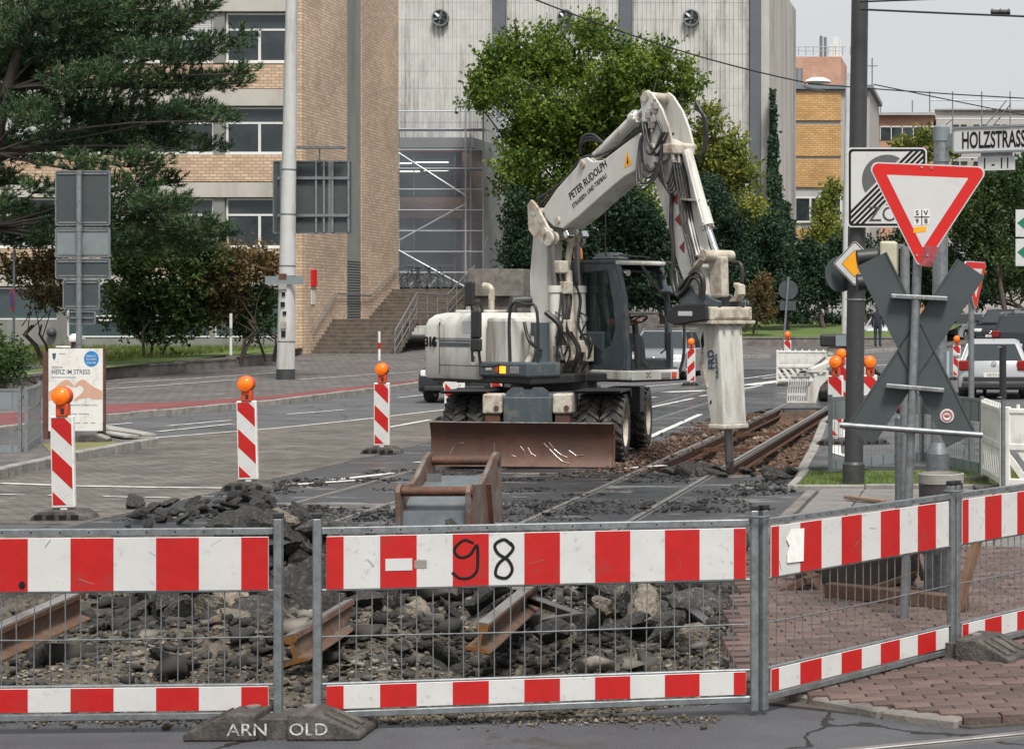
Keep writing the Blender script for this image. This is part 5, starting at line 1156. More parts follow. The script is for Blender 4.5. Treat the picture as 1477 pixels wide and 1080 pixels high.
# gravel and crumbs too small to pick apart
def pebbles(name, label, pts, size, m, cat='gravel', cube=False):
    n = len(pts); s = size * RNG.lognormal(0, .5, n)[:, None, None]
    base = np.array([(1, 0, 0), (-1, 0, 0), (0, 1, 0), (0, -1, 0), (0, 0, .7), (0, 0, -.7)], float)
    if cube: base = np.array([(x, y, z) for z in (-.5, .5) for x, y in ((-1, -1), (1, -1), (1, 1), (-1, 1))], float) * .75
    nb_ = len(base); th = RNG.uniform(0, 6.3, n); c, q = np.cos(th), np.sin(th); R = np.zeros((n, 3, 3)); R[:, 0, 0] = c; R[:, 0, 1] = -q; R[:, 1, 0] = q; R[:, 1, 1] = c; R[:, 2, 2] = 1
    v = base[None] * RNG.uniform(.55, 1.3, (n, nb_, 1)) + RNG.normal(0, .22 if cube else 0, (n, nb_, 3)); v = np.einsum('nij,nkj->nki', R, v) * s + pts[:, None, :] + np.array([0, 0, .3]) * s
    f = np.array([(0, 2, 4), (2, 1, 4), (1, 3, 4), (3, 0, 4), (2, 0, 5), (1, 2, 5), (3, 1, 5), (0, 3, 5)])
    if cube: f = np.array([(0, 3, 2, 1), (4, 5, 6, 7), (0, 1, 5, 4), (1, 2, 6, 5), (2, 3, 7, 6), (3, 0, 4, 7)])
    F_ = (f[None] + nb_ * np.arange(n)[:, None, None]).reshape(-1, f.shape[1])
    return tag(mesh_np(name, v.reshape(-1, 3), F_, m), label, cat, kind='stuff')
def island_mat(name, cols, rough=.9):
    m = leaf_mat(name, cols, rough, 0.0); return m
PEB = island_mat('pebble_stone', [(.030, .025, .019), (.075, .061, .044), (.14, .118, .088), (.34, .315, .265)])
CRUMB = island_mat('asphalt_crumb', [(.012, .012, .012), (.028, .027, .026), (.050, .048, .045), (.10, .095, .085)])
pp = []
while len(pp) < 30000:
    x, y = rr.uniform(-6.9, -1.3), 9.95 + 8 * rr.random() ** 1.5
    if inside(x, y, PIT_S): pp.append((x, y, ground_z(x, y)))
pp = np.array(pp); pebbles('pit_gravel', 'loose grey brown gravel covering the floor of the pit', pp, .0085, PEB, cube=True)
ppd = np.concatenate([pp[::9], pp[pp[:, 1] > 13.4][::2]]); q2 = np.array([(x, y, ground_z(x, y)) for x, y, _ in ppd + RNG.normal(0, .3, ppd.shape)]); pebbles('pit_asphalt_crumbs', 'black asphalt crumbs scattered through the pit', q2, .015, CRUMB, cube=True)
frg = []
while len(frg) < 3600:
    x, y = rr.uniform(-6.9, -1.8), min(17.7, 12.2 + abs(rr.gauss(2.9, 1.5)))
    if inside(x, y, PIT_S): frg.append((x, y, ground_z(x, y)))
pebbles('rubble_fragments', 'small dark asphalt and concrete fragments between the slabs', np.array(frg), .030, island_mat('fragment', [(.010, .010, .010), (.024, .023, .022), (.055, .051, .046), (.22, .20, .165)]), 'rubble', True)
q3 = np.array([(rr.uniform(-6.6, -1.4), 10.06 - abs(rr.gauss(0, .10)), .004) for _ in range(2600)]); pebbles('edge_grit', 'grit spilled over the edge of the near street', q3, .008, PEB)
q4 = []
for _ in range(9000):
    x, y = rr.uniform(-8.8, -2.3), 18.2 + 7.5 * rr.random()
    if fbm(x * .6, y, .9, 3, 31) > .12 : q4.append((x, y, .006))
pebbles('track_crumbs', 'black asphalt crumbs strewn over the track bed', np.array(q4), .013, CRUMB, cube=True)
q5 = np.array([(x, y, ground_z(x, y)) for x, y in ((rr.uniform(-5.15, -2.6), rr.uniform(24.9, 42)) for _ in range(5000)) if inside(x, y, TR_S)])
pebbles('trench_gravel', 'brown gravel and soil crumbs in the trench', q5, .022, island_mat('trench_stone', [(.04, .022, .014), (.09, .05, .03), (.15, .09, .06), (.30, .25, .19)]))
# soil spilled beside the trench edges
q6 = np.array([(rr.choice((-5.15, -4.9)) + rr.gauss(0, .22), rr.uniform(25.3, 40), .008) for _ in range(1500)]); pebbles('trench_spoil', 'soil crumbs spilled along the trench edge', q6, .020, island_mat('spoil', [(.03, .018, .012), (.07, .042, .028), (.12, .075, .05), (.2, .15, .11)]))

# ---- pieces of old rail in the pit
RP = [(-.075, 0), (.075, 0), (.075, .012), (.012, .030), (.010, .115), (.035, .125), (.035, .16), (-.035, .16), (-.035, .125), (-.010, .115), (-.012, .030), (-.075, .012)]
def old_rail(a, b, roll, label, sc=1.0):
    a, b = Vector(a), Vector(b); d = (b - a); L = d.length; x = d / L; y = Vector((0, 0, 1)).cross(x).normalized(); z = x.cross(y)
    R_ = Matrix.Rotation(roll, 3, x); y, z = R_ @ y, R_ @ z
    r = thing('old_rail', label, 'rail', a, 0, 'cut lengths of old rail in the pit'); mb = MB(); mb.prism([(p[0] * sc, p[1] * sc) for p in RP], (0, 0, 0), y, z, d); mb.build('rail_section', M['rustd'], r, 0, bevel=.005, seg=1)
    e = MB(); e.prism([(p[0] * sc * .96, p[1] * sc * .96 + .002) for p in RP], x * -.003, y, z, x * .002); e.build('cut_face', mat('fresh_cut_steel', (.32, .16, .06), .4, .7, .4, 20), r, 0)
    t = MB(); t.prism([(-.030 * sc, .161 * sc), (.030 * sc, .161 * sc), (.030 * sc, .164 * sc), (-.030 * sc, .164 * sc)], (0, 0, 0), y, z, d); t.build('worn_top', M['rail_head'], r, 0)
    return r
old_rail(at(428, 957, 12.2), at(512, 902, 13.5), -.25, 'cut rail poking out of the rubble at the barrier gap', 1.15)
old_rail(at(688, 940, 12.3), at(770, 868, 14.6), .2, 'rusty cut rail lying behind the board with the scrawled number', 1.15)
old_rail(at(-30, 958, 11.8), at(112, 892, 13.2), .1, 'soil covered rail at the chipped barrier board', 1.2)
def angle_iron(a, b, label):
    mb = MB(); mb.beam(a, b, .07, .012); mb.beam(Vector(a) + Vector((0, .03, -.03)), Vector(b) + Vector((0, .03, -.03)), .012, .06); return tag(mb.build('angle_iron', M['rodd'], None, 0), label, 'angle iron', 'bent angle irons in the pit')
angle_iron(at(758, 858, 14.2), at(838, 886, 13.6), 'angle iron sloping down beside the rusty cut rail'); angle_iron(at(780, 893, 13.4), at(838, 884, 13.5), 'short angle iron meeting the sloping one'); angle_iron(at(985, 868, 14.2), at(1040, 912, 13.2), 'angle iron lying across blocks at the paver edge')
# ---- rusty steel frame and timbers on the pavers
fr = thing('rusty_steel_frame', 'rusty brown steel frame with a black trough lying on the brick pavers', 'steel frame', (-1.0, 15.0, .05))
def FR(mb, nm, m): mb.M = Matrix.Translation((1.0, -15.0, -.05)); return mb.build(nm, m, fr, 0, bevel=.006, seg=1)
mb = MB(); mb.beam(at(1100, 868, 14.3), at(1160, 838, 14.3), .06, .06); FR(mb, 'bent_arm', M['rustd'])
mb = MB(); mb.beam(at(1160, 838, 14.3), at(1180, 832, 14.4), .06, .06); FR(mb, 'bent_arm', M['rustd'])
mb = MB(); mb.beam(at(1165, 822, 14.4), at(1200, 872, 14.2), .08, .03); FR(mb, 'strut', M['rustd'])
mb = MB(); mb.beam(at(1135, 800, 14.8), at(1190, 868, 14.8), .10, .03); FR(mb, 'strut', M['rustd'])
mb = MB(); mb.prism([(1150, 872), (1185, 872), (1320, 832), (1326, 800), (1150, 815)] and [(p.x, p.z) for p in (at(1150, 872, 14.6), at(1190, 870, 14.6), at(1322, 832, 14.6), at(1326, 796, 14.6), at(1150, 812, 14.6))], (0, 14.45, 0), (1, 0, 0), (0, 0, 1), (0, .5, 0)); FR(mb, 'trough', mat('sooty_steel', (.030, .022, .018), .7, .2, .4, 8))
mb = MB(); mb.beam(at(1190, 872, 14.2), at(1322, 828, 14.2), .04, .05); FR(mb, 'lower_rail', M['rustd'])
mb = MB(); mb.beam(at(1318, 790, 14.3), at(1332, 836, 14.3), .04, .04); FR(mb, 'end_bar', M['rustd'])
mb = MB(); a_, b_ = gp(1195, 872), gp(1392, 893); mb.beam((a_[0], a_[1], .11), (b_[0], b_[1], .11), .10, .10); tag(mb.build('old_beam', M['rustd'], None, 0, bevel=.008), 'long rusty beam lying on the pavers behind the barrier', 'beam')
mb = MB(); mb.beam(at(1412, 770, 13.4), at(1381, 880, 13.2), .05, .07); tag(mb.build('leaning_plank', mat('weathered_plank', (.16, .085, .045), .85, var=.3, scale=8), None, 0, bevel=.005), 'brown timber plank leaning behind the twin barrier posts', 'plank')
mb = MB(); a_, b_ = gp(1220, 728), gp(1275, 733); mb.beam((a_[0], a_[1], .09), (b_[0], b_[1], .075), .08, .04); tag(mb.build('timber_offcut', mat('grey_offcut', (.20, .13, .10), .85), None, 0, bevel=.01), 'thin brown timber offcut on the slab footpath', 'timber')

# ---- grading bucket set down in front of the blade
bk = thing('excavator_bucket', 'grey and rusty excavator bucket set down in front of the blade', 'bucket', (-5.27, 18.35, 0), .02)
prof = [(0, 0), (-.03, .40), (.0, .45), (.06, .475), (.14, .46), (.44, .44), (.62, .50), (.92, .655), (1.08, .70), (1.19, .69), (1.25, .62), (1.30, .30), (1.36, 0)]
for x in (-.36, .30):
    mb = MB(); mb.prism(prof, (x, 0, 0), (0, 1, 0), (0, 0, 1), (.045, 0, 0)); sp_ = mb.build('side_plate', M['bucketr'], bk, 0, bevel=.008)
    for (yy_, z) in ((.06, .40), (1.14, .61)):
        q = MB(); xo = x - .012 if x < 0 else x + .045; q.cyl((xo, yy_, z), (xo + .012, yy_, z), .055, n=16); q.build('pin_boss', M['rust'], sp_)
    q = MB(); xo = x - .022 if x < 0 else x + .045; q.beam((xo + .011, .75, .0), (xo + .011, .62, .42), .022, .07, up=(1, 0, 0)); q.build('rib', M['rust'], sp_, 0)
for (yy_, z) in ((.06, .40), (1.14, .61)):
    mb = MB(); mb.cyl((-.31, yy_, z), (.30, yy_, z), .046, n=18); mb.build('cross_tube', M['rust'], bk)
sh = [(.06, 0), (.10, .20), (.26, .30), (.34, .335), (.80, .40), (1.02, .47), (1.10, .40), (1.20, .0)]
for i in range(len(sh) - 1):
    (y0, z0), (y1, z1) = sh[i], sh[i + 1]; mb = MB(); mb.beam((-.008 - .3, y0, z0), (-.008 - .3, y0, z0), .1, .1) if False else None
    d_ = Vector((0, y1 - y0, z1 - z0)); n_ = Vector((0, -d_.z, d_.y)).normalized() * .015
    mb.add([(-.314, y0, z0), (.299, y0, z0), (.299, y1, z1), (-.314, y1, z1), Vector((-.314, y0, z0)) - n_, Vector((.299, y0, z0)) - n_, Vector((.299, y1, z1)) - n_, Vector((-.314, y1, z1)) - n_], [(0, 1, 2, 3), (7, 6, 5, 4), (0, 4, 5, 1), (1, 5, 6, 2), (2, 6, 7, 3), (3, 7, 4, 0)])
    mb.build('shell_plate', M['bucket'], bk, 0)
mb = MB(); mb.bb(-.30, -.16, .86, .88, .38, .50); mb.build('gusset', M['bucket'], bk, 0)
mb = MB(); mb.prism([(0, 0), (.16, 0), (.16, .06), (0, .06)], (-.05, .52, .3785), (1, 0, 0), (0, .99, .14), (0, -.0005, .004)); mb.build('maker_plate', M['white_pl'], bk, 0)
mb = MB(); mb.bb(-.9, .9, 0, 0, 0, 0) if False else None
# ================================================================== THE WHEELED EXCAVATOR
EX = thing('wheeled_excavator', 'pale grey wheeled excavator with a breaker hammer on its folded boom', 'excavator', (-6.4, 28.4, 0))
YU = math.radians(3.0)          # undercarriage heading
YS = math.radians(-39.7)        # superstructure heading; local x forward, y left
def U(mb, nm, m, par=None, **k):
    o = mb.build(nm, m, par or EX, k.pop('sm', 35), **k)
    if par is None: o.rotation_euler = (0, 0, YU)
    return o
def T_(mb, nm, m, par=None, **k):
    o = mb.build(nm, m, par or EX, k.pop('sm', 35), **k)
    if par is None: o.rotation_euler = (0, 0, YS)
    return o
# --- tyres
def tyre_mesh():
    mb = MB(); w, R = .145, .455
    mb.lathe([(.27, -w), (.36, -w - .012), (R - .05, -w - .008), (R - .012, -w + .03), (R, -w + .07), (R, w - .07), (R - .012, w - .03), (R - .05, w + .008), (.36, w + .012), (.27, w)], (0, 0, 0), 'X', 40)
    n = 22
    for s in (-1, 1):
        for k in range(n):
            t = 2 * math.pi * (k + (.25 if s > 0 else -.25)) / n
            Rm = Matrix.Rotation(t, 3, 'X')
            vs = []
            for (x, da, r) in ((.012, .10, R - .01), (.012, .20, R - .01), (w + .004, -.10, R - .03), (w + .004, -.0, R - .03), (.012, .10, R + .034), (.012, .20, R + .034), (w + .004, -.10, R + .010), (w + .004, 0.0, R + .010)):
                vs.append((s * x, math.sin(t + da) * r, math.cos(t + da) * r))
            mb.add(vs, [(0, 1, 5, 4), (2, 6, 7, 3), (0, 4, 6, 2), (1, 3, 7, 5), (4, 5, 7, 6), (0, 2, 3, 1)])
    return mb.mesh('tyre', M['tyre'], 40)
def rim_mesh():
    mb = MB(); mb.lathe([(.001, .02), (.10, .02), (.11, .05), (.16, .05), (.20, -.02), (.24, -.03), (.265, .10), (.28, .145), (.28, -.145), (.25, -.10), (.001, -.10)], (0, 0, 0), 'X', 28)
    for k in range(8):
        t = k * math.pi / 4; mb.cyl((.05, math.cos(t) * .135, math.sin(t) * .135), (.075, math.cos(t) * .135, math.sin(t) * .135), .014, n=6)
    return mb.mesh('rim', M['exc2'], 40)
TM, RM = tyre_mesh(), rim_mesh()
RZ = Matrix.Rotation(YU, 4, 'Z')
for ya in (-1.28, 1.28):
    for xa, sgn in ((-1.07, -1), (-.75, -1), (.75, 1), (1.07, 1)):
        wl = bpy.data.objects.new('wheel', RM); COL.objects.link(wl); wl.parent = EX; wl.matrix_local = RZ @ Matrix.Translation((xa, ya, .49)) @ Matrix.Rotation(0 if sgn > 0 else math.pi, 4, 'Z') @ Matrix.Rotation(random.uniform(0, 3), 4, 'X')
        ty = bpy.data.objects.new('tyre', TM); COL.objects.link(ty); ty.parent = wl
# --- chassis
mb = MB(); mb.bb(-.42, .42, -1.7, 1.8, .58, .98); U(mb, 'chassis', M['excgrey'], bevel=.03, sm=0)
for ya in (-1.28, 1.28):
    mb = MB(); mb.cyl((-1.1, ya, .49), (1.1, ya, .49), .12, n=14); mb.sphere((0, ya, .49), .24, 14); U(mb, 'axle', M['excgrey'])
mb = MB(); mb.cyl((0, 0, .97), (0, 0, 1.10), .62, n=36); U(mb, 'slewing_ring', M['black'])
mb = MB(); mb.bb(-.34, .32, -2.02, -1.72, .50, .95); fb = U(mb, 'front_box', M['excgrey'], bevel=.02, sm=0)
q = MB(); q.prism([(-.28, 0), (.28, 0), (.28, .06), (.2, .12), (.08, .12), (.05, .09), (-.05, .09), (-.08, .12), (-.2, .12), (-.28, .06)], (-.02, -1.98, .955), (1, 0, 0), (0, 0, 1), (0, .06, 0)); q.build('hitch_plate', M['excgrey'], fb, 0)
for x in (-.48, .46):
    mb = MB(); mb.bb(x - .13, x + .13, -2.06, -1.74, .72, .99); U(mb, 'mount_block', M['exc2'], bevel=.025, sm=0)
    mb = MB(); mb.bb(x - .10, x + .10, -2.03, -1.78, .48, .72); U(mb, 'mount_leg', M['rust'], bevel=.01, sm=0)
    mb = MB(); mb.cyl((x + .06, -2.075, .80), (x + .06, -2.06, .80), .035, n=10); U(mb, 'mount_bolt', M['rust'])
for s in (-1, 1):
    mb = MB(); mb.prism([(-.62, 1.02), (.55, 1.02), (.62, .90), (.52, .90), (.47, .985), (-.55, .985)], (s * .58 if s > 0 else -1.22, -1.28, 0), (0, 1, 0), (0, 0, 1), (.64, 0, 0)); U(mb, 'mudguard', M['black'], sm=0, bevel=.008)
    mb = MB(); mb.bb(s * .62 - .18, s * .62 + .18, -.60, .60, .60, .96); U(mb, 'side_locker', M['excgrey'], bevel=.02, sm=0)
# step and rear outrigger box at the right hand rear wheel
mb = MB(); mb.bb(.92, 1.24, .1, .62, .62, 1.0); U(mb, 'step_box', M['black'], bevel=.015, sm=0)
# --- dozer blade
prof = [(-.10, .0), (-.03, .10), (.0, .24), (0, .38), (-.04, .50), (-.10, .585), (-.075, .60), (-.01, .51), (.035, .38), (.035, .24), (.01, .09), (-.06, -.0)]
mb = MB(); mb.prism(prof, (-1.235, -2.32, .045), (0, 1, 0), (0, 0, 1), (2.42, 0, -.03)); bl = U(mb, 'dozer_blade', M['rustb'], bevel=.004, sm=30)
mb = MB(); mb.beam((-1.235, -2.43, .638), (1.185, -2.43, .608), .022, .014); mb.build('worn_top_edge', M['bare'], bl, 0)
mb = MB(); mb.prism([(p[0] - .004, p[1]) for p in prof], (1.19, -2.32, .015), (0, 1, 0), (0, 0, 1), (.02, 0, 0)); mb.build('end_plate', M['rust'], bl, 0)
for k, pts in enumerate(([(-.98, .16), (-.93, .26), (-.86, .30), (-.80, .31)], [(.26, .30), (.34, .22), (.44, .12), (.52, .06), (.62, .03)], [(.33, .31), (.40, .22), (.50, .14), (.58, .11)], [(-.40, .30), (-.39, .18), (-.36, .12)], [(.05, .24), (.10, .16), (.16, .13)], [(-.16, .14), (-.10, .12)], [(.6, .2), (.7, .13), (.8, .14)], [(-.05, .26), (.0, .20), (.02, .13)])):
    mb = MB()
    for i in range(len(pts) - 1):
        (x0, z0), (x1, z1) = pts[i], pts[i + 1]; yv = lambda z: -2.32 + np.interp(z, [0, .1, .24, .38, .5, .585], [-.10, -.03, 0, 0, -.04, -.1]) - .003
        mb.tube([(x0, yv(z0), z0 + .04), (x1, yv(z1), z1 + .04)], .004, 4)
    mb.build('scratch', M['bare'], bl, 0)
for x in (-.5, .5):
    mb = MB(); mb.beam((x, -2.28, .30), (x, -1.70, .62), .12, .14); U(mb, 'blade_arm', M['rust'], sm=0)

# --- superstructure (x forward, y left)
mb = MB(); mb.prism([(-1.40, -1.12), (.94, -1.12), (.94, -.36), (.6, .1), (.95, .34), (1.30, .34), (1.30, 1.14), (-1.40, 1.14)], (0, 0, 1.09), (1, 0, 0), (0, 1, 0), (0, 0, .13)); T_(mb, 'turntable_deck', M['black'], bevel=.02, sm=0)
# engine hood, rounded
def rounded_hood(x0, x1, y0, y1, z0, z1, rv, rt, name, m):
    mb = MB(); rows = []
    for (z, ins) in ((z0, .02), (z0 + .05, 0), (z1 - rt, 0), (z1 - rt * .5, rt * .16), (z1 - rt * .15, rt * .5), (z1, rt * 1.1)):
        pl = []
        for (cx, cy, a0) in ((x1 - .05, y0 + .05, -90), (x1 - .05, y1 - .05, 0), (x0 + rv, y1 - rv, 90), (x0 + rv, y0 + rv, 180)):
            r_ = .05 if a0 in (-90, 0) else rv
            for k in range(7):
                t = math.radians(a0 + 15 * k); rr_ = max(.01, r_ - ins); pl.append((cx + math.cos(t) * rr_ - (ins if a0 in (-90, 0) and r_ < .1 else 0) * 0, cy + math.sin(t) * rr_, z))
        cxm, cym = (x0 + x1) / 2, (y0 + y1) / 2
        pl = [(cxm + (x - cxm) * (1 - ins / (x1 - x0) * .8), cym + (y - cym) * (1 - ins / (y1 - y0) * .8), z) for x, y, z in pl]
        rows.append(pl)
    n = len(rows[0]); vs = [p for r in rows for p in r]; fs = [(j * n + i, j * n + (i + 1) % n, (j + 1) * n + (i + 1) % n, (j + 1) * n + i) for j in range(len(rows) - 1) for i in range(n)]
    fs += [tuple(range(n - 1, -1, -1)), tuple((len(rows) - 1) * n + i for i in range(n))]; mb.add(vs, fs); return T_(mb, name, m, sm=50)
hood = rounded_hood(-1.62, -.14, -1.2, 1.2, 1.14, 2.09, .24, .20, 'engine_hood', M['exc'])
for z in (1.72,):
    mb = MB(); mb.bb(-1.20, -.145, -1.2035, -1.19, z - .004, z + .004); mb.build('panel_seam', M['ink'], hood, 0)
for x in (-1.10,):
    mb = MB(); mb.bb(x - .004, x + .004, -1.2035, -1.19, 1.2, 1.95); mb.build('panel_seam', M['ink'], hood, 0)
mb = MB(); mb.bb(-1.10, -.16, -1.2035, -1.19, 1.33, 1.338); mb.build('panel_seam', M['ink'], hood, 0)
for z0, z1 in ((1.675, 1.70), (1.60, 1.66)):
    mb = MB(); mb.bb(-1.09, -.36, -1.204, -1.19, z0, z1); mb.build('stripe', M['excgrey'], hood, 0)
mb = MB(); mb.bb(-.32, -.22, -1.215, -1.19, 1.58, 1.78); mb.build('vent_grip', M['black'], hood, 0)
mb = MB(); mb.bb(-.55, -.28, -1.2035, -1.19, 1.80, 1.97); mb.build('information_sticker', M['signgrey'], hood, 0)
text_obj('model_number', '316', .20, M['ink'], hood, frame((-1.46, -1.19, 1.60), (.985, -.075, 0), (0, 0, 1)), 1.0, .02, bold=.02)
mb = MB(); mb.cyl((-.27, -1.204, 1.43), (-.27, -1.19, 1.43), .085, n=24); mb.build('speed_disc', M['white_pl'], hood)
text_obj('speed_number', '20', .12, M['ink'], hood, frame((-.27, -1.2055, 1.39), (1, 0, 0), (0, 0, 1)), .8, .001, 'CENTER')
mb = MB(); mb.bb(-1.3, -.5, -.8, .5, 2.085, 2.13); mb.build('hood_lid', M['exc'], hood, 0, bevel=.02)
mb = MB(); mb.tube([(-.75, -.55, 2.05), (-.75, -.55, 2.30)], .042, 14); mb.tube([(-.75, -.55, 2.28), (-.745, -.55, 2.40), (-.78, -.57, 2.47), (-.86, -.61, 2.49)], .047, 14, crv=4); mb.build('exhaust_pipe', M['exc2'], hood, 60)
mb = MB(); mb.tube([(-.45, -.4, 2.08), (-.45, -.4, 2.25), (-.30, .5, 2.28), (-.30, .9, 2.1)], .09, 12); mb.build('air_duct', M['black'], hood, 60)
# right hand tank, valves and handrail
mb = MB(); mb.bb(-.10, .42, -1.12, -.55, 1.22, 2.02); T_(mb, 'fuel_tank', M['exc'], bevel=.05, sm=0)
mb = MB(); mb.cyl((.62, -.72, 1.35), (.62, -.72, 1.95), .13, n=18); T_(mb, 'filter_canister', M['excgrey'])
mb = MB(); mb.tube([(.45, -1.1, 1.25), (.45, -1.1, 2.15), (.75, -1.05, 2.2), (.92, -1.0, 2.1), (.94, -1.0, 1.25)], .022, 8, crv=5); T_(mb, 'handrail', M['black'], sm=60)
mb = MB(); mb.tube([(.62, -.62, 2.1), (.78, -.5, 1.9), (.70, -.45, 1.6), (.85, -.5, 1.4)], .04, 8, crv=5); mb.tube([(.50, -.9, 1.95), (.68, -.95, 1.7), (.78, -.8, 1.55)], .025, 8, crv=5); T_(mb, 'hose_bundle', M['blackm'], sm=60)
mb = MB(); mb.bb(-.16, .97, -1.21, -.62, 1.19, 1.40); dk = T_(mb, 'light_deck', M['excgrey'], bevel=.03, sm=0)
for x, m_, w_ in ((.26, M['lamp_red'], .05), (.36, M['amber'], .13), (.60, M['chrome'], .20)):
    q = MB(); q.bb(x, x + w_, -1.222, -1.205, 1.24, 1.34); q.build('lamp', m_, dk, 0, bevel=.006)
q = MB(); q.bb(.03, .16, -1.2145, -1.205, 1.28, 1.34); q.build('data_plate', M['signgrey'], dk, 0)
for (bx, by, bz, w_, h_) in ((-.22, -1.30, 2.36, .19, .36), (.10, -1.42, 1.93, .20, .40), (.10, -1.42, 1.64, .22, .19)):
    q = MB(); q.box((bx, by, bz), (w_, .07, h_)); T_(q, 'mirror', M['black'], bevel=.03, sm=0)
mb = MB(); mb.tube([(-.22, -1.26, 1.4), (-.22, -1.26, 2.15)], .018, 6, crv=5); mb.tube([(-.22, -1.26, 2.10), (-.30, -1.2, 2.22), (-.42, -1.0, 2.26), (-.48, -.9, 2.10)], .022, 6, crv=5); mb.tube([(.10, -1.39, 1.95), (.10, -1.36, 1.42), (.16, -1.32, 1.34), (.40, -1.25, 1.36)], .02, 6, crv=5); T_(mb, 'mirror_arms', M['black'], sm=60)
mb = MB(); mb.tube([(.56, -1.0, 1.22), (.60, -.85, 1.5), (.62, -.8, 1.75), (.70, -.7, 1.25)], .05, 8, crv=5); T_(mb, 'protective_sleeve', M['exc2'], sm=60)
# --- cab
cabp = [(-.12, 1.20), (1.18, 1.20), (1.30, 1.30), (1.22, 2.35), (1.02, 2.86), (-.12, 2.86)]
Y0, Y1 = .30, 1.20
CAB = MB(); CAB.prism([(-.12, 1.12), (1.34, 1.12), (1.36, 1.26), (-.12, 1.26)], (0, Y0 - .02, 0), (1, 0, 0), (0, 0, 1), (0, Y1 - Y0 + .04, 0)); cab = T_(CAB, 'cab', M['exc'], bevel=.02, sm=0)
q = MB(); q.bb(-.14, 1.0, Y0, Y1, 2.80, 2.855); q.build('cab_roof', M['excgrey'], cab, 0, bevel=.02)
q = MB(); q.bb(1.0, 1.10, Y0 + .01, Y1 - .01, 2.78, 2.84); q.build('roof_visor', M['exc'], cab, 0, bevel=.02)
# near side: slate panel with a tall window
side_out = [(-.12, 1.26), (1.22, 1.26), (1.24, 1.5), (1.16, 2.3), (1.00, 2.80), (-.12, 2.80)]
win_out = [(.10, 1.85), (.10, 2.66), (.84, 2.70), (.98, 2.2), (1.02, 1.85), (.92, 1.62), (.72, 1.55)]
def ring_poly(outer, inner, y, th, name, m, par):
    rings = [[Vector((p[0], p[1], 0)) for p in outer], [Vector((p[0], p[1], 0)) for p in inner]]; tri = geometry.tessellate_polygon(rings); flat = rings[0] + rings[1]; b = MB(); n = len(flat)
    vs = [(p.x, y, p.y) for p in flat] + [(p.x, y + th, p.y) for p in flat]; fs = [tuple(t) for t in tri] + [tuple(i + n for i in reversed(t)) for t in tri]
    for off, L in ((0, len(outer)), (len(outer), len(inner))):
        for i in range(L): a, c = off + i, off + (i + 1) % L; fs.append((a, c, c + n, a + n))
    b.add(vs, fs); return b.build(name, m, par, 0, bevel=.012)
ring_poly(side_out, win_out, Y0, .05, 'side_panel', M['excgrey'], cab)
q = MB(); q.prism(win_out, (0, Y0 + .02, 0), (1, 0, 0), (0, 0, 1), (0, .01, 0)); q.build('side_window', M['glass'], cab, 0)
# far side: door with glass
door_in = [(.05, 1.40), (.05, 2.70), (.90, 2.70), (1.08, 2.3), (1.14, 1.40)]
ring_poly(side_out, door_in, Y1 - .05, .05, 'door', M['excgrey'], cab)
q = MB(); q.prism(door_in, (0, Y1 - .03, 0), (1, 0, 0), (0, 0, 1), (0, .01, 0)); q.build('door_window', M['glass_clear'], cab, 0)
q = MB(); q.bb(-.12, -.07, Y0 + .05, Y1 - .05, 1.26, 2.80); q.build('rear_wall', mat('cab_dark_lining', (.030, .033, .034), .7), cab, 0)
# front: posts, lower glass, opened upper glass under the roof
for y in (Y0 + .055, Y1 - .055):
    q = MB(); q.tube([(1.24, y, 1.26), (1.25, y, 1.5), (1.17, y, 2.3), (1.02, y, 2.79)], .042, 8); q.build('front_post', M['excgrey'], cab, 60)
q = MB(); q.prism([(Y0 + .1, 1.30), (Y0 + .16, 1.265), (Y1 - .16, 1.265), (Y1 - .1, 1.30), (Y1 - .1, 1.78), (Y0 + .1, 1.78)], (1.255, 0, 0), (0, 1, 0), (-.03, 0, 1), (.01, 0, 0)); q.build('lower_windscreen', M['glass_clear'], cab, 0)
q = MB(); q.tube([(1.27, Y0 + .08, 1.8), (1.275, Y0 + .09, 1.32), (1.275, Y0 + .16, 1.275), (1.275, Y1 - .16, 1.275), (1.275, Y1 - .09, 1.32), (1.26, Y1 - .08, 1.8)], .016, 6, crv=5); q.build('windscreen_seal', M['black'], cab, 60)
q = MB(); q.bb(.2, .95, Y0 + .08, Y1 - .08, 2.70, 2.712); q.build('raised_windscreen', M['glass_clear'], cab, 0)
q = MB(); q.tube([(1.36, Y1 + .02, 1.2), (1.42, Y1 + .06, 1.6), (1.36, Y1 + .06, 2.45), (1.20, Y1 + .02, 2.78), (1.0, Y1, 2.84)], .022, 8, crv=5); q.build('grab_bar', M['black'], cab, 60)
q = MB(); q.tube([(1.2, Y1 - .2, 1.5), (1.28, Y1 - .18, 1.55), (1.28, Y1 - .18, 2.02), (1.2, Y1 - .2, 2.08)], .014, 6); q.build('inner_handle', M['black'], cab, 60)
for y in (Y0 + .12, Y1 - .10):
    q = MB(); q.cyl((1.08, y, 2.68), (1.17, y, 2.66), .045, n=12); q.build('work_lamp', M['chrome'], cab)
q = MB(); q.box((1.30, Y1 - .12, 2.42), (.26, .18, .06), Matrix.Rotation(.5, 3, 'X')); q.build('wiper_motor', M['excgrey'], cab, 0, bevel=.02)
q = MB(); q.beam((1.25, Y1 - .1, 2.25), (1.08, Y0 + .45, 2.78), .02, .02); q.beam((1.26, Y1 - .14, 2.24), (1.10, Y0 + .40, 2.78), .012, .012); q.build('wiper', M['black'], cab, 0)
q = MB(); q.box((1.18, Y1 + .22, 2.44), (.05, .19, .30)); q.box((1.18, Y1 + .24, 2.22), (.05, .17, .14)); 
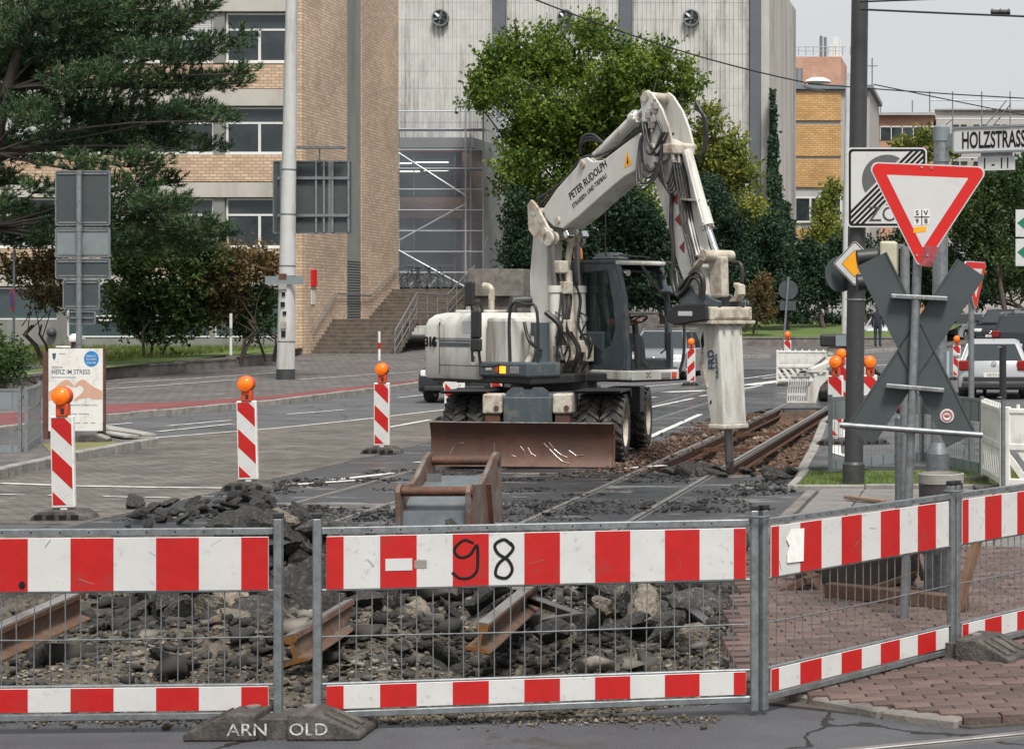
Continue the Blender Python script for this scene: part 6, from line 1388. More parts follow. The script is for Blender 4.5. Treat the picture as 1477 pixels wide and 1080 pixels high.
qa = MB(); qa.box((1.18, Y1 + .22, 2.44), (.05, .19, .30)); qa.build('mirror', M['black'], cab, 0, bevel=.02); qa = MB(); qa.box((1.18, Y1 + .24, 2.21), (.05, .17, .14)); qa.build('mirror', M['black'], cab, 0, bevel=.02)
q = MB(); q.bb(1.341, 1.375, Y0 + .02, Y1, 1.12, 1.245); q.build('cab_sill', M['exc'], cab, 0, bevel=.008)
for y0, y1, m_ in ((Y1 - .34, Y1 - .17, M['chrome']), (Y1 - .14, Y1 - .06, M['lamp_red'])):
    q = MB(); q.bb(1.373, 1.39, y0, y1, 1.14, 1.225); q.build('sill_lamp', m_, cab, 0, bevel=.006)
for k in range(3):
    for j in range(3):
        if (k + j) % 2 == 0: q = MB(); q.bb(1.374, 1.378, .58 + k * .026, .60 + k * .026, 1.155 + j * .026, 1.175 + j * .026); q.build('emblem', M['ink'], cab, 0)
# interior: seat, steering wheel, console
q = MB(); q.bb(.22, .70, .46, .94, 1.50, 1.64); q.build('seat', M['black'], cab, 0, bevel=.04)
q = MB(); q.box((.22, .70, 1.98), (.13, .46, .74), Matrix.Rotation(-.15, 3, 'Y')); q.build('seat_back', M['black'], cab, 0, bevel=.05)
q = MB(); q.tube([(1.05, .70, 1.27), (.98, .70, 1.92)], .045, 8); q.build('steering_column', M['black'], cab)
sw = MB(); 
for k in range(1): sw.ring((0, 0, 0), .19, .018, 'Z', 24, 6)
for k in range(3): t = k * 2.09; sw.tube([(0, 0, 0), (.19 * math.cos(t), .19 * math.sin(t), 0)], .012, 5)
sw.T = None; o = sw.build('steering_wheel', M['black'], cab, 60); o.location = (.96, .70, 1.98); o.rotation_euler = (0, -.35, 0)
q = MB(); q.bb(.3, .75, .30, .42, 1.30, 1.82); q.build('console', M['excgrey'], cab, 0, bevel=.03)
# roof equipment
q = MB(); q.lathe([(.001, .17), (.05, .165), (.065, .12), (.068, .0), (.001, 0)], (.10, .36, 2.88), 'Z', 18); q.build('rotating_beacon', M['orange'], cab, 60)
q = MB(); q.box((.55, .60, 2.925), (.42, .36, .09), None, 0, .6); q.build('roof_hatch', M['excgrey'], cab, 0)
q = MB(); q.tube([(.62, .45, 2.9), (.62, .45, 3.8)], .008, 5); q.build('aerial', M['black'], cab)
q = MB(); q.tube([(.62, .45, 2.93), (1.05, .7, 2.90)], .008, 5); q.tube([(.60, .5, 2.96), (.95, 1.0, 2.90)], .008, 5); q.build('aerial_cable', M['black'], cab)

# --- boom
def SP(poly, y0, y1, nm, m, par=None, **k): mb = MB(); mb.prism(poly, (0, y0, 0), (1, 0, 0), (0, 0, 1), (0, y1 - y0, 0)); return T_(mb, nm, m, par, sm=k.pop('sm', 0), **k)
for s in (-1, 1): SP([(-.35, 1.2), (.45, 1.2), (.40, 1.62), (.15, 1.72), (-.10, 1.62)], s * .27 - .03, s * .27 + .03, 'boom_bracket', M['exc2'], bevel=.01)
lowb = SP([(-.20, 1.35), (.04, 1.30), (.10, 1.6), (.02, 2.6), (.02, 3.25), (-.04, 3.44), (-.18, 3.50), (-.30, 3.36), (-.40, 2.6), (-.36, 1.6)], -.14, .14, 'lower_boom', M['exc'], bevel=.02)
for s in (-1, 1):   # knee plates
    SP([(-.28, 3.66), (-.20, 3.74), (-.08, 3.66), (.22, 3.30), (.26, 3.18), (.14, 3.10), (.02, 3.16), (-.14, 3.20), (-.26, 3.3)], s * .245 - .022, s * .245 + .022, 'knee_plate', M['exc2'], bevel=.01)
boomp = [(-.02, 3.60), (.30, 3.88), (.74, 4.17), (.84, 4.28), (.98, 4.30), (1.10, 4.24), (1.34, 4.24), (1.84, 4.46), (2.13, 4.58), (2.36, 4.52), (2.52, 4.38), (2.48, 4.22), (2.30, 4.14), (1.80, 3.98), (1.32, 3.74), (.80, 3.46), (.44, 3.30), (.22, 3.34), (.02, 3.46)]
boom = SP(boomp, -.185, .185, 'main_boom', M['exc'], bevel=.018)
for (x, z, r_) in ((.90, 4.20, .055), (.34, 3.42, .05), (-.12, 3.56, .06), (.12, 3.22, .07), (2.42, 4.34, .06)):
    q = MB(); q.cyl((x, -.275 if x < .2 else -.215, z), (x, .275 if x < .2 else .215, z), r_, n=18); q.build('pin', M['exc2'], boom)
for (x, z) in ((.12, 3.22), (.24, 3.16)):
    for y in (-.28, -.19, .19, .28):
        q = MB(); q.cyl((x, y - .02, z), (x, y + .02, z), .105, n=18); q.build('lug', M['exc2'], boom)
sl_ = Vector((.86, 0, .51)).normalized(); up_ = Vector((-sl_.z, 0, sl_.x))
text_obj('company_lettering', 'PETER RUDOLPH', .155, M['ink'], boom, frame((.62, -.1865, 3.70), (.875, 0, .485), (-.485, 0, .875)), .80, .0005, bold=.022)
text_obj('company_lettering', 'STRASSEN- UND TIEFBAU', .095, M['ink'], boom, frame((.68, -.1865, 3.58), (.875, 0, .485), (-.485, 0, .875)), .80, .0005, bold=.022)
q = MB(); tri = [(1.80, 4.10), (1.98, 4.16), (1.87, 4.34)]; q.prism(tri, (0, -.1865, 0), (1, 0, 0), (0, 0, 1), (0, -.001, 0)); wt = q.build('warning_triangle', M['signyel'], boom, 0)
q = MB(); q.prism([(1.865, 4.16), (1.905, 4.17), (1.885, 4.27)], (0, -.1878, 0), (1, 0, 0), (0, 0, 1), (0, -.001, 0)); q.build('warning_symbol', M['ink'], wt, 0)
for y in (-.12, .14):
    q = MB(); q.box((.50, y, 3.22), (.09, .12, .10), Matrix.Rotation(-.5, 3, 'Y')); wl_ = q.build('boom_lamp', M['chrome'], boom, 0, bevel=.01)
# lift cylinders either side of the lower boom
for y in (-.22, .22):
    q = MB(); q.cyl((.34, y, 1.30), (.31, y, 2.42), .088, n=20); q.cyl((.31, y, 2.38), (.307, y, 2.48), .105, n=20); q.cyl((.32, y, 2.0), (.322, y, 1.96), .096, n=20); c_ = T_(q, 'lift_cylinder', M['exc'])
    q = MB(); q.cyl((.307, y, 2.48), (.24, y, 3.16), .05, n=14); q.build('rod', M['rodd'], c_)
    q = MB(); q.cyl((.34, y - .07, 1.30), (.34, y + .07, 1.30), .10, n=16); q.build('eye', M['exc2'], c_)
    q = MB(); q.box((.52, y - .02, 1.50), (.13, .14, .24)); q.build('valve_block', M['exc2'], c_, 0, bevel=.015)
    q = MB(); q.ring((.50, y - .05, 1.62), .16, .016, 'Y', 18, 6); q.tube([(.5, y - .09, 1.36), (.47, y - .1, 1.75), (.55, y - .05, 2.0), (.40, y - .06, 2.1)], .012, 6, crv=5); q.build('hose', M['blackm'], c_, 60)
# centre adjusting cylinder and hoses between
q = MB(); q.cyl((.42, 0, 1.40), (.30, 0, 2.7), .075, n=16); q.cyl((.30, 0, 2.7), (.42, 0, 3.3), .045, n=12); T_(q, 'adjust_cylinder', M['exc2'])
for k in range(6):
    y = random.uniform(-.25, .25); x = random.uniform(.45, .62); q = MB(); q.tube([(x, y, 1.25), (x + .1, y + .06, 1.55), (x - .02, y - .05, 1.9), (x - .1, y + .05, 2.3), (.32, y * .7, 2.65)], .016, 6, crv=5); T_(q, 'hose', M['blackm'], sm=60)
for (z, y) in ((1.9, -.15), (2.45, -.1), (1.6, .1), (2.75, -.16)):
    q = MB(); q.box((.46 - (z - 1.9) * .1, y, z), (.14, .16, .18)); T_(q, 'hydraulic_valve', M['exc2'], bevel=.015, sm=0)
# hose bundle up the back of the boom
for k in range(5):
    j = (k - 2) * .05; h = random.uniform(-.02, .03)
    q = MB(); q.tube([(-.32 + h, j, 1.6), (-.36 + h, j, 2.6), (-.38 + h, j, 3.4), (-.26 + h, j * 1.2, 3.72 + h), (.02, j * 1.2, 3.86 + h), (.42, j * 1.2, 4.03 + h), (.80, j * 1.3, 4.31 + h), (1.2, j * 1.4, 4.33 + h), (1.7, j * 1.6, 4.46 + h), (2.12, j * 2.0, 4.64 + h), (2.32, -.20 + j, 4.70), (2.46, -.24 + j, 4.36 + h * 3), (2.62, -.26 + j, 4.30 + h * 2), (2.75, -.2 + j, 4.55)], .017, 7, crv=5); T_(q, 'boom_hose', M['blackm'], sm=60)
for k in range(3):
    q = MB(); c = (.95 + k * .02, -.05, 4.38); q.tube([(.72, -.1, 4.36), (.80, -.12, 4.52 + k * .03), (1.0, -.1, 4.55 + k * .04), (1.2, -.06, 4.50)], .022, 7, crv=5); T_(q, 'hose_loop', M['blackm'], sm=60)
# stick cylinder on top of the boom
q = MB(); q.cyl((.95, 0, 4.30), (1.82, 0, 4.80), .085, n=20); q.cyl((1.80, 0, 4.79), (1.88, 0, 4.835), .115, n=20); c_ = T_(q, 'stick_cylinder', M['exc'])
for k in range(10):
    t = k * .628; q = MB(); b_ = Vector((1.86, 0, 4.825)); e1, e2 = Vector((0, 1, 0)), Vector((-.5, 0, .866)); p = b_ + (e1 * math.cos(t) + e2 * math.sin(t)) * .1; q.cyl(p, p + Vector((.866, 0, .5)) * .035, .014, n=6); q.build('bolt', M['bare'], c_)
q = MB(); q.cyl((1.88, 0, 4.835), (2.26, 0, 5.05), .052, n=16); q.build('rod', M['chrome'], c_)
# --- stick (dipper): two curved head plates and a tapering box
headp = [(2.17, 5.06), (2.22, 5.14), (2.32, 5.16), (2.42, 5.10), (2.62, 4.88), (2.76, 4.62), (2.84, 4.40), (2.80, 4.26), (2.70, 4.18), (2.40, 4.06), (2.30, 4.18), (2.24, 4.60)]
for y in (-.205, .165): SP(headp, y, y + .04, 'head_plate', M['exc'], bevel=.008)
stick = SP([(2.27, 4.26), (2.50, 4.50), (2.78, 4.40), (2.86, 4.05), (3.02, 3.50), (3.20, 3.0), (3.40, 2.62), (3.46, 2.30), (3.26, 2.26), (3.10, 2.36), (2.90, 2.72), (2.70, 3.22), (2.44, 3.80)], -.15, .15, 'stick', M['exc'], bevel=.015)
for (x, z, r_, w_) in ((2.29, 5.07, .07, .225), (2.42, 4.34, .075, .235), (2.80, 4.36, .06, .22), (3.34, 2.36, .06, .2)):
    q = MB(); q.cyl((x, -w_, z), (x, w_, z), r_, n=18); q.build('pin', M['exc2'], stick)
for (x, z, s_) in ((2.84, 3.64, 1), (2.90, 3.36, 1.15), (3.02, 3.24, .9), (2.98, 2.98, 1)):
    q = MB(); q.prism([(x - .06 * s_, z), (x + .05 * s_, z - .09 * s_), (x + .05 * s_, z + .09 * s_)], (0, -.1515, 0), (1, 0, 0), (0, 0, 1), (0, -.001, 0)); q.build('red_arrow', mat('dark_red_sticker', (.20, .03, .025), .6), stick, 0)
for (x, z) in ((2.40, 4.80), (2.46, 4.66), (2.52, 4.92), (2.5, 4.74)):
    q = MB(); q.box((x, -.24, z), (.09, .07, .09)); q.cyl((x, -.24, z - .1), (x, -.24, z + .1), .022, n=8); T_(q, 'hydraulic_fitting', M['bare'], bevel=.008, sm=0)
q = MB(); q.box((2.80, -.05, 4.32), (.20, .42, .14)); T_(q, 'manifold', M['exc2'], bevel=.02, sm=0)
for k in range(4): q = MB(); q.cyl((2.84, -.2 + k * .1, 4.25), (2.86, -.2 + k * .1, 4.13), .028, n=8); T_(q, 'manifold_port', M['bare'])
# looping hoses at the stick head
for k in range(4):
    a = k * .045; q = MB(); q.tube([(2.34, -.23 - a * .3, 4.70 - a), (2.28 - a * .3, -.27, 4.42), (2.36, -.29 - a, 4.10 - a * 1.6), (2.52, -.29 - a, 4.02 - a * 1.8), (2.66, -.27, 4.18 - a), (2.66, -.24, 4.52), (2.56, -.23, 4.72)], .016, 7, crv=5); T_(q, 'hose_loop', M['blackm'], sm=60)
for k in range(4):
    a = k * .04; q = MB(); q.tube([(2.84, -.16 + a, 4.14), (2.78 + a, -.24, 3.85 - a), (2.66 + a, -.26, 3.92 - a), (2.55 + a, -.26, 4.15)], .021, 7, crv=5); T_(q, 'hose_loop', M['blackm'], sm=60)
for k in range(3):
    q = MB(); q.tube([(2.86, .2, 5.0 - k * .05), (3.0 + k * .02, .22, 4.75), (2.98 + k * .02, .24, 4.35), (2.9, .2, 4.2)], .022, 7, crv=5); T_(q, 'hose_loop', M['blackm'], sm=60)
for k in range(5):   # hoses running down the stick
    a = (k - 2) * .05; q = MB(); q.tube([(2.86, -.10 + a, 4.12), (2.98, -.12 + a, 3.7), (3.08, -.14 + a, 3.3), (3.22, -.15 + a, 2.95), (3.32, -.17 + a, 2.72)], .016, 6, crv=5); T_(q, 'stick_hose', M['blackm'], sm=60)
q = MB(); q.tube([(2.80, -.18, 3.7), (2.80, -.19, 3.3), (2.86, -.20, 2.9), (2.86, -.22, 2.55), (3.0, -.25, 2.32), (3.20, -.28, 2.42), (3.34, -.28, 2.56), (3.46, -.26, 2.50), (3.46, -.24, 2.28)], .030, 8, crv=5); T_(q, 'thick_hose', M['blackm'], sm=60)
q = MB(); q.tube([(2.90, -.18, 2.62), (3.02, -.24, 2.42), (3.22, -.27, 2.54), (3.40, -.27, 2.64), (3.52, -.25, 2.52), (3.50, -.24, 2.25)], .030, 8, crv=5); T_(q, 'thick_hose', M['blackm'], sm=60)
q = MB(); q.tube([(3.60, .2, 2.76), (3.74, .22, 2.74), (3.76, .22, 2.5), (3.66, .22, 2.32)], .030, 8, crv=5); T_(q, 'thick_hose', M['blackm'], sm=60)
for (x, z) in ((3.10, 3.62), (3.26, 2.86)):
    q = MB(); q.box((x, -.04, z), (.26, .30, .03), Matrix.Rotation(.1, 3, 'Y')); T_(q, 'hose_clamp', M['bare'], bevel=.006, sm=0)
# bucket cylinder along the outside of the stick
q = MB(); q.cyl((2.90, 0, 4.30), (3.30, 0, 3.30), .078, n=20); q.cyl((3.22, 0, 3.50), (3.32, 0, 3.26), .096, n=20); c_ = T_(q, 'tool_cylinder', M['exc'])
for k in range(10):
    t = k * .628; ax_ = Vector((.37, 0, -.93)); e1, e2 = Vector((0, 1, 0)), Vector((.93, 0, .37)); p = Vector((3.325, 0, 3.25)) + (e1 * math.cos(t) + e2 * math.sin(t)) * .085; q = MB(); q.cyl(p, p + ax_ * .03, .014, n=6); q.build('bolt', M['bare'], c_)
q = MB(); q.cyl((3.325, 0, 3.25), (3.50, 0, 2.90), .045, n=16); q.build('rod', M['chrome'], c_)
q = MB(); q.tube([(2.98, -.10, 4.3), (3.12, -.10, 3.9), (3.30, -.11, 3.45), (3.34, -.10, 3.30)], .014, 6, crv=5); q.build('line', M['exc'], c_)
# tipping links
q = MB(); q.cyl((3.52, -.26, 2.86), (3.52, .26, 2.86), .075, n=18); T_(q, 'link_shaft', M['exc2'])
for y in (-.22, .18):
    q = MB(); q.beam((3.52, y + .02, 2.86), (3.20, y + .02, 2.62), .04, .12, up=(0, 1, 0)); T_(q, 'idler_link', M['exc2'], bevel=.01, sm=0)
q = MB(); q.beam((3.54, 0, 2.84), (3.56, 0, 2.30), .26, .13, up=(0, 1, 0)); T_(q, 'tipping_link', M['exc2'], bevel=.02, sm=0)
# --- quick coupler and breaker hammer
COUP = [(3.02, 2.16), (3.80, 2.16), (3.82, 2.24), (3.66, 2.28), (3.54, 2.34), (3.40, 2.31), (3.28, 2.36), (3.22, 2.46), (3.10, 2.46), (3.03, 2.36)]
SP(COUP, -.24, -.18, 'coupler_plate', M['excgrey'], bevel=.01); SP(COUP, .18, .24, 'coupler_plate', M['excgrey'], bevel=.01)
SP([(3.62, 2.24), (3.76, 2.24), (3.82, 2.34), (3.81, 2.46), (3.73, 2.50), (3.71, 2.46), (3.76, 2.40), (3.73, 2.32)], .10, .24, 'coupler_hook', M['exc2'], bevel=.01)
hm = MB(); hm.bb(3.24, 3.80, -.37, .38, 1.99, 2.17); HM = T_(hm, 'hammer_bracket', M['exc2'], bevel=.02, sm=0)
q = MB(); q.prism([(2.98, 1.97), (2.98, 2.12), (3.14, 2.20), (3.76, 2.22), (3.78, 1.99), (3.12, 1.92)], (0, -.43, 0), (1, 0, 0), (0, 0, 1), (0, .055, 0)); hbk = q.build('black_guard', M['black'], HM, 0, bevel=.02)
q = MB(); q.prism([(2.99, 1.97), (2.99, 2.12), (3.20, 2.19), (3.22, 1.95), (3.12, 1.92)], (0, -.374, 0), (1, 0, 0), (0, 0, 1), (0, .72, 0)); q.build('rear_guard', M['black'], HM, 0, bevel=.02)
q = MB(); q.bb(3.22, 3.50, -.4335, -.431, 2.05, 2.11); q.build('guard_label', M['signgrey'], HM, 0)
q = MB(); q.bb(3.80, 3.815, -.31, .32, 2.02, 2.14); q.build('cover_plate', M['exc2'], HM, 0, bevel=.006)
q = MB(); q.bb(3.20, 3.84, -.39, .40, 1.94, 1.985); q.build('flange', M['exc2'], HM, 0, bevel=.008)
for k in range(5):
    q = MB(); q.cyl((3.845, -.30 + k * .15, 1.90), (3.845, -.30 + k * .15, 1.94), .022, n=6); q.build('bolt', M['rodd'], HM)
def taper(a, b, nm, m, par):   # four-sided taper between two rectangles (x0,x1,y0,y1,z)
    mb = MB(); vs = []
    for (x0, x1, y0, y1, z) in (a, b): vs += [(x0, y0, z), (x1, y0, z), (x1, y1, z), (x0, y1, z)]
    mb.add(vs, [(3, 2, 1, 0), (4, 5, 6, 7), (0, 1, 5, 4), (1, 2, 6, 5), (2, 3, 7, 6), (3, 0, 4, 7)]); return mb.build(nm, m, par, 0, bevel=.02)
hb = taper((3.60, 3.88, -.20, .20, .60), (3.34, 3.78, -.21, .21, 1.94), 'hammer_body', M['exc'], HM)
q = taper((3.57, 3.905, -.225, .225, .54), (3.575, 3.90, -.22, .22, .61), 'hammer_collar', M['exc2'], HM)
def hside(poly, th, nm, m):   # pieces on the near face of the hammer body
    q = MB(); pts = []
    for (x, z) in poly:
        y = -.21 + (1.94 - z) / 1.34 * .01; pts.append((x, y, z))
    n = len(pts); q.add(pts + [(x, y - th, z) for x, y, z in pts], [tuple(range(n)), tuple(range(2 * n - 1, n - 1, -1))] + [(i, (i + 1) % n, (i + 1) % n + n, i + n) for i in range(n)]); return q.build(nm, m, HM, 0)
hside([(3.42, 1.72), (3.47, 1.84), (3.49, 1.66), (3.45, 1.58)], .004, 'slot', M['ink'])
hside([(3.42, 1.40), (3.46, 1.60), (3.48, 1.40), (3.56, 1.10), (3.50, 1.12)], .03, 'side_rib', M['exc2'])
hside([(3.60, .86), (3.63, .88), (3.63, .93), (3.60, .91)], .004, 'hole', M['ink'])
blue = mat('blue_print', (.025, .035, .10), .5)
text_obj('maker_lettering', 'FRD', .17, blue, HM, frame((3.70, -.2125, 1.34), (-.10, 0, 1), (-1, 0, -.10)), .85, .002, bold=.02)
text_obj('maker_lettering', 'FURUKAWA', .07, M['ink'], HM, frame((3.78, -.2120, 1.22), (-.10, 0, 1), (-1, 0, -.10)), .85, .002)
q = MB(); q.cyl((3.735, 0, .56), (3.76, 0, .10), .058, n=18); q.cyl((3.76, 0, .10), (3.765, 0, -.12), .058, .030, n=18); q.build('chisel', M['rodd'], HM)
# ================================================================== PEOPLE
M['skin'] = mat('skin', (.42, .25, .18), .6, var=.1)
M['hair'] = mat('dark_hair', (.03, .022, .018), .7, var=.3, scale=30)
def figure(root, J, bones, mats, zones, name='body'):
    """one continuous skinned surface: J name -> (xyz, radius); bones pairs; zones bone -> material index"""
    names = list(J); me = bpy.data.meshes.new(name); me.from_pydata([J[n][0] for n in names], [(names.index(a), names.index(b)) for a, b in bones], [])
    o = bpy.data.objects.new(name, me); COL.objects.link(o)
    sk = o.modifiers.new('skin', 'SKIN'); sk.use_smooth_shade = True
    for i, n in enumerate(names):
        v = me.skin_vertices[0].data[i]; r = J[n][1]; v.radius = (r, r) if not isinstance(r, tuple) else r; v.use_root = (n == 'pelvis')
    ss = o.modifiers.new('sub', 'SUBSURF'); ss.levels = ss.render_levels = 2
    bpy.context.view_layer.update()
    m2 = bpy.data.meshes.new_from_object(o.evaluated_get(bpy.context.evaluated_depsgraph_get())); m2.name = name
    bpy.data.objects.remove(o); bpy.data.meshes.remove(me)
    m2.materials.clear()
    for m in mats: m2.materials.append(m)
    for f in m2.polygons:
        c = f.center; best, bi = 9, 0
        for k, (a, b) in enumerate(bones):
            A, B = Vector(J[a][0]), Vector(J[b][0]); d = B - A; t = max(0, min(1, (c - A).dot(d) / max(1e-9, d.length_squared))); r = J[a][1] if not isinstance(J[a][1], tuple) else J[a][1][0]
            q = (c - A - d * t).length - r * .5
            if q < best: best, bi = q, k
        f.material_index = zones[bi]; f.use_smooth = True
    ob_ = bpy.data.objects.new(name, m2); COL.objects.link(ob_); ob_.parent = root; return ob_
STAND = {'pelvis': ((0, 0, .96), .155), 'waist': ((0, 0, 1.12), .145), 'chest': ((0, .0, 1.36), .17), 'neck': ((0, 0, 1.52), .06), 'head0': ((0, -.01, 1.62), .085), 'head1': ((0, -.01, 1.74), .08),
         'shL': ((.17, 0, 1.43), .075), 'elL': ((.25, .02, 1.16), .052), 'wrL': ((.24, -.06, .92), .038), 'haL': ((.23, -.08, .82), .034), 'shR': ((-.17, 0, 1.43), .075), 'elR': ((-.25, .02, 1.16), .052), 'wrR': ((-.24, -.06, .92), .038), 'haR': ((-.23, -.08, .82), .034),
         'hiL': ((.095, 0, .88), .105), 'knL': ((.10, -.01, .50), .072), 'anL': ((.10, .02, .10), .048), 'toL': ((.11, -.14, .04), .04), 'hiR': ((-.095, 0, .88), .105), 'knR': ((-.10, -.01, .50), .072), 'anR': ((-.10, .02, .10), .048), 'toR': ((-.11, -.14, .04), .04)}
BONES = [('pelvis', 'waist'), ('waist', 'chest'), ('chest', 'neck'), ('neck', 'head0'), ('head0', 'head1'), ('chest', 'shL'), ('shL', 'elL'), ('elL', 'wrL'), ('wrL', 'haL'), ('chest', 'shR'), ('shR', 'elR'), ('elR', 'wrR'), ('wrR', 'haR'),
         ('pelvis', 'hiL'), ('hiL', 'knL'), ('knL', 'anL'), ('anL', 'toL'), ('pelvis', 'hiR'), ('hiR', 'knR'), ('knR', 'anR'), ('anR', 'toR')]
ZN = [0, 0, 0, 2, 2, 0, 0, 0, 2, 0, 0, 0, 2, 1, 1, 1, 3, 1, 1, 1, 3]
def face_bits(root, c, r=.085):   # nose, eyes, ears facing local -y
    c = Vector(c); mb = MB(); mb.sphere(c + Vector((0, -r * 1.02, -.005)), .016, 8, sc=(.8, 1, 1.4)); mb.build('nose', M['skin'], root, 60)
    for s in (-1, 1):
        mb = MB(); mb.sphere(c + Vector((s * .03, -r * .93, .025)), .010, 8); mb.build('eye', M['ink'], root, 60)
        mb = MB(); mb.sphere(c + Vector((s * r * 1.0, 0, 0)), .022, 8, sc=(.5, .8, 1.3)); mb.build('ear', M['skin'], root, 60)
    mb = MB(); mb.box(c + Vector((0, -r * .93, -.045)), (.04, .012, .008)); mb.build('mouth', mat('lips', (.30, .12, .10), .6), root, 0)
def hair_cap(root, c, m, r=.1, name='hair'):
    mb = MB(); mb.lathe([(.001, r * 1.02), (r * .55, r * .88), (r * .9, r * .5), (r * 1.0, .0), (r * .92, -r * .35)], Vector(c) + Vector((0, .015, 0)), 'Z', 16); mb.build(name, m, root, 60)
navy = mat('navy_jacket', (.018, .021, .032), .8, var=.2, scale=10, bump=.2, bscale=15); jeans = mat('dark_jeans', (.022, .028, .045), .85, var=.2, scale=12); shoe = mat('dark_shoes', (.02, .018, .017), .6)
# person standing across the street, seen from behind
p = at(1266, 498, 83.0); pr = thing('person', 'person in dark jacket and jeans standing across the street', 'person', (p.x, 83.0, gz(83) + .12), math.radians(170))
figure(pr, STAND, BONES, [navy, jeans, M['skin'], shoe], ZN); face_bits(pr, (0, -.01, 1.69)); hair_cap(pr, (0, -.01, 1.70), M['hair'])
# pedestrian with cap and rucksack behind the poster
p = at(108, 500, 36.5); pr = thing('person', 'pedestrian in a white cap with a dark rucksack behind the poster stand', 'person', (p.x, 36.5, -.10), math.radians(150))
walk = dict(STAND); walk['knL'] = ((.10, -.14, .52), .072); walk['anL'] = ((.10, -.05, .12), .048); walk['toL'] = ((.11, -.20, .05), .04); walk['anR'] = ((-.10, .22, .13), .048); walk['toR'] = ((-.11, .10, .05), .04); walk['knR'] = ((-.10, .06, .52), .072)
figure(pr, walk, BONES, [mat('maroon_jacket', (.06, .022, .024), .8, var=.2), jeans, M['skin'], shoe], ZN); face_bits(pr, (0, -.01, 1.69)); hair_cap(pr, (0, -.01, 1.685), M['white_pl'], .108, 'cap')
mb = MB(); mb.box((0, -.12, 1.70), (.14, .12, .015)); mb.build('cap_brim', M['white_pl'], pr, 0, bevel=.005)
rk = thing('rucksack', 'dark rucksack with pale top worn by the pedestrian', 'rucksack', pr.location, pr.rotation_euler[2]); mb = MB(); mb.box((0, .24, 1.30), (.30, .18, .46)); mb.build('bag', M['black'], rk, 0, bevel=.06); mb = MB(); mb.box((0, .24, 1.545), (.26, .15, .04)); mb.build('pale_flap', M['white_pl'], rk, 0, bevel=.015)
# driver, seated in the cab (cab frame)
for o in [q for q in bpy.data.objects if q.name == 'person' and not any(c.parent == q for c in bpy.data.objects)]: pass
Rc = Matrix.Rotation(YS, 4, 'Z'); dl = Rc @ Vector((.46, .70, 0)) + Vector(EX.location)
dv = thing('person', 'driver in dark clothes with orange sleeves seated in the excavator cab', 'person', (dl.x, dl.y, 1.60), YS + math.pi / 2)
SIT = {'pelvis': ((0, 0, .10), .15), 'waist': ((0, .03, .26), .14), 'chest': ((0, .0, .50), .165), 'neck': ((0, -.02, .65), .06), 'head0': ((0, -.05, .75), .085), 'head1': ((0, -.06, .86), .08),
       'shL': ((.17, 0, .56), .075), 'elL': ((.24, -.16, .34), .052), 'wrL': ((.15, -.38, .36), .038), 'haL': ((.12, -.46, .38), .034), 'shR': ((-.17, 0, .56), .075), 'elR': ((-.24, -.16, .34), .052), 'wrR': ((-.15, -.38, .36), .038), 'haR': ((-.12, -.46, .38), .034),
       'hiL': ((.10, -.06, .08), .105), 'knL': ((.13, -.46, .12), .075), 'anL': ((.13, -.54, -.24), .05), 'toL': ((.13, -.66, -.30), .042), 'hiR': ((-.10, -.06, .08), .105), 'knR': ((-.13, -.46, .12), .075), 'anR': ((-.13, -.54, -.24), .05), 'toR': ((-.13, -.66, -.30), .042)}
figure(dv, SIT, BONES, [navy, jeans, M['skin'], shoe, mat('orange_sleeve', (.75, .07, .02), .7, var=.15)], [4 if k in (7, 11) else z for k, z in enumerate(ZN)]); face_bits(dv, (0, -.06, .81)); hair_cap(dv, (0, -.055, .82), M['hair'])
for s in (-1, 1):
    for k in range(5):
        mb = MB(); x = s * .12 + (k - 2) * .016; mb.tube([(x, -.475, .385), (x, -.51 if k not in (0, 4) else -.49, .39), (x * .98, -.515 if k not in (0, 4) else -.50, .365)], .0085, 6); mb.build('finger', M['skin'], dv, 60)
# ================================================================== SIGNS AND STREET FURNITURE
def round_poly(poly, r, n=5):
    out = []; N = len(poly)
    for i in range(N):
        p0, p, p1 = Vector(poly[i - 1]), Vector(poly[i]), Vector(poly[(i + 1) % N]); a, b = (p0 - p).normalized(), (p1 - p).normalized()
        ang = a.angle(b); d = min(r / math.tan(ang / 2), (p0 - p).length * .49, (p1 - p).length * .49); A, B = p + a * d, p + b * d; c = p + (a + b).normalized() * (d / math.cos(ang / 2))
        for k in range(n + 1):
            t = k / n; q = (A.lerp(B, t) - c); rr_ = (A - c).length; out.append(tuple(c + q.normalized() * rr_))
    return out
def plate(par, poly, y, th, nm, m, back=None):
    mb = MB(); mb.prism(poly, (0, y, 0), (1, 0, 0), (0, 0, 1), (0, th, 0)); return mb.build(nm, m, par, 0)
def rect(x0, x1, z0, z1): return [(x0, z0), (x1, z0), (x1, z1), (x0, z1)]

# ---- dark catenary mast
bx, by = gp(1231, 703)
dm = thing('catenary_mast', 'thick dark painted catenary mast rising from the grass patch', 'mast', (bx, by, .04))
mb = MB(); mb.cyl((0, 0, -.1), (.003, 0, .24), .132, n=28); mb.cyl((.003, 0, .24), (.0033, 0, .27), .132, .112, n=28); mb.build('sleeve', M['mast'], dm)
mb = MB(); mb.cyl((.0033, 0, .27), (.085, 0, 6.4), .112, .100, n=28); mb.build('shaft', M['mast'], dm)
for z in (2.20, 3.98, 2.62):
    mb = MB(); c = .0033 + z / 6.4 * .085; mb.cyl((c, 0, z), (c, 0, z + .02), .118, n=28); mb.build('strap', M['galv'], dm)
for z in (5.80, 5.90):
    mb = MB(); mb.cyl((.08, 0, z), (.08, 0, z + .05), .108, n=28); mb.build('cable_clamp', M['black'], dm)
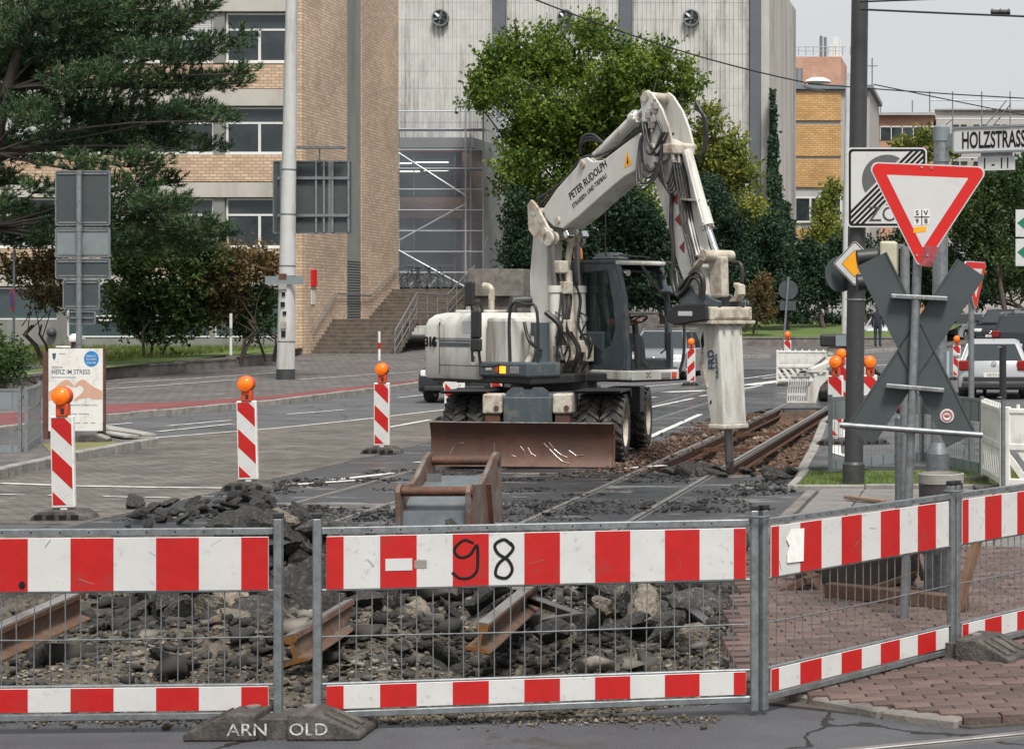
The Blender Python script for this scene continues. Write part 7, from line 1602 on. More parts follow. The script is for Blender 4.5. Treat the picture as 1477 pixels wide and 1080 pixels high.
# zone sign on it
Yz = by - .16; sz = FPX / Yz
c0, c1 = at(1222, 328, Yz), at(1337, 213, Yz); zc = Vector(((c0.x + c1.x) / 2, Yz, (c0.z + c1.z) / 2)); hw, hh = (c1.x - c0.x) / 2, (c1.z - c0.z) / 2
zs = thing('zone_end_sign', 'square no-parking zone end sign with diagonal stripes behind the yield sign', 'sign', zc)
plate(zs, round_poly(rect(-hw, hw, -hh, hh), .05), 0, .02, 'plate', M['signgrey'])
out_, in_ = round_poly(rect(-hw + .018, hw - .018, -hh + .018, hh - .018), .045), round_poly(rect(-hw + .045, hw - .045, -hh + .045, hh - .045), .035)
def ring_plate(par, outer, inner, y, th, nm, m):
    rings = [[Vector((*p, 0)) for p in outer], [Vector((*p, 0)) for p in inner]]; tri = geometry.tessellate_polygon(rings); flat = rings[0] + rings[1]; n = len(flat); b = MB()
    b.add([(p.x, y, p.y) for p in flat] + [(p.x, y + th, p.y) for p in flat], [tuple(t) for t in tri] + [tuple(i + n for i in reversed(t)) for t in tri] + [(o_ + i, o_ + (i + 1) % L, o_ + (i + 1) % L + n, o_ + i + n) for o_, L in ((0, len(outer)), (len(outer), len(inner))) for i in range(L)]); return b.build(nm, m, par, 0)
ring_plate(zs, out_, in_, -.002, .0025, 'border', M['ink'])
disc = [(math.cos(t) * .30, .09 + math.sin(t) * .30) for t in np.linspace(0, 2 * math.pi, 41)[:-1]]; plate(zs, disc, -.0015, .0025, 'grey_disc', mat('print_dark_grey', (.10, .10, .105), .5))
bar = clip_poly(disc, lambda p: .075 - abs(p[0] * .707 + (p[1] - .09) * .707)); 
R_in = rect(-hw + .046, hw - .046, -hh + .046, hh - .046)
wb = clip_poly(clip_poly(R_in, lambda p: (p[1] - p[0]) + .19), lambda p: .19 - (p[1] - p[0])); plate(zs, wb, -.0022, .0006, 'white_band', M['signgrey'])
for k in range(5):
    o_ = (k - 2) * .068; q = clip_poly(clip_poly(R_in, lambda p: (p[1] - p[0]) - o_ + .021), lambda p: .021 - ((p[1] - p[0]) - o_)); plate(zs, q, -.0032, .001, 'diagonal_stripe', M['ink'])
text_obj('zone_lettering', 'ZONE', .25, mat('print_grey', (.05, .05, .055), .5), zs, frame((-.22, -.0034, -hh + .075), (1, 0, 0), (0, 0, 1)), .95, .0004)
for z in (.3, -.3):
    mb = MB(); mb.bb(-.25, .25, .021, .045, z - .02, z + .02); mb.build('bracket', M['galv'], zs, 0)
# priority road sign and a disc seen from behind
pc = at(1233, 380, by - .18); ps = thing('priority_road_sign', 'amber priority diamond sign fixed to the dark mast', 'sign', pc, math.radians(-14))
h = .275; dia = lambda a: [(0, -a), (a, 0), (0, a), (-a, 0)]
plate(ps, round_poly(dia(h), .035), 0, .015, 'plate', M['signgrey']); ring_plate(ps, round_poly(dia(h - .008), .03), round_poly(dia(h - .022), .025), -.0015, .002, 'border', M['ink'])
plate(ps, round_poly(dia(h * .58), .012), -.002, .0025, 'amber_diamond', M['signyel']); ring_plate(ps, round_poly(dia(h * .60), .012), round_poly(dia(h * .575), .012), -.0022, .001, 'thin_line', M['ink'])
rc = at(1212, 396, by + .05); rs = thing('round_sign', 'dark round sign back behind the amber diamond', 'sign', rc, math.radians(35)); mb = MB(); mb.cyl((0, -.01, 0), (0, .01, 0), .21, n=32); mb.build('disc', M['signback'], rs); mb = MB(); mb.bb(-.02, .25, .0, .03, -.02, .02); mb.build('bracket', M['galv'], rs, 0)

# ---- yield sign, crossing boards and their leaning post
px, py = -.59, 12.95
ys_ = thing('yield_sign', 'large red and white yield sign with stickers on a leaning steel post', 'sign', (px, py, .03), math.radians(1.5))
mb = MB(); mb.tube([(0, 0, -.1), (.12, 0, 3.02)], .030, 16); mb.build('post', M['galv'], ys_)
def lp(u, v, Y): q = at(u, v, Y); return (q.x - px, q.z - .03)
tri = [lp(1249, 233, 12.85), lp(1428, 240, 12.85), lp(1328, 393, 12.85)]; cen = Vector(((tri[0][0] + tri[1][0] + tri[2][0]) / 3, (tri[0][1] + tri[1][1] + tri[2][1]) / 3))
def sc_(f): return [tuple(cen + (Vector(p) - cen) * f) for p in tri]
plate(ys_, round_poly(sc_(1.0), .045), -.075, .018, 'plate', M['signgrey']); plate(ys_, round_poly(sc_(.965), .040), -.0775, .003, 'red_border', M['signred']); plate(ys_, round_poly(sc_(.66), .004, 2), -.0790, .002, 'white_field', M['signgrey'])
for (u, v, w_, h_, m_) in ((1329, 313, .105, .11, M['white_pl']), (1326, 331, .085, .045, M['signyel'])):
    x, z = lp(u, v, 12.85); plate(ys_, [(x - w_ / 2, z - h_ / 2), (x + w_ / 2, z - h_ / 2 + .008), (x + w_ / 2, z + h_ / 2), (x - w_ / 2, z + h_ / 2 - .008)], -.0805, .0012, 'sticker', m_)
x, z = lp(1329, 313, 12.85)
for t_, dx, dz in (('S', -.03, .012), ('V', .028, .012), ('9', -.03, -.042), ('8', .028, -.042)): text_obj('sticker_lettering', t_, .045, M['ink'], ys_, frame((x + dx, -.0809, z + dz), (1, 0, .05), (-.05, 0, 1)), 1.0, .0003, 'CENTER', bold=.03)
plate(ys_, rect(x - .05, x + .05, z - .004, z + .004), -.0812, .0005, 'sticker_bar', M['ink']); plate(ys_, rect(x - .003, x + .003, z - .05, z + .05), -.0816, .0004, 'sticker_bar', M['ink'])
x2, z2 = lp(1338, 372, 12.85); plate(ys_, [(x2 - .06, z2 - .05), (x2 + .02, z2 - .06), (x2 + .075, z2 + .07), (x2 - .02, z2 + .085)], -.0790, .001, 'scuffed_film', mat('scuffed_red', (.28, .05, .06), .6, var=.5, scale=25))
for u, v in ((1322, 368), (1337, 368), (1329, 241), (1343, 242)):
    x, z = lp(u, v, 12.85); mb = MB(); mb.cyl((x, -.083, z), (x, -.078, z), .008, n=8); mb.build('rivet', M['bare'], ys_)
# St Andrew's cross seen from the back
xc = thing('crossing_boards', 'dark grey crossed warning boards seen from behind on steel brackets', 'crossing sign', (px, py, .03), math.radians(1.5))
for k, (a, b) in enumerate((((1258, 374), (1387, 634)), ((1401, 386), (1241, 628)))):
    A, B = Vector(lp(*a, 13.02)), Vector(lp(*b, 13.02)); d = (B - A).normalized(); n_ = Vector((-d.y, d.x)) * .105; q = [tuple(A + n_), tuple(A - n_), tuple(B - n_), tuple(B + n_)]
    bd_ = plate(xc, q, .036 + .006 * k, .004, 'cross_board', M['signback'])
    for s in (-1, 1):
        e1, e2 = A + n_ * s, B + n_ * s; mb = MB(); mb.beam((e1.x, .034 + .006 * k, e1.y), (e2.x, .034 + .006 * k, e2.y), .012, .008, up=(0, 1, 0)); mb.build('folded_edge', M['signback'], bd_, 0)
for (u0, v0, u1, v1) in ((1285, 427, 1367, 431), (1278, 556, 1362, 563)):
    A, B = Vector(lp(u0, v0, 12.95)), Vector(lp(u1, v1, 12.95)); mb = MB(); mb.beam((A.x, .0, A.y), (B.x, .0, B.y), .064, .032); bq = mb.build('bracket', M['galv'], xc, 0, bevel=.006)
    for t in (.06, .92, .42, .58):
        c = A.lerp(B, t); mb = MB(); mb.cyl((c.x, -.040, c.y), (c.x, -.030, c.y), .011, n=8); mb.build('bolt', M['bare'], bq)
A, B = lp(1212, 612, 12.95), lp(1417, 627, 12.95); mb = MB(); mb.cyl((A[0], -.045, A[1]), (B[0], -.045, B[1]), .020, n=12); tb_ = mb.build('cross_tube', M['galv'], xc)
c = lp(1313, 619, 12.95); mb = MB(); mb.cyl((c[0], 0, c[1] - .03), (c[0], 0, c[1] + .03), .040, n=14); mb.build('clamp', M['galv'], xc)
c = lp(1366, 600, 12.95); mb = MB(); mb.cyl((c[0], .030, c[1]), (c[0], .0345, c[1]), .047, n=24); sk_ = mb.build('round_sticker', M['white_pl'], xc); mb = MB(); mb.ring((c[0], .0285, c[1]), .032, .005, 'Y', 20, 5); mb.sphere((c[0], .030, c[1]), .018, 8, sc=(1.2, .2, .7)); mb.build('sticker_print', mat('sticker_pink', (.35, .12, .13), .6), sk_)

# ---- street name mast
hx, hy = at(1356, 450, 14.0).x, 14.0; hm_ = thing('street_name_mast', 'galvanised mast with thick foot carrying the street name', 'mast', (hx, hy, .03))
mb = MB(); mb.cyl((-.04, 0, -.1), (-.015, 0, 1.05), .084, n=24); mb.cyl((-.015, 0, 1.05), (-.013, 0, 1.13), .084, .058, n=24); mb.build('foot', M['galv_d'], hm_)
mb = MB(); mb.cyl((-.013, 0, 1.12), (.01, 0, 3.36), .055, n=24); mb.build('shaft', M['galv'], hm_)
mb = MB(); mb.cyl((.01, 0, 3.30), (.01, 0, 3.40), .062, n=24); mb.sphere((.01, 0, 3.395), .060, 16, sc=(1, 1, .5)); mb.build('cap', M['signback2'], hm_)
for z in (3.05, 3.15):
    mb = MB(); mb.cyl((.01, 0, z), (.01, 0, z + .025), .062, n=20); mb.build('strap', M['galv'], hm_)
sa, sb = at(1374, 203, 13.95), at(1560, 213, 13.6); dv_ = Vector((sb.x - sa.x, sb.y - sa.y, 0)); rz = math.atan2(dv_.y, dv_.x); L_ = .95
sn = thing('street_name_sign', 'long pale street sign reading HOLZSTRASSE in black', 'sign', sa, rz)
plate(sn, round_poly(rect(0, L_, -.095, .095), .02), -.012, .024, 'plate', M['signgrey']); ring_plate(sn, round_poly(rect(.0, L_, -.096, .096), .02), round_poly(rect(.014, L_ - .014, -.082, .082), .015), -.020, .03, 'rim', M['signback2'])
text_obj('street_lettering', 'HOLZSTRASSE', .165, M['ink'], sn, frame((.075, -.0135, -.058), (1, 0, 0), (0, 0, 1)), .50, .0008, bold=.02)
mb = MB(); mb.bb(-.06, .01, -.01, .01, -.05, .05); mb.build('bracket', M['galv'], sn, 0)
hn = thing('house_number_sign', 'small plate reading 1 - 11 below the street name', 'sign', at(1411, 236.5, 13.9), rz); plate(hn, rect(0, .28, -.05, .05), -.006, .012, 'plate', M['signgrey'])
text_obj('number_lettering', '1 - 11', .11, M['ink'], hn, frame((.14, -.0075, -.035), (1, 0, 0), (0, 0, 1)), .85, .0006, 'CENTER')
mb = MB(); mb.bb(.02, .26, .0, .01, .05, .075); mb.build('hanger', M['galv'], hn, 0)
# ---- signal post behind the boards
gx = at(1305, 450, 16).x; sg = thing('signal_post', 'galvanised signal post with a beige signal head behind the boards', 'traffic signal', (gx, 16, .02))
mb = MB(); mb.cyl((0, 0, -.1), (0, 0, 2.62), .040, n=16); mb.build('post', M['galv'], sg)
mb = MB(); mb.bb(-.20, -.06, -.12, .16, 2.24, 2.66); hd = mb.build('signal_housing', mat('beige_housing', (.42, .40, .30), .6), sg, 0, bevel=.02)
for z in (2.54, 2.34):
    mb = MB(); mb.tube([(-.20, 0, z), (-.39, -.04, z - .02)], .07, 14); mb.build('visor', M['black'], hd, 60)
for z in (2.30, 2.6):
    mb = MB(); mb.bb(-.06, 0, -.02, .02, z, z + .04); mb.build('arm', M['galv'], hd, 0)
# ---- short post with red lamp, bin, thin dark pole
qx, qy = at(1300, 450, 18).x, 18.0; bo = thing('lamp_bollard', 'short galvanised post with a small red lamp beside the leaning post', 'bollard', (qx, qy, .04)); mb = MB(); mb.cyl((0, 0, -.1), (0, 0, 1.08), .060, n=18); mb.cyl((0, 0, 1.08), (0, 0, 1.12), .060, .03, n=18); mb.build('tube', M['galv_d'], bo); mb = MB(); mb.sphere((0, -.02, 1.19), .045, 12); mb.build('red_lamp', M['lamp_red'], bo, 60); mb = MB(); mb.cyl((0, .03, 1.12), (0, .03, 1.25), .05, n=12); mb.build('lamp_socket', M['black'], bo)
tx, ty_ = at(1357, 450, 13.72).x, 13.72; lb = thing('litter_bin', 'round dark grey litter bin with pale rim beside the mast', 'litter bin', (tx, ty_, .40)); mb = MB(); mb.cyl((0, 0, 0), (0, 0, .50), .145, .157, n=36); mb.build('body', mat('perforated_dark_metal', (.065, .062, .062), .55, .2, .25, 60), lb)
mb = MB(); mb.bb(-.03, .03, .14, .23, .15, .4); mb.build('wall_bracket', M['galv_d'], lb, 0); mb = MB(); mb.lathe([(.15, .49), (.162, .495), (.164, .56), (.152, .565), (.148, .53)], (0, 0, 0), 'Z', 36); mb.build('rim', M['conc'], lb, 50)
tp = gp(1447, 716); pl = thing('dark_pole', 'thin dark pole with cable ties before the white barrier', 'pole', (*tp, 0)); mb = MB(); mb.cyl((0, 0, -.1), (0, 0, 1.15), .026, n=12); mb.build('shaft', M['galv_d'], pl); mb = MB(); mb.tube([(0, 0, 1.12), (-.005, 0, 1.3), (-.005, 0, 1.55), (0, 0, 1.72)], .04, 12); mb.build('wrapped_top', M['black'], pl, 60)
for z in (1.13, 1.70):
    mb = MB(); mb.ring((-.03, 0, z), .035, .006, 'Z', 14, 5); mb.build('cable_tie', M['bare'], pl)
# ---- second yield sign, turned away
vx, vy = gp(1401, 688); y2 = thing('yield_sign', 'small yield sign turned almost edge-on on a thin post', 'sign', (vx, vy, 0), math.radians(68)); mb = MB(); mb.cyl((0, 0, -.1), (0, 0, 2.75), .038, n=14); mb.build('post', M['galv'], y2)
T3 = [(-.37, 2.74), (.37, 2.74), (0, 2.10)]; c3 = Vector((0, 2.527)); s3 = lambda f: [tuple(c3 + (Vector(p) - c3) * f) for p in T3]
mb = MB(); plate(y2, round_poly(s3(1), .04), -.06, .015, 'plate', M['signgrey']); plate(y2, round_poly(s3(.96), .035), -.063, .003, 'red_border', M['signred']); plate(y2, round_poly(s3(.58), .004, 2), -.0645, .002, 'white_field', M['signgrey'])

# ---- mesh barriers with grey board backs
def grey_barrier(a, b, label):
    a, b = Vector((*a, 0)), Vector((*b, 0)); d = b - a; L = d.length; r = thing('mesh_barrier', label, 'barrier', a, math.atan2(d.y, d.x), 'mesh barriers seen from the back')
    for x in (0, L): mb = MB(); mb.bb(x - .021, x + .021, -.021, .021, .0, 1.05); mb.build('post', M['galv'], r, 0)
    for z0, z1, nm in ((.73, .98, 'upper_board'), (.10, .22, 'lower_board')):
        mb = MB(); mb.bb(.025, L - .025, -.006, .006, z0, z1); mb.build(nm, M['signback2'], r, 0)
        for k in range(8): q = MB(); xx = .1 + k * (L - .2) / 7; q.bb(xx - .008, xx + .008, -.012, -.0065, z0, z1); q.build('stay', M['galv'], r, 0)
    for z in (1.0, .08): mb = MB(); mb.bb(.021, L - .021, -.014, .014, z - .017, z + .017); mb.build('rail', M['galv'], r, 0)
    n = int(L / .08)
    for k in range(1, n): o = bpy.data.objects.new('mesh_wire', WIRE_ME); COL.objects.link(o); o.parent = r; o.location = (k * L / n, 0, 0)
    return r
grey_barrier((-2.05, 24.7), (-.95, 26.2), 'grey backed mesh barrier beside the dark mast'); grey_barrier((-.9, 26.2), (-.12, 24.2), 'grey backed mesh barrier between the boards and white barriers')
lx, ly = gp(29, 664); grey_barrier((lx - 2.1, ly - .3), (lx, ly), 'grey backed mesh barrier cut by the left picture edge'); grey_barrier((lx + .06, ly + .05), (lx - .75, ly + 2.1), 'grey backed mesh barrier leading towards the poster stand')
# ---- white plastic barriers
def white_barrier(a, b, label, z=0):
    a, b = Vector((*a, z)), Vector((*b, z)); d = b - a; L = d.length; r = thing('plastic_barrier', label, 'barrier', a, math.atan2(d.y, d.x), 'white plastic barriers')
    outer = rect(0, L, .12, 1.0); n = max(4, int(L / .2)); 
    for (z0, z1) in ((.12, .20), (.52, .60), (.94, 1.0)):
        mb = MB(); mb.bb(0, L, -.03, .03, z0, z1); mb.build('frame_bar', M['white_pl'], r, 0, bevel=.012)
    for x in (0, L - .06): mb = MB(); mb.bb(x, x + .06, -.032, .032, .05, 1.02); mb.build('end_bar', M['white_pl'], r, 0, bevel=.012)
    mb = MB(); mb.bb(.06, L - .06, -.018, .018, .60, .94); mb.build('upper_panel', M['white_pl'], r, 0)
    for k in range(n + 1):
        x = .06 + k * (L - .12) / n - .12; q = clip_poly(clip_poly([(x, .52), (x + .09, .52), (x + .33, .20), (x + .24, .20)], lambda p: p[0] - .06), lambda p: L - .06 - p[0])
        if len(q) > 2: mb = MB(); mb.prism(q, (0, -.016, 0), (1, 0, 0), (0, 0, 1), (0, .032, 0)); mb.build('slanted_bar', M['white_pl'], r, 0)
    for k in range(n): x = .15 + k * (L - .3) / (n - 1); mb = MB(); mb.cyl((x, 0, .99), (x, 0, 1.045), .022, n=8); mb.build('peg', M['white_pl'], r)
    for x in (.25, L - .25): mb = MB(); mb.bb(x - .12, x + .12, -.30, .30, 0, .10); mb.build('foot', M['rubber'], r, 0, bevel=.02)
    return r
white_barrier((-.10, 23.9), (.13, 22.25), 'white plastic barrier turned towards the street'); white_barrier((.16, 22.2), (2.1, 21.6), 'white plastic barrier behind the thin dark pole')
a_, b_ = gp(1120, 556), gp(1205, 557); white_barrier(a_, b_, 'white plastic barrier behind the small digger bucket')

# ---- left side: poster stand
p0 = gp(113, 641); po = thing('poster_stand', 'poster stand with a heart hands poster reading HERZ IM STRESS', 'poster stand', (p0[0], p0[1] - .1, .12), math.radians(2))
s_ = FPX / p0[1]; W_, H0, H1 = .42, .10, 1.40
mb = MB(); mb.bb(-W_, W_, 0, .03, H0, H1); bd = mb.build('board', M['white_pl'], po, 0, bevel=.004)
for x in (-.52, W_ - .08): mb = MB(); mb.bb(x, x + .08, .035, .11, -.1, H1 - .05 if x < -.5 else .6); mb.build('post', mat('brown_timber', (.10, .045, .035), .8, var=.3, scale=9), po, 0)
mb = MB(); mb.bb(W_ - .04, W_ + .02, .035, .09, -.1, H1); mb.build('post', M['rust'], po, 0)
def fp(poly, y, nm, m): mb = MB(); mb.prism(poly, (0, y, 0), (1, 0, 0), (0, 0, 1), (0, -.001, 0)); return mb.build(nm, m, bd, 0)
fp([(.25 + .115 * math.cos(t), 1.24 + .125 * math.sin(t)) for t in np.linspace(0, 6.28, 32)[:-1]], -.001, 'blue_disc', mat('poster_blue', (.02, .20, .48), .5))
pblue = mat('poster_ink', (.05, .10, .14), .5); pw = M['white_pl']
for t_, z, s in (('DIENSTAG', 1.27, .042), ('25.10.2016', 1.22, .045), ('18.00 UHR', 1.165, .042)): text_obj('disc_lettering', t_, s, pw, bd, frame((.25, -.003, z), (1, 0, 0), (0, 0, 1)), .8, .0004, 'CENTER')
text_obj('headline', 'HERZ IM STRESS', .105, pblue, bd, frame((-.37, -.0015, 1.0), (1, 0, 0), (0, 0, 1)), .80, .0005, bold=.005)
for t_, x, z, s in (('Abendvortrag', -.37, 1.10, .035), ('Bluthochdruck und Herzschwäche', -.37, .94, .032), ('Bluthochdruck, Cholesterin und Co.', -.12, .50, .038), ('Eintritt frei · Herzstiftung', -.12, .36, .038), ('klinikum', -.25, 1.31, .035)): text_obj('small_print', t_, s, pblue, bd, frame((x, -.0015, z), (1, 0, 0), (0, 0, 1)), .85, .0004)
for k in range(4): fp(rect(-.12 + k * .12, -.05 + k * .12, .22, .235), -.001, 'logo_bar', M['conc'])
fp([(-.36, 1.33), (-.30, 1.33), (-.31, 1.25), (-.33, 1.22), (-.35, 1.25)], -.001, 'logo', pblue)
hand = mat('poster_skin_tone', (.55, .33, .24), .6, var=.1)
def blob(pts): return [(x, z) for x, z in pts]
fp([(.42, .60), (.42, .73), (.28, .80), (.16, .90), (.10, .915), (.04, .88), (-.01, .82), (-.02, .795), (.02, .79), (.07, .83), (.12, .80), (.13, .74), (.08, .68), (.0, .62), (-.03, .585), (.0, .57), (.08, .61), (.2, .63), (.3, .60)], -.0012, 'hand_print', hand)
fp([(-.42, .58), (-.30, .60), (-.2, .60), (-.10, .58), (-.035, .585), (-.08, .63), (-.17, .70), (-.18, .78), (-.13, .83), (-.07, .80), (-.03, .79), (-.02, .82), (-.08, .89), (-.14, .915), (-.22, .88), (-.32, .78), (-.42, .72)], -.0013, 'hand_print', hand)
# rubber foot and kerb plank behind the stand
x, y = gp(100, 650); rb = thing('rubber_ballast_block', 'ribbed rubber ballast block lying at the poster stand', 'ballast block', (x + .2, y + .2, .12), .2); mb = MB(); mb.prism([(-.3, 0), (.3, 0), (.3, .04), (.12, .12), (-.3, .12)], (0, -.15, 0), (1, 0, 0), (0, 0, 1), (0, .3, 0)); mb.build('block', M['rubber'], rb, 0, bevel=.01)
for k in range(3): mb = MB(); mb.beam((.14, -.1 + k * .1, .118), (.29, -.1 + k * .1, .05), .05, .012); mb.build('rib', M['conc'], rb, 0)
for k, (a, b) in enumerate((((150, 628), (205, 638)), ((160, 633), (215, 641)), ((150, 638), (190, 645)))):
    A, B = gp(*a), gp(*b); mb = MB(); mb.beam((A[0], A[1], .15 + .01 * k), (B[0], B[1], .145 + .01 * k), .22, .03); tag(mb.build('pale_board', M['conc'], None, 0), 'pale flat board lying beside the poster stand', 'board', 'boards beside the poster stand')
# ---- stack of signs seen from behind
sx_, sy_ = at(114, 450, 33.5).x, 33.5; ss_ = thing('sign_stack', 'stack of five grey sign backs on one post behind the poster', 'sign post', (sx_, sy_, .0)); k33 = sy_ / FPX
mb = MB(); mb.cyl((0, 0, 0), (0, 0, CAMH - (246 - 450) * k33), .05, n=16); mb.build('post', M['galv'], ss_)
for (u0, u1, v0, v1, m_) in ((78, 157, 246, 325, M['signback']), (78, 157, 328, 371, M['signback2']), (78, 157, 373, 402, M['signback']), (89, 142, 403, 446, M['signback']), (97, 136, 449, 468, M['signback'])):
    x0, x1 = (u0 - 114) * k33, (u1 - 114) * k33; z0, z1 = CAMH - (v1 - 450) * k33, CAMH - (v0 - 450) * k33
    b_ = plate(ss_, round_poly(rect(x0, x1, z0, z1), .04), .055, .01, 'sign_plate', m_)
    ring_plate(b_, round_poly(rect(x0 - .003, x1 + .003, z0 - .003, z1 + .003), .04), round_poly(rect(x0 + .02, x1 - .02, z0 + .02, z1 - .02), .03), .040, .014, 'folded_rim', M['galv'])
    for z in ((z0 + .05, z1 - .05) if z1 - z0 > .3 else ((z0 + z1) / 2,)): q = MB(); q.beam((x0 + .04, .046, z), (x1 - .04, .046, z), .012, .03); q.cyl((0, 0, z - .02), (0, 0, z + .02), .057, n=14); q.build('mounting_rail', M['galv'], b_, 0)
# ---- pale lamp mast with big direction sign backs
mx_, my_ = gp(412, 553); mz = .12; lm_ = thing('lamp_mast', 'tall pale grey mast with stickers and scuffed foot on the footpath', 'mast', (mx_, my_, mz)); k57 = my_ / FPX
mb = MB(); mb.cyl((0, 0, 0), (0, 0, .32), .262, .258, n=24); mb.build('dark_foot', M['mast'], lm_); mb = MB(); mb.cyl((0, 0, .32), (.20, 0, 12.5), .252, .150, n=24); mb.build('shaft', M['mastw'], lm_)
for z in (1.1, 3.0, 3.3, 4.8, 6.1): mb = MB(); c = z / 12.5 * .2; r_ = .258 - z / 12.5 * .1; mb.cyl((c, 0, z), (c, 0, z + .04), r_, n=24); mb.build('strap', M['galv_d'], lm_)
for (z, dx, w_, h_, m_) in ((3.0, -.02, .22, .18, M['rust']), (2.72, -.02, .24, .16, M['conc']), (2.5, 0, .10, .12, M['ink']), (2.2, -.02, .12, .14, M['ink']), (1.95, .03, .10, .1, M['ink']), (1.6, 0, .16, .2, M['conc']), (1.35, 0, .12, .18, M['ink'])):
    mb = MB(); mb.box((dx + .03, -.262, z), (w_, .02, h_)); mb.build('sticker', m_, lm_, 0)
mb = MB(); mb.bb(-.5, .6, -.27, -.25, 2.78, 3.02); mb.build('grey_plate', M['signback2'], lm_, 0)
ds = thing('direction_sign', 'big direction sign seen from behind on the pale mast', 'sign', (mx_, my_, mz))
for (u0, u1) in ((388, 469), (471, 503)):
    x0, x1 = (u0 - 412) * k57, (u1 - 412) * k57; z0, z1 = CAMH - (336 - 450) * k57 - mz, CAMH - (231 - 450) * k57 - mz
    b_ = plate(ds, round_poly(rect(x0, x1, z0, z1), .06), .34, .02, 'sign_plate', mat('sign_back_dark', (.055, .068, .068), .6, .1, .15, 2)); ring_plate(b_, round_poly(rect(x0 - .01, x1 + .01, z0 - .01, z1 + .01), .06), round_poly(rect(x0 + .03, x1 - .03, z0 + .03, z1 - .03), .04), .32, .02, 'rim', M['galv_d'])
    for f in ((.15, .78, .92) if u0 < 400 else (.12, .85)): q = MB(); xx = x0 + (x1 - x0) * f; q.bb(xx - .03, xx + .03, .27, .33, z0 + .03, z1 - .03); q.build('upright', M['galv'], b_, 0)
for v in (256, 310): z = CAMH - (v - 450) * k57 - mz; mb = MB(); mb.bb((396 - 412) * k57, (500 - 412) * k57, .24, .29, z - .04, z + .04); mb.build('cross_bar', M['galv'], ds, 0)
mb = MB(); x = (456 - 412) * k57; z = CAMH - (214 - 450) * k57 - mz; mb.tube([(x, .3, z - .4), (x, .3, z + .02), (x + .1, .0, z + .05)], .025, 6); mb.bb((430 - 412) * k57, (498 - 412) * k57, -.15, .05, z - .02, z + .05); mb.build('sign_lamp', M['galv_d'], ds, 0)
# ---- no-stopping sign on the lawn, marker sticks
nx_, ny_ = at(20, 450, 57).x, 57.0; ns = thing('no_stopping_sign', 'no-stopping disc seen edge-on on a thin post in the lawn', 'sign', (nx_, ny_, .55), math.radians(-50)); mb = MB(); mb.cyl((0, 0, 0), (0, 0, 3.3), .035, n=10); mb.build('post', M['galv_d'], ns); mb = MB(); mb.cyl((0, -.06, 1.9), (0, -.045, 1.9), .33, n=32); mb.build('disc', M['signred'], ns); mb = MB(); mb.cyl((0, -.064, 1.9), (0, -.0605, 1.9), .26, n=32); mb.build('blue_field', mat('sign_blue', (.03, .05, .22), .5), ns)
for (u, v0, v1, Y, lb_) in ((547, 478, 524, 70, 'white marker stick before the outdoor stair'), (333, 452, 512, 62, 'thin white stick standing in the lawn bushes')):
    a = at(u, v1, Y); b = at(u, v0, Y); mb = MB(); r = thing('marker_stick', lb_, 'marker', a); mb.cyl((0, 0, 0), (0, 0, b.z - a.z), .045, n=8); mb.build('stick', M['white_pl'], r); mb = MB(); mb.cyl((0, 0, (b.z - a.z) * .45), (0, 0, (b.z - a.z) * .65), .047, n=8); mb.build('red_band', M['red'] if u > 500 else M['galv'], r)
# ---- round sign back on the far verge; distant pale mast; green signs
rx, ry = at(1129, 505, 74).x, 74; rr2 = thing('round_sign', 'round sign back with a small plate on a leaning post', 'sign', (rx, ry, gz(74) + .1)); k74 = 74 / FPX
mb = MB(); mb.tube([(0, 0, 0), (.22, 0, CAMH - (403 - 450) * k74 - gz(74))], .04, 10); mb.build('post', M['galv'], rr2); zc_ = CAMH - (418 - 450) * k74 - gz(74) - .1; mb = MB(); mb.cyl((.2, .05, zc_), (.2, .07, zc_), .37, n=32); mb.build('disc', M['signback'], rr2); mb = MB(); mb.bb(-.12, .5, .05, .07, zc_ - .78, zc_ - .42); mb.build('small_plate', M['signback'], rr2, 0)
fx = at(1219, 480, 80).x; fm = thing('far_mast', 'pale slender mast half hidden behind the dark mast', 'mast', (fx, 80, gz(80))); mb = MB(); mb.cyl((0, 0, 0), (.12, 0, 11.5), .17, .10, n=16); mb.build('shaft', M['mastw'], fm); mb = MB(); mb.cyl((0, 0, 0), (0, 0, .4), .19, n=16); mb.build('foot', M['mast'], fm)
gm = mat('sign_green', (.01, .16, .09), .5)
for k, v in enumerate((322, 364)):
    c = at(1478, v, 60); g = thing('green_arrow_sign', ('upper' if k == 0 else 'lower') + ' green arrow sign at the picture edge in front of the tree', 'sign', c); plate(g, rect(-.28, .6, -.42, .42), 0, .02, 'plate', M['signgrey']); plate(g, [(-.24, 0), (.15, .32), (.3, .32), (.3, -.32), (.15, -.32)], -.002, .002, 'green_arrow', gm)
    mb = MB(); mb.cyl((.4, .06 + .1 * k, -c.z), (.4, .06 + .1 * k, .5), .04, n=8); mb.build('post', M['galv'], g)
c = at(1354, 545, 52); g = thing('green_hoop_sign', 'green sign on a pale blue stand behind the crossing boards', 'sign', (c.x, 52, 0)); mb = MB(); mb.bb(-.2, .28, -.05, .05, .35, 1.05); mb.build('pale_stand', mat('pale_blue_sheet', (.32, .40, .45), .6), g, 0); plate(g, rect(-.06, .22, 1.1, 1.6), 0, .03, 'green_panel', gm); mb = MB(); mb.ring((.08, -.005, 1.33), .08, .018, 'Y', 14, 5, 0, math.pi, 2 * math.pi); mb.build('white_hook', M['white_pl'], g); mb = MB(); mb.cyl((0, 0, 0), (0, 0, 1.2), .03, n=8); mb.build('post', M['galv'], g)
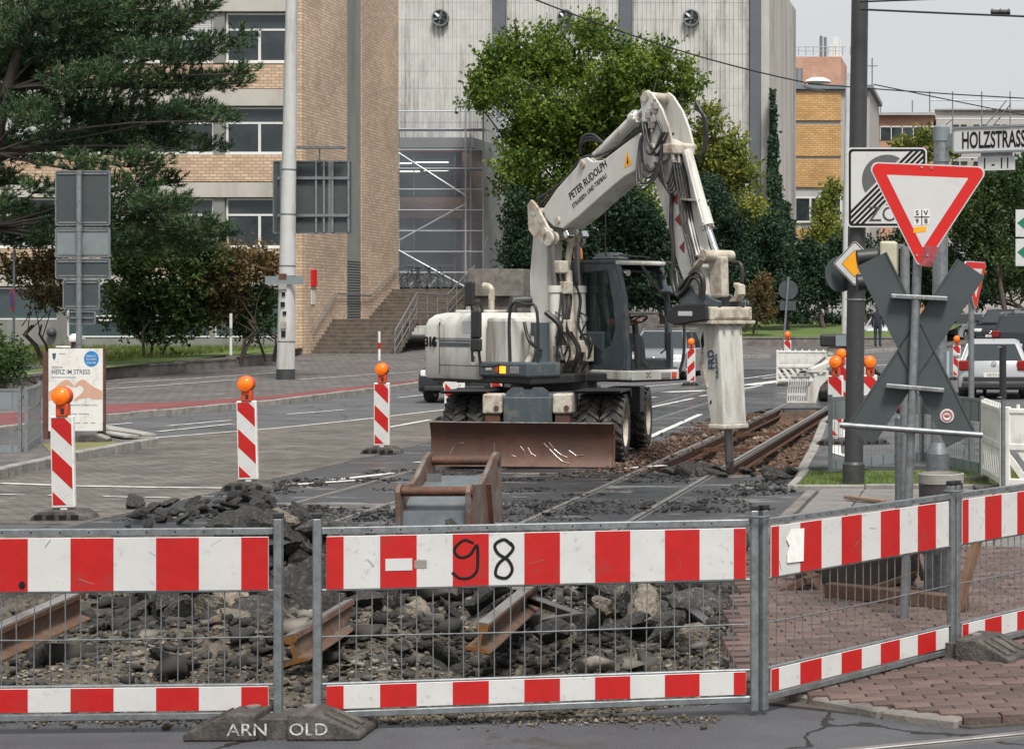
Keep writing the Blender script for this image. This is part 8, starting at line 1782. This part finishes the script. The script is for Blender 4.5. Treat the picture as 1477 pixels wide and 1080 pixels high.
# ---- overhead wires and hanging lamp
def wire(a, b, sag, r, label):
    a, b = Vector(a), Vector(b); mb = MB(); mb.tube([a.lerp(b, t / 12) - Vector((0, 0, sag * 4 * (t / 12) * (1 - t / 12))) for t in range(13)], r, 5); return tag(mb.build('overhead_wire', M['black'], None, 60), label, 'wire', 'overhead wires')
wire(at(1240, 3, 22.9), at(2700, -90, 26), .1, .012, 'thin wire clamped to the top of the dark mast'); w2 = wire(at(1240, 14, 22.9), at(2700, 40, 26), .1, .013, 'wire with an insulator below the top mast clamp')
ins = at(1443, 18, 23.6); it = thing('insulator', 'black strain insulator on the overhead wire', 'insulator', ins); mb = MB(); mb.cyl((-.12, 0, 0), (.12, 0, 0), .03, n=10); mb.build('core', M['black'], it); 
for x in (-.1, 0, .1): mb = MB(); mb.cyl((x - .012, 0, 0), (x + .012, 0, 0), .042, n=12); mb.build('shed', M['black'], it)
wire(at(700, -30, 50), at(1160, 119, 58), .25, .022, 'long diagonal wire crossing in front of the silo'); wire(at(1165, 121, 58), at(2400, 150, 62), .4, .02, 'level wire running right from the hanging lamp'); wire(at(1260, 122, 58), at(2200, 300, 66), .1, .018, 'slanting wire below the level wire')
hl = at(1180, 119, 58); la = thing('hanging_street_lamp', 'white dished street lamp hung on wires before the orange building', 'street lamp', hl); mb = MB(); mb.lathe([(.001, .14), (.2, .13), (.35, .07), (.40, .0), (.001, -.05)], (0, 0, 0), 'Z', 24); mb.build('dish', M['white_pl'], la, 50); mb = MB(); mb.tube([(-.35, 0, .02), (-.45, 0, -.12), (-.2, 0, -.2), (.2, 0, -.25)], .03, 6); mb.build('arm', M['galv'], la)
# ---- bicycles on the terrace
def bicycle(loc, rz, label):
    r = thing('bicycle', label, 'bicycle', loc, rz, 'bicycles parked on the terrace')
    for x in (-.52, .52):
        mb = MB(); mb.ring((x, 0, .34), .33, .022, 'Y', 22, 5); w_ = mb.build('wheel', M['tyre'], r); mb = MB()
        for k in range(8): t = k * math.pi / 8; mb.cyl((x + .32 * math.cos(t), 0, .34 + .32 * math.sin(t)), (x - .32 * math.cos(t), 0, .34 - .32 * math.sin(t)), .005, n=4)
        mb.build('spokes', M['galv'], w_)
    mb = MB()
    for a, b in (((-.52, .34), (-.12, .32)), ((-.52, .34), (-.2, .82)), ((-.12, .32), (-.22, .90)), ((-.12, .32), (.36, .78)), ((-.2, .80), (.34, .84)), ((.52, .34), (.33, .95))): mb.cyl((a[0], 0, a[1]), (b[0], 0, b[1]), .022, n=6)
    mb.build('frame', M['mast'], r); mb = MB(); mb.box((-.24, 0, .95), (.26, .13, .06)); mb.build('saddle', M['black'], r, 0, bevel=.02); mb = MB(); mb.tube([(.28, -.28, 1.02), (.34, -.1, 1.0), (.34, .1, 1.0), (.28, .28, 1.02)], .015, 6); mb.build('handlebar', M['black'], r)
for k, (u, rz) in enumerate(((582, .4), (596, 2.6), (608, .9), (622, .1))): q = at(u, 417, 87.2 + .2 * k); bicycle((q.x, 87.2 + .3 * k, 3.12), rz, 'dark bicycle leaning among others at the head of the stair')
# ================================================================== VEHICLES
def paint(name, c, metal=.35): return mat(name, c, .28, metal, .06, 2, coat=.6, dirt=tuple(q * .7 for q in c), dscale=2, damt=.15)
M['alloy'] = mat('alloy_rim', (.40, .40, .41), .3, .8, .1); M['headlamp'] = mat('headlamp_glass', (.55, .57, .58), .08, .3, .1); M['tail'] = mat('tail_lamp', (.22, .010, .010), .15); M['trim'] = mat('car_trim', (.025, .025, .027), .6)
CW = MB(); CW.lathe([(.20, -.10), (.30, -.11), (.315, -.07), (.32, 0), (.315, .07), (.30, .11), (.20, .10)], (0, 0, 0), 'Y', 28); CW_ME = CW.mesh('tyre', M['tyre'])
CR = MB(); CR.lathe([(.001, .085), (.05, .085), (.06, .06), (.19, .06), (.205, .10), (.205, -.10), (.001, -.06)], (0, 0, 0), 'Y', 24)
for k in range(5): t = k * 1.2566; CR.box((math.cos(t) * .12, .075, math.sin(t) * .12), (.16, .03, .05), Matrix.Rotation(-t, 3, 'Y'))
CR_ME = CR.mesh('rim', M['alloy'])
def car(label, loc, rz, col, L=4.2, W=1.75, H=1.48, kind='hatch', lit=False, plate_txt=None, emblem=None, group='cars on the street'):
    r = thing('car', label, 'car', loc, rz, group); pm = paint('car_paint', col); h2 = L / 2; wb = L * .305
    fz, hz, bz = .62, .88 if kind != 'suv' else 1.0, .93 if kind != 'suv' else 1.05
    def arch(cx): return [(cx + .37 * math.cos(t), .30 + .37 * math.sin(t)) for t in np.linspace(math.pi, 0, 9)]
    lo = [(-h2 + .02, .30), (-h2, .45), (-h2 + .02, .75), (-h2 + .10, bz)] + [(h2 - 1.05, hz + .06), (h2 - .42, hz - .06), (h2 - .10, fz + .06), (h2, .52), (h2 - .02, .28)] 
    bottom = [(wb + .37, .22)] + list(reversed(arch(wb))) + [(wb - .37, .20), (-wb + .37, .20)] + list(reversed(arch(-wb))) + [(-wb - .37, .22)]
    prof_ = lo + bottom
    # loft across the width so the flanks curve in at the nose, tail and shoulders
    mb = MB(); n = len(prof_); secs = [(-1, .0), (-.96, .5), (-.80, .86), (0, 1.0), (.80, .86), (.96, .5), (1, .0)]; vs = []
    for (s, f) in secs:
        for (x, z) in prof_:
            k = 1 - .075 * (1 - f) * max(0, (abs(x) - h2 + .7) / .7); zz_ = z - (.05 * (1 - f) if z > .8 else 0); vs.append((x * k, s * W / 2, zz_))
    fs = [(j * n + i, j * n + (i + 1) % n, (j + 1) * n + (i + 1) % n, (j + 1) * n + i) for j in range(len(secs) - 1) for i in range(n)] + [tuple(range(n - 1, -1, -1)), tuple((len(secs) - 1) * n + i for i in range(n))]
    mb.add(vs, fs); body = mb.build('body', pm, r, 38)
    # greenhouse
    a0, a1 = -h2 + .12, h2 - 1.02; b0, b1 = (-h2 + .55, h2 - 1.85) if kind == 'hatch' else (-h2 + .45, h2 - 1.95)
    if kind == 'estate': b0 = -h2 + .62
    w0, w1 = W / 2 - .06, W / 2 - .24; z0, z1 = bz - .05, H - .03
    B4 = [(a0, -w0, z0), (a1, -w0, z0 - .02), (a1, w0, z0 - .02), (a0, w0, z0)]; T4 = [(b0, -w1, z1 - .04), (b1, -w1, z1), (b1, w1, z1), (b0, w1, z1 - .04)]; mb = MB(); mid = ((b0 + b1) / 2)
    mb.add(B4 + T4 + [(mid, -w1 + .05, z1 + .03), (mid, w1 - .05, z1 + .03)], [(0, 1, 5, 4), (1, 2, 6, 5), (2, 3, 7, 6), (3, 0, 4, 7), (4, 5, 8), (5, 6, 9, 8), (6, 7, 9), (7, 4, 8, 9)]); mb.build('roof', pm, r, 0, bevel=.06, seg=3)
    def pane(q, nm, m=.1, mm=M['glassc'], off=.006):
        q = [Vector(p) for p in q]; c = sum(q, Vector()) / 4; nn = (q[1] - q[0]).cross(q[3] - q[0]).normalized()
        if nn.dot(c - Vector((0, 0, .9))) < 0: nn = -nn
        e = [p + (c - p).normalized() * min(m, .45 * (c - p).length) + nn * off for p in q]; b = MB(); b.add(e + [p - nn * .012 for p in e], [(0, 1, 2, 3), (7, 6, 5, 4), (0, 4, 5, 1), (1, 5, 6, 2), (2, 6, 7, 3), (3, 7, 4, 0)]); return b.build(nm, mm, r, 0)
    pane([B4[1], B4[2], T4[2], T4[1]], 'windscreen', .10); pane([B4[0], B4[3], T4[3], T4[0]], 'rear_window', .13)
    for i, j in ((0, 1), (3, 2)):
        P = lambda t, base: Vector(base[i]).lerp(Vector(base[j]), t)
        for t0, t1, u0, u1 in ((.06, .46, .03, .46), (.48, .93, .48, .98)): pane([P(t0, B4), P(t1, B4), P(u1, T4), P(u0, T4)], 'side_window', .07)
    # lamps, grille, bumpers, plates
    for s in (-1, 1):
        b = MB(); b.box((h2 - .16, s * (W / 2 - .25), fz + .07), (.22, .36, .15), Matrix.Rotation(s * .35, 3, 'Z')); b.build('headlight', M['headlamp'] if not lit else emit_mat('lit_headlamp', (1, 1, .95), .25, (.4, .4, .4)), r, 0, bevel=.04)
        b = MB(); b.box((-h2 + .07, s * (W / 2 - .17), .82 if kind != 'suv' else 1.0), (.14, .28, .24)); b.build('tail_light', M['tail'], r, 0, bevel=.03)
        b = MB(); b.box((h2 - 1.25, s * (W / 2 + .07), bz + .06), (.14, .18, .13)); b.build('wing_mirror', pm, r, 0, bevel=.04)
        b = MB(); b.bb(-.02, .16, s * W / 2 - .012 if s > 0 else s * W / 2 - .004, s * W / 2 + .004 if s > 0 else s * W / 2 + .012, .80, .825); b.build('door_handle', pm, r, 0)
        b = MB(); b.box((h2 - .06, s * (W / 2 - .30), .36), (.08, .16, .08)); b.build('fog_light', M['headlamp'], r, 0, bevel=.02)
    b = MB(); b.box((h2 - .05, 0, fz - .06), (.12, .80, .22)); gr = b.build('grille', M['trim'], r, 0, bevel=.04)
    b = MB(); b.box((h2 - .02, 0, .34), (.06, W - .35, .12)); b.build('lower_intake', M['trim'], r, 0, bevel=.03); b = MB(); b.box((-h2 + .02, 0, .34), (.06, W - .2, .14)); b.build('rear_skirt', M['trim'], r, 0, bevel=.03)
    for sx in (1, -1):
        b = MB(); zz_ = .42 if sx > 0 else .60; b.box((sx * (h2 + .012), 0, zz_), (.012, .50, .11)); pl_ = b.build('number_plate', M['white_pl'], r, 0)
        if plate_txt: text_obj('plate_number', plate_txt, .085, M['ink'], pl_, frame((sx * (h2 + .019), sx * -.0, zz_ - .03), (0, sx, 0), (0, 0, 1)), .9, .0005, 'CENTER')
    if emblem == 'rings':
        for k in range(4): b = MB(); b.ring((h2 + .02, -.12 + k * .08, fz + .02), .05, .008, 'X', 16, 5); b.build('ring_emblem', M['chrome'], gr)
    elif emblem == 'disc':
        for sx in (1, -1): b = MB(); z_ = fz - .02 if sx > 0 else .86; x_ = sx * (h2 + (.012 if sx > 0 else -.02)); b.ring((x_, 0, z_), .055, .010, 'X', 16, 5); b.beam((x_, -.035, z_ + .04), (x_, 0, z_ - .04), .012, .012); b.beam((x_, .035, z_ + .04), (x_, 0, z_ - .04), .012, .012); b.build('round_emblem', M['chrome'], r)
    elif emblem == 'star':
        b = MB(); b.ring((h2 + .02, 0, fz), .075, .010, 'X', 18, 5)
        for k in range(3): t = math.pi / 2 + k * 2.094; b.beam((h2 + .02, 0, fz), (h2 + .02, .07 * math.cos(t), fz + .07 * math.sin(t)), .014, .014)
        b.build('round_emblem', M['chrome'], gr)
        for dz in (-.05, .05): b = MB(); b.box((h2 + .012, 0, fz - .06 + dz), (.02, .74, .025)); b.build('grille_bar', M['chrome'], gr, 0)
    b = MB(); b.box((-h2 + .0, 0, .50), (.05, W - .25, .10)); b.build('bumper_strip', M['trim'], r, 0, bevel=.02)
    if kind in ('estate', 'suv'):
        for s in (-1, 1): b = MB(); b.tube([(b0 + .1, s * (w1 - .04), z1), (b0 + .2, s * (w1 - .04), z1 + .06), (b1 - .2, s * (w1 - .04), z1 + .07), (b1, s * (w1 - .04), z1 + .01)], .018, 6); b.build('roof_rail', M['chrome'], r, 60)
    else: b = MB(); b.cyl((b0 + .15, 0, z1), (b0 + .02, 0, z1 + .20), .008, n=5); b.build('aerial', M['trim'], r)
    for x in (wb, -wb):
        for s in (-1, 1):
            t = bpy.data.objects.new('wheel', CR_ME); COL.objects.link(t); t.parent = r; t.location = (x, s * (W / 2 - .12), .315); t.rotation_euler = (0, random.uniform(0, 6), 0 if s > 0 else math.pi)
            q = bpy.data.objects.new('tyre', CW_ME); COL.objects.link(q); q.parent = t
    return r
HP = math.pi / 2
car('silver grey estate car facing the dig behind the hammer', (-10.15, 60.5, gz(60)), -HP, (.30, .32, .335), 4.75, 1.82, 1.50, 'estate', True, 'DA TX 21', 'star')
car('small black car half hidden behind the twin tyres', (-12.35, 46.6, 0), -HP, (.008, .008, .009), 3.95, 1.74, 1.42, 'hatch', True, 'DA KV 23', 'rings')
car('silver hatchback seen from behind beyond the crossing boards', (.06, 48.6, 0), HP, (.42, .43, .44), 4.15, 1.735, 1.44, 'hatch', False, 'DA KA 62', 'disc')
p = at(1392, 490, 101); car('silver hatchback parked across the road by the beacon', (p.x, 101, gz(101)), -HP - .55, (.42, .43, .45), 4.2, 1.78, 1.48, 'hatch', False, None, 'disc', 'cars parked down the street')
p = at(1446, 500, 93); car('dark blue van-like car facing the street beside the silver hatchback', (p.x, 94, gz(94)), -HP - .25, (.012, .015, .028), 4.6, 1.82, 1.68, 'suv', True, 'DA VC 90', 'disc', 'cars parked down the street')
p = at(1482, 500, 72); car('dark off-road car cut by the picture edge', (p.x, 73, gz(73)), HP - .2, (.012, .014, .020), 4.6, 1.86, 1.75, 'suv', False, None, None, 'cars parked down the street')
p = at(1442, 470, 112); car('dark estate car parked behind the others', (p.x, 113, gz(113)), -HP - .6, (.03, .033, .034), 4.6, 1.8, 1.50, 'estate', False, None, None, 'cars parked down the street')
p = at(1277, 497, 92); car('white car parked behind the standing person', (p.x, 93, gz(93)), -HP - .15, (.60, .61, .61), 4.2, 1.76, 1.46, 'hatch', False, None, None, 'cars parked down the street')
p = at(1294, 545, 58); car('dark grey hatchback passing behind the white barrier and mast', (p.x - .2, 66, gz(66)), HP, (.04, .043, .046), 4.1, 1.74, 1.46, 'hatch', False, None, None, 'cars on the street') if False else None
# silhouette of the hatchback's driver
dr = thing('person', 'driver seen as a dark silhouette in the silver hatchback', 'person', (-.30, 48.3, .32), -math.pi)
figure(dr, SIT, BONES, [navy, jeans, M['skin'], shoe], ZN); face_bits(dr, (0, -.06, .81)); hair_cap(dr, (0, -.055, .82), M['hair'])

# ---- small digger with a slotted bucket behind the dark mast
D = 46.0; d0 = at(1226, 570, D); dg = thing('small_digger', 'small white digger with slotted bucket half hidden by the dark mast', 'digger', (d0.x, D, 0)); kd = D / FPX
def dl_(u, v, dy=0): q = at(u, v, D + dy); return Vector((q.x - d0.x, dy, q.z))
for s in (-.55, .55):
    mb = MB(); mb.prism(round_poly([(-.75, 0), (.75, 0), (.85, .25), (.75, .5), (-.75, .5), (-.85, .25)], .15), (s - .16, .3, .02), (0, 1, 0), (0, 0, 1), (.32, 0, 0)); mb.build('track', M['tyre'], dg, 0)
mb = MB(); mb.bb(-.5, .5, -.2, .9, .5, .62); mb.build('undercarriage', M['mast'], dg, 0)
mb = MB(); a, b = dl_(1196, 545), dl_(1232, 515); mb.bb(a.x, b.x + .3, -.2, .9, a.z, b.z); mb.build('body', M['exc'], dg, 0, bevel=.05)
mb = MB(); a, b = dl_(1183, 500), dl_(1228, 482); mb.bb(a.x, b.x + .25, -.1, .8, a.z, b.z); cw = mb.build('engine_cover', M['black'], dg, 0, bevel=.05); mb = MB(); mb.bb(a.x + .38, b.x + .25, -.15, -.1, a.z + .02, b.z - .02); mb.build('grey_cover', M['signback2'], cw, 0)
mb = MB(); a, b = dl_(1192, 514), dl_(1226, 501); mb.bb(a.x, b.x, 0, .7, a.z, b.z); mb.build('slew_housing', M['exc2'], dg, 0, bevel=.04)
mb = MB(); mb.beam(dl_(1205, 520, -.3), dl_(1168, 536, -.9), .16, .14); mb.build('boom', M['exc'], dg, 0, bevel=.02); mb = MB(); mb.cyl(dl_(1190, 516, -.3), dl_(1168, 534, -.8), .03, n=8); mb.build('boom_cylinder', M['rodd'], dg)
# bucket: curved plate with slots, side plates
bc = [dl_(1172, 533), dl_(1158, 535), dl_(1149, 542), dl_(1146, 554), dl_(1145, 566), dl_(1145, 577)]
y0, y1 = -1.2, -.75
for i in range(len(bc) - 1):
    for k in range(9):
        x_ = (k - 4) * .068 + .22; mb = MB(); p, q = bc[i], bc[i + 1]; off = Vector((x_ * .8, -1.0 - abs(i - 3) * .05, 0)); dd = (q - p); 
        mb.beam(p + off + dd * .08, q + off - dd * .08, .042, .02, up=(1, 0, 0)) if True else None
        mb.build('bucket_bar', M['exc'], dg, 0)
for i in range(len(bc)):
    mb = MB(); p = bc[i]; mb.beam(p + Vector((-.04, -1.0 - abs(i - 3) * .05, 0)), p + Vector((.42, -1.0 - abs(i - 3) * .05, 0)), .04, .05); mb.build('bucket_rib', M['exc'], dg, 0)
mb = MB(); e = bc[-1] + Vector((.42, -1.0, 0)); mb.prism([(0, 0), (.02, .35), (.18, .62), (.48, .74), (.52, .60), (.30, .38), (.20, .0)], (e.x, -1.12, bc[-1].z - .02), (1, 0, 0), (0, 0, 1), (0, .03, 0)); mb.build('bucket_side', M['exc'], dg, 0)
mb = MB(); mb.beam(bc[-1] + Vector((-.06, -1.05, -.06)), bc[-1] + Vector((.46, -1.05, -.06)), .05, .12); mb.build('cutting_edge', M['rust'], dg, 0)
mb = MB(); mb.prism([(0, 0), (.35, .05), (.45, .35), (.2, .42), (-.12, .3)], (dl_(1190, 560).x, -.5, dl_(1190, 560).z), (1, 0, 0), (0, 0, 1), (0, .5, 0)); mb.build('blade', M['rust'], dg, 0)
mb = MB(); mb.tube([dl_(1246, 526), dl_(1256, 522), dl_(1265, 536), dl_(1275, 541)], .07, 8); mb.build('rear_arm', M['mast'], dg, 60)
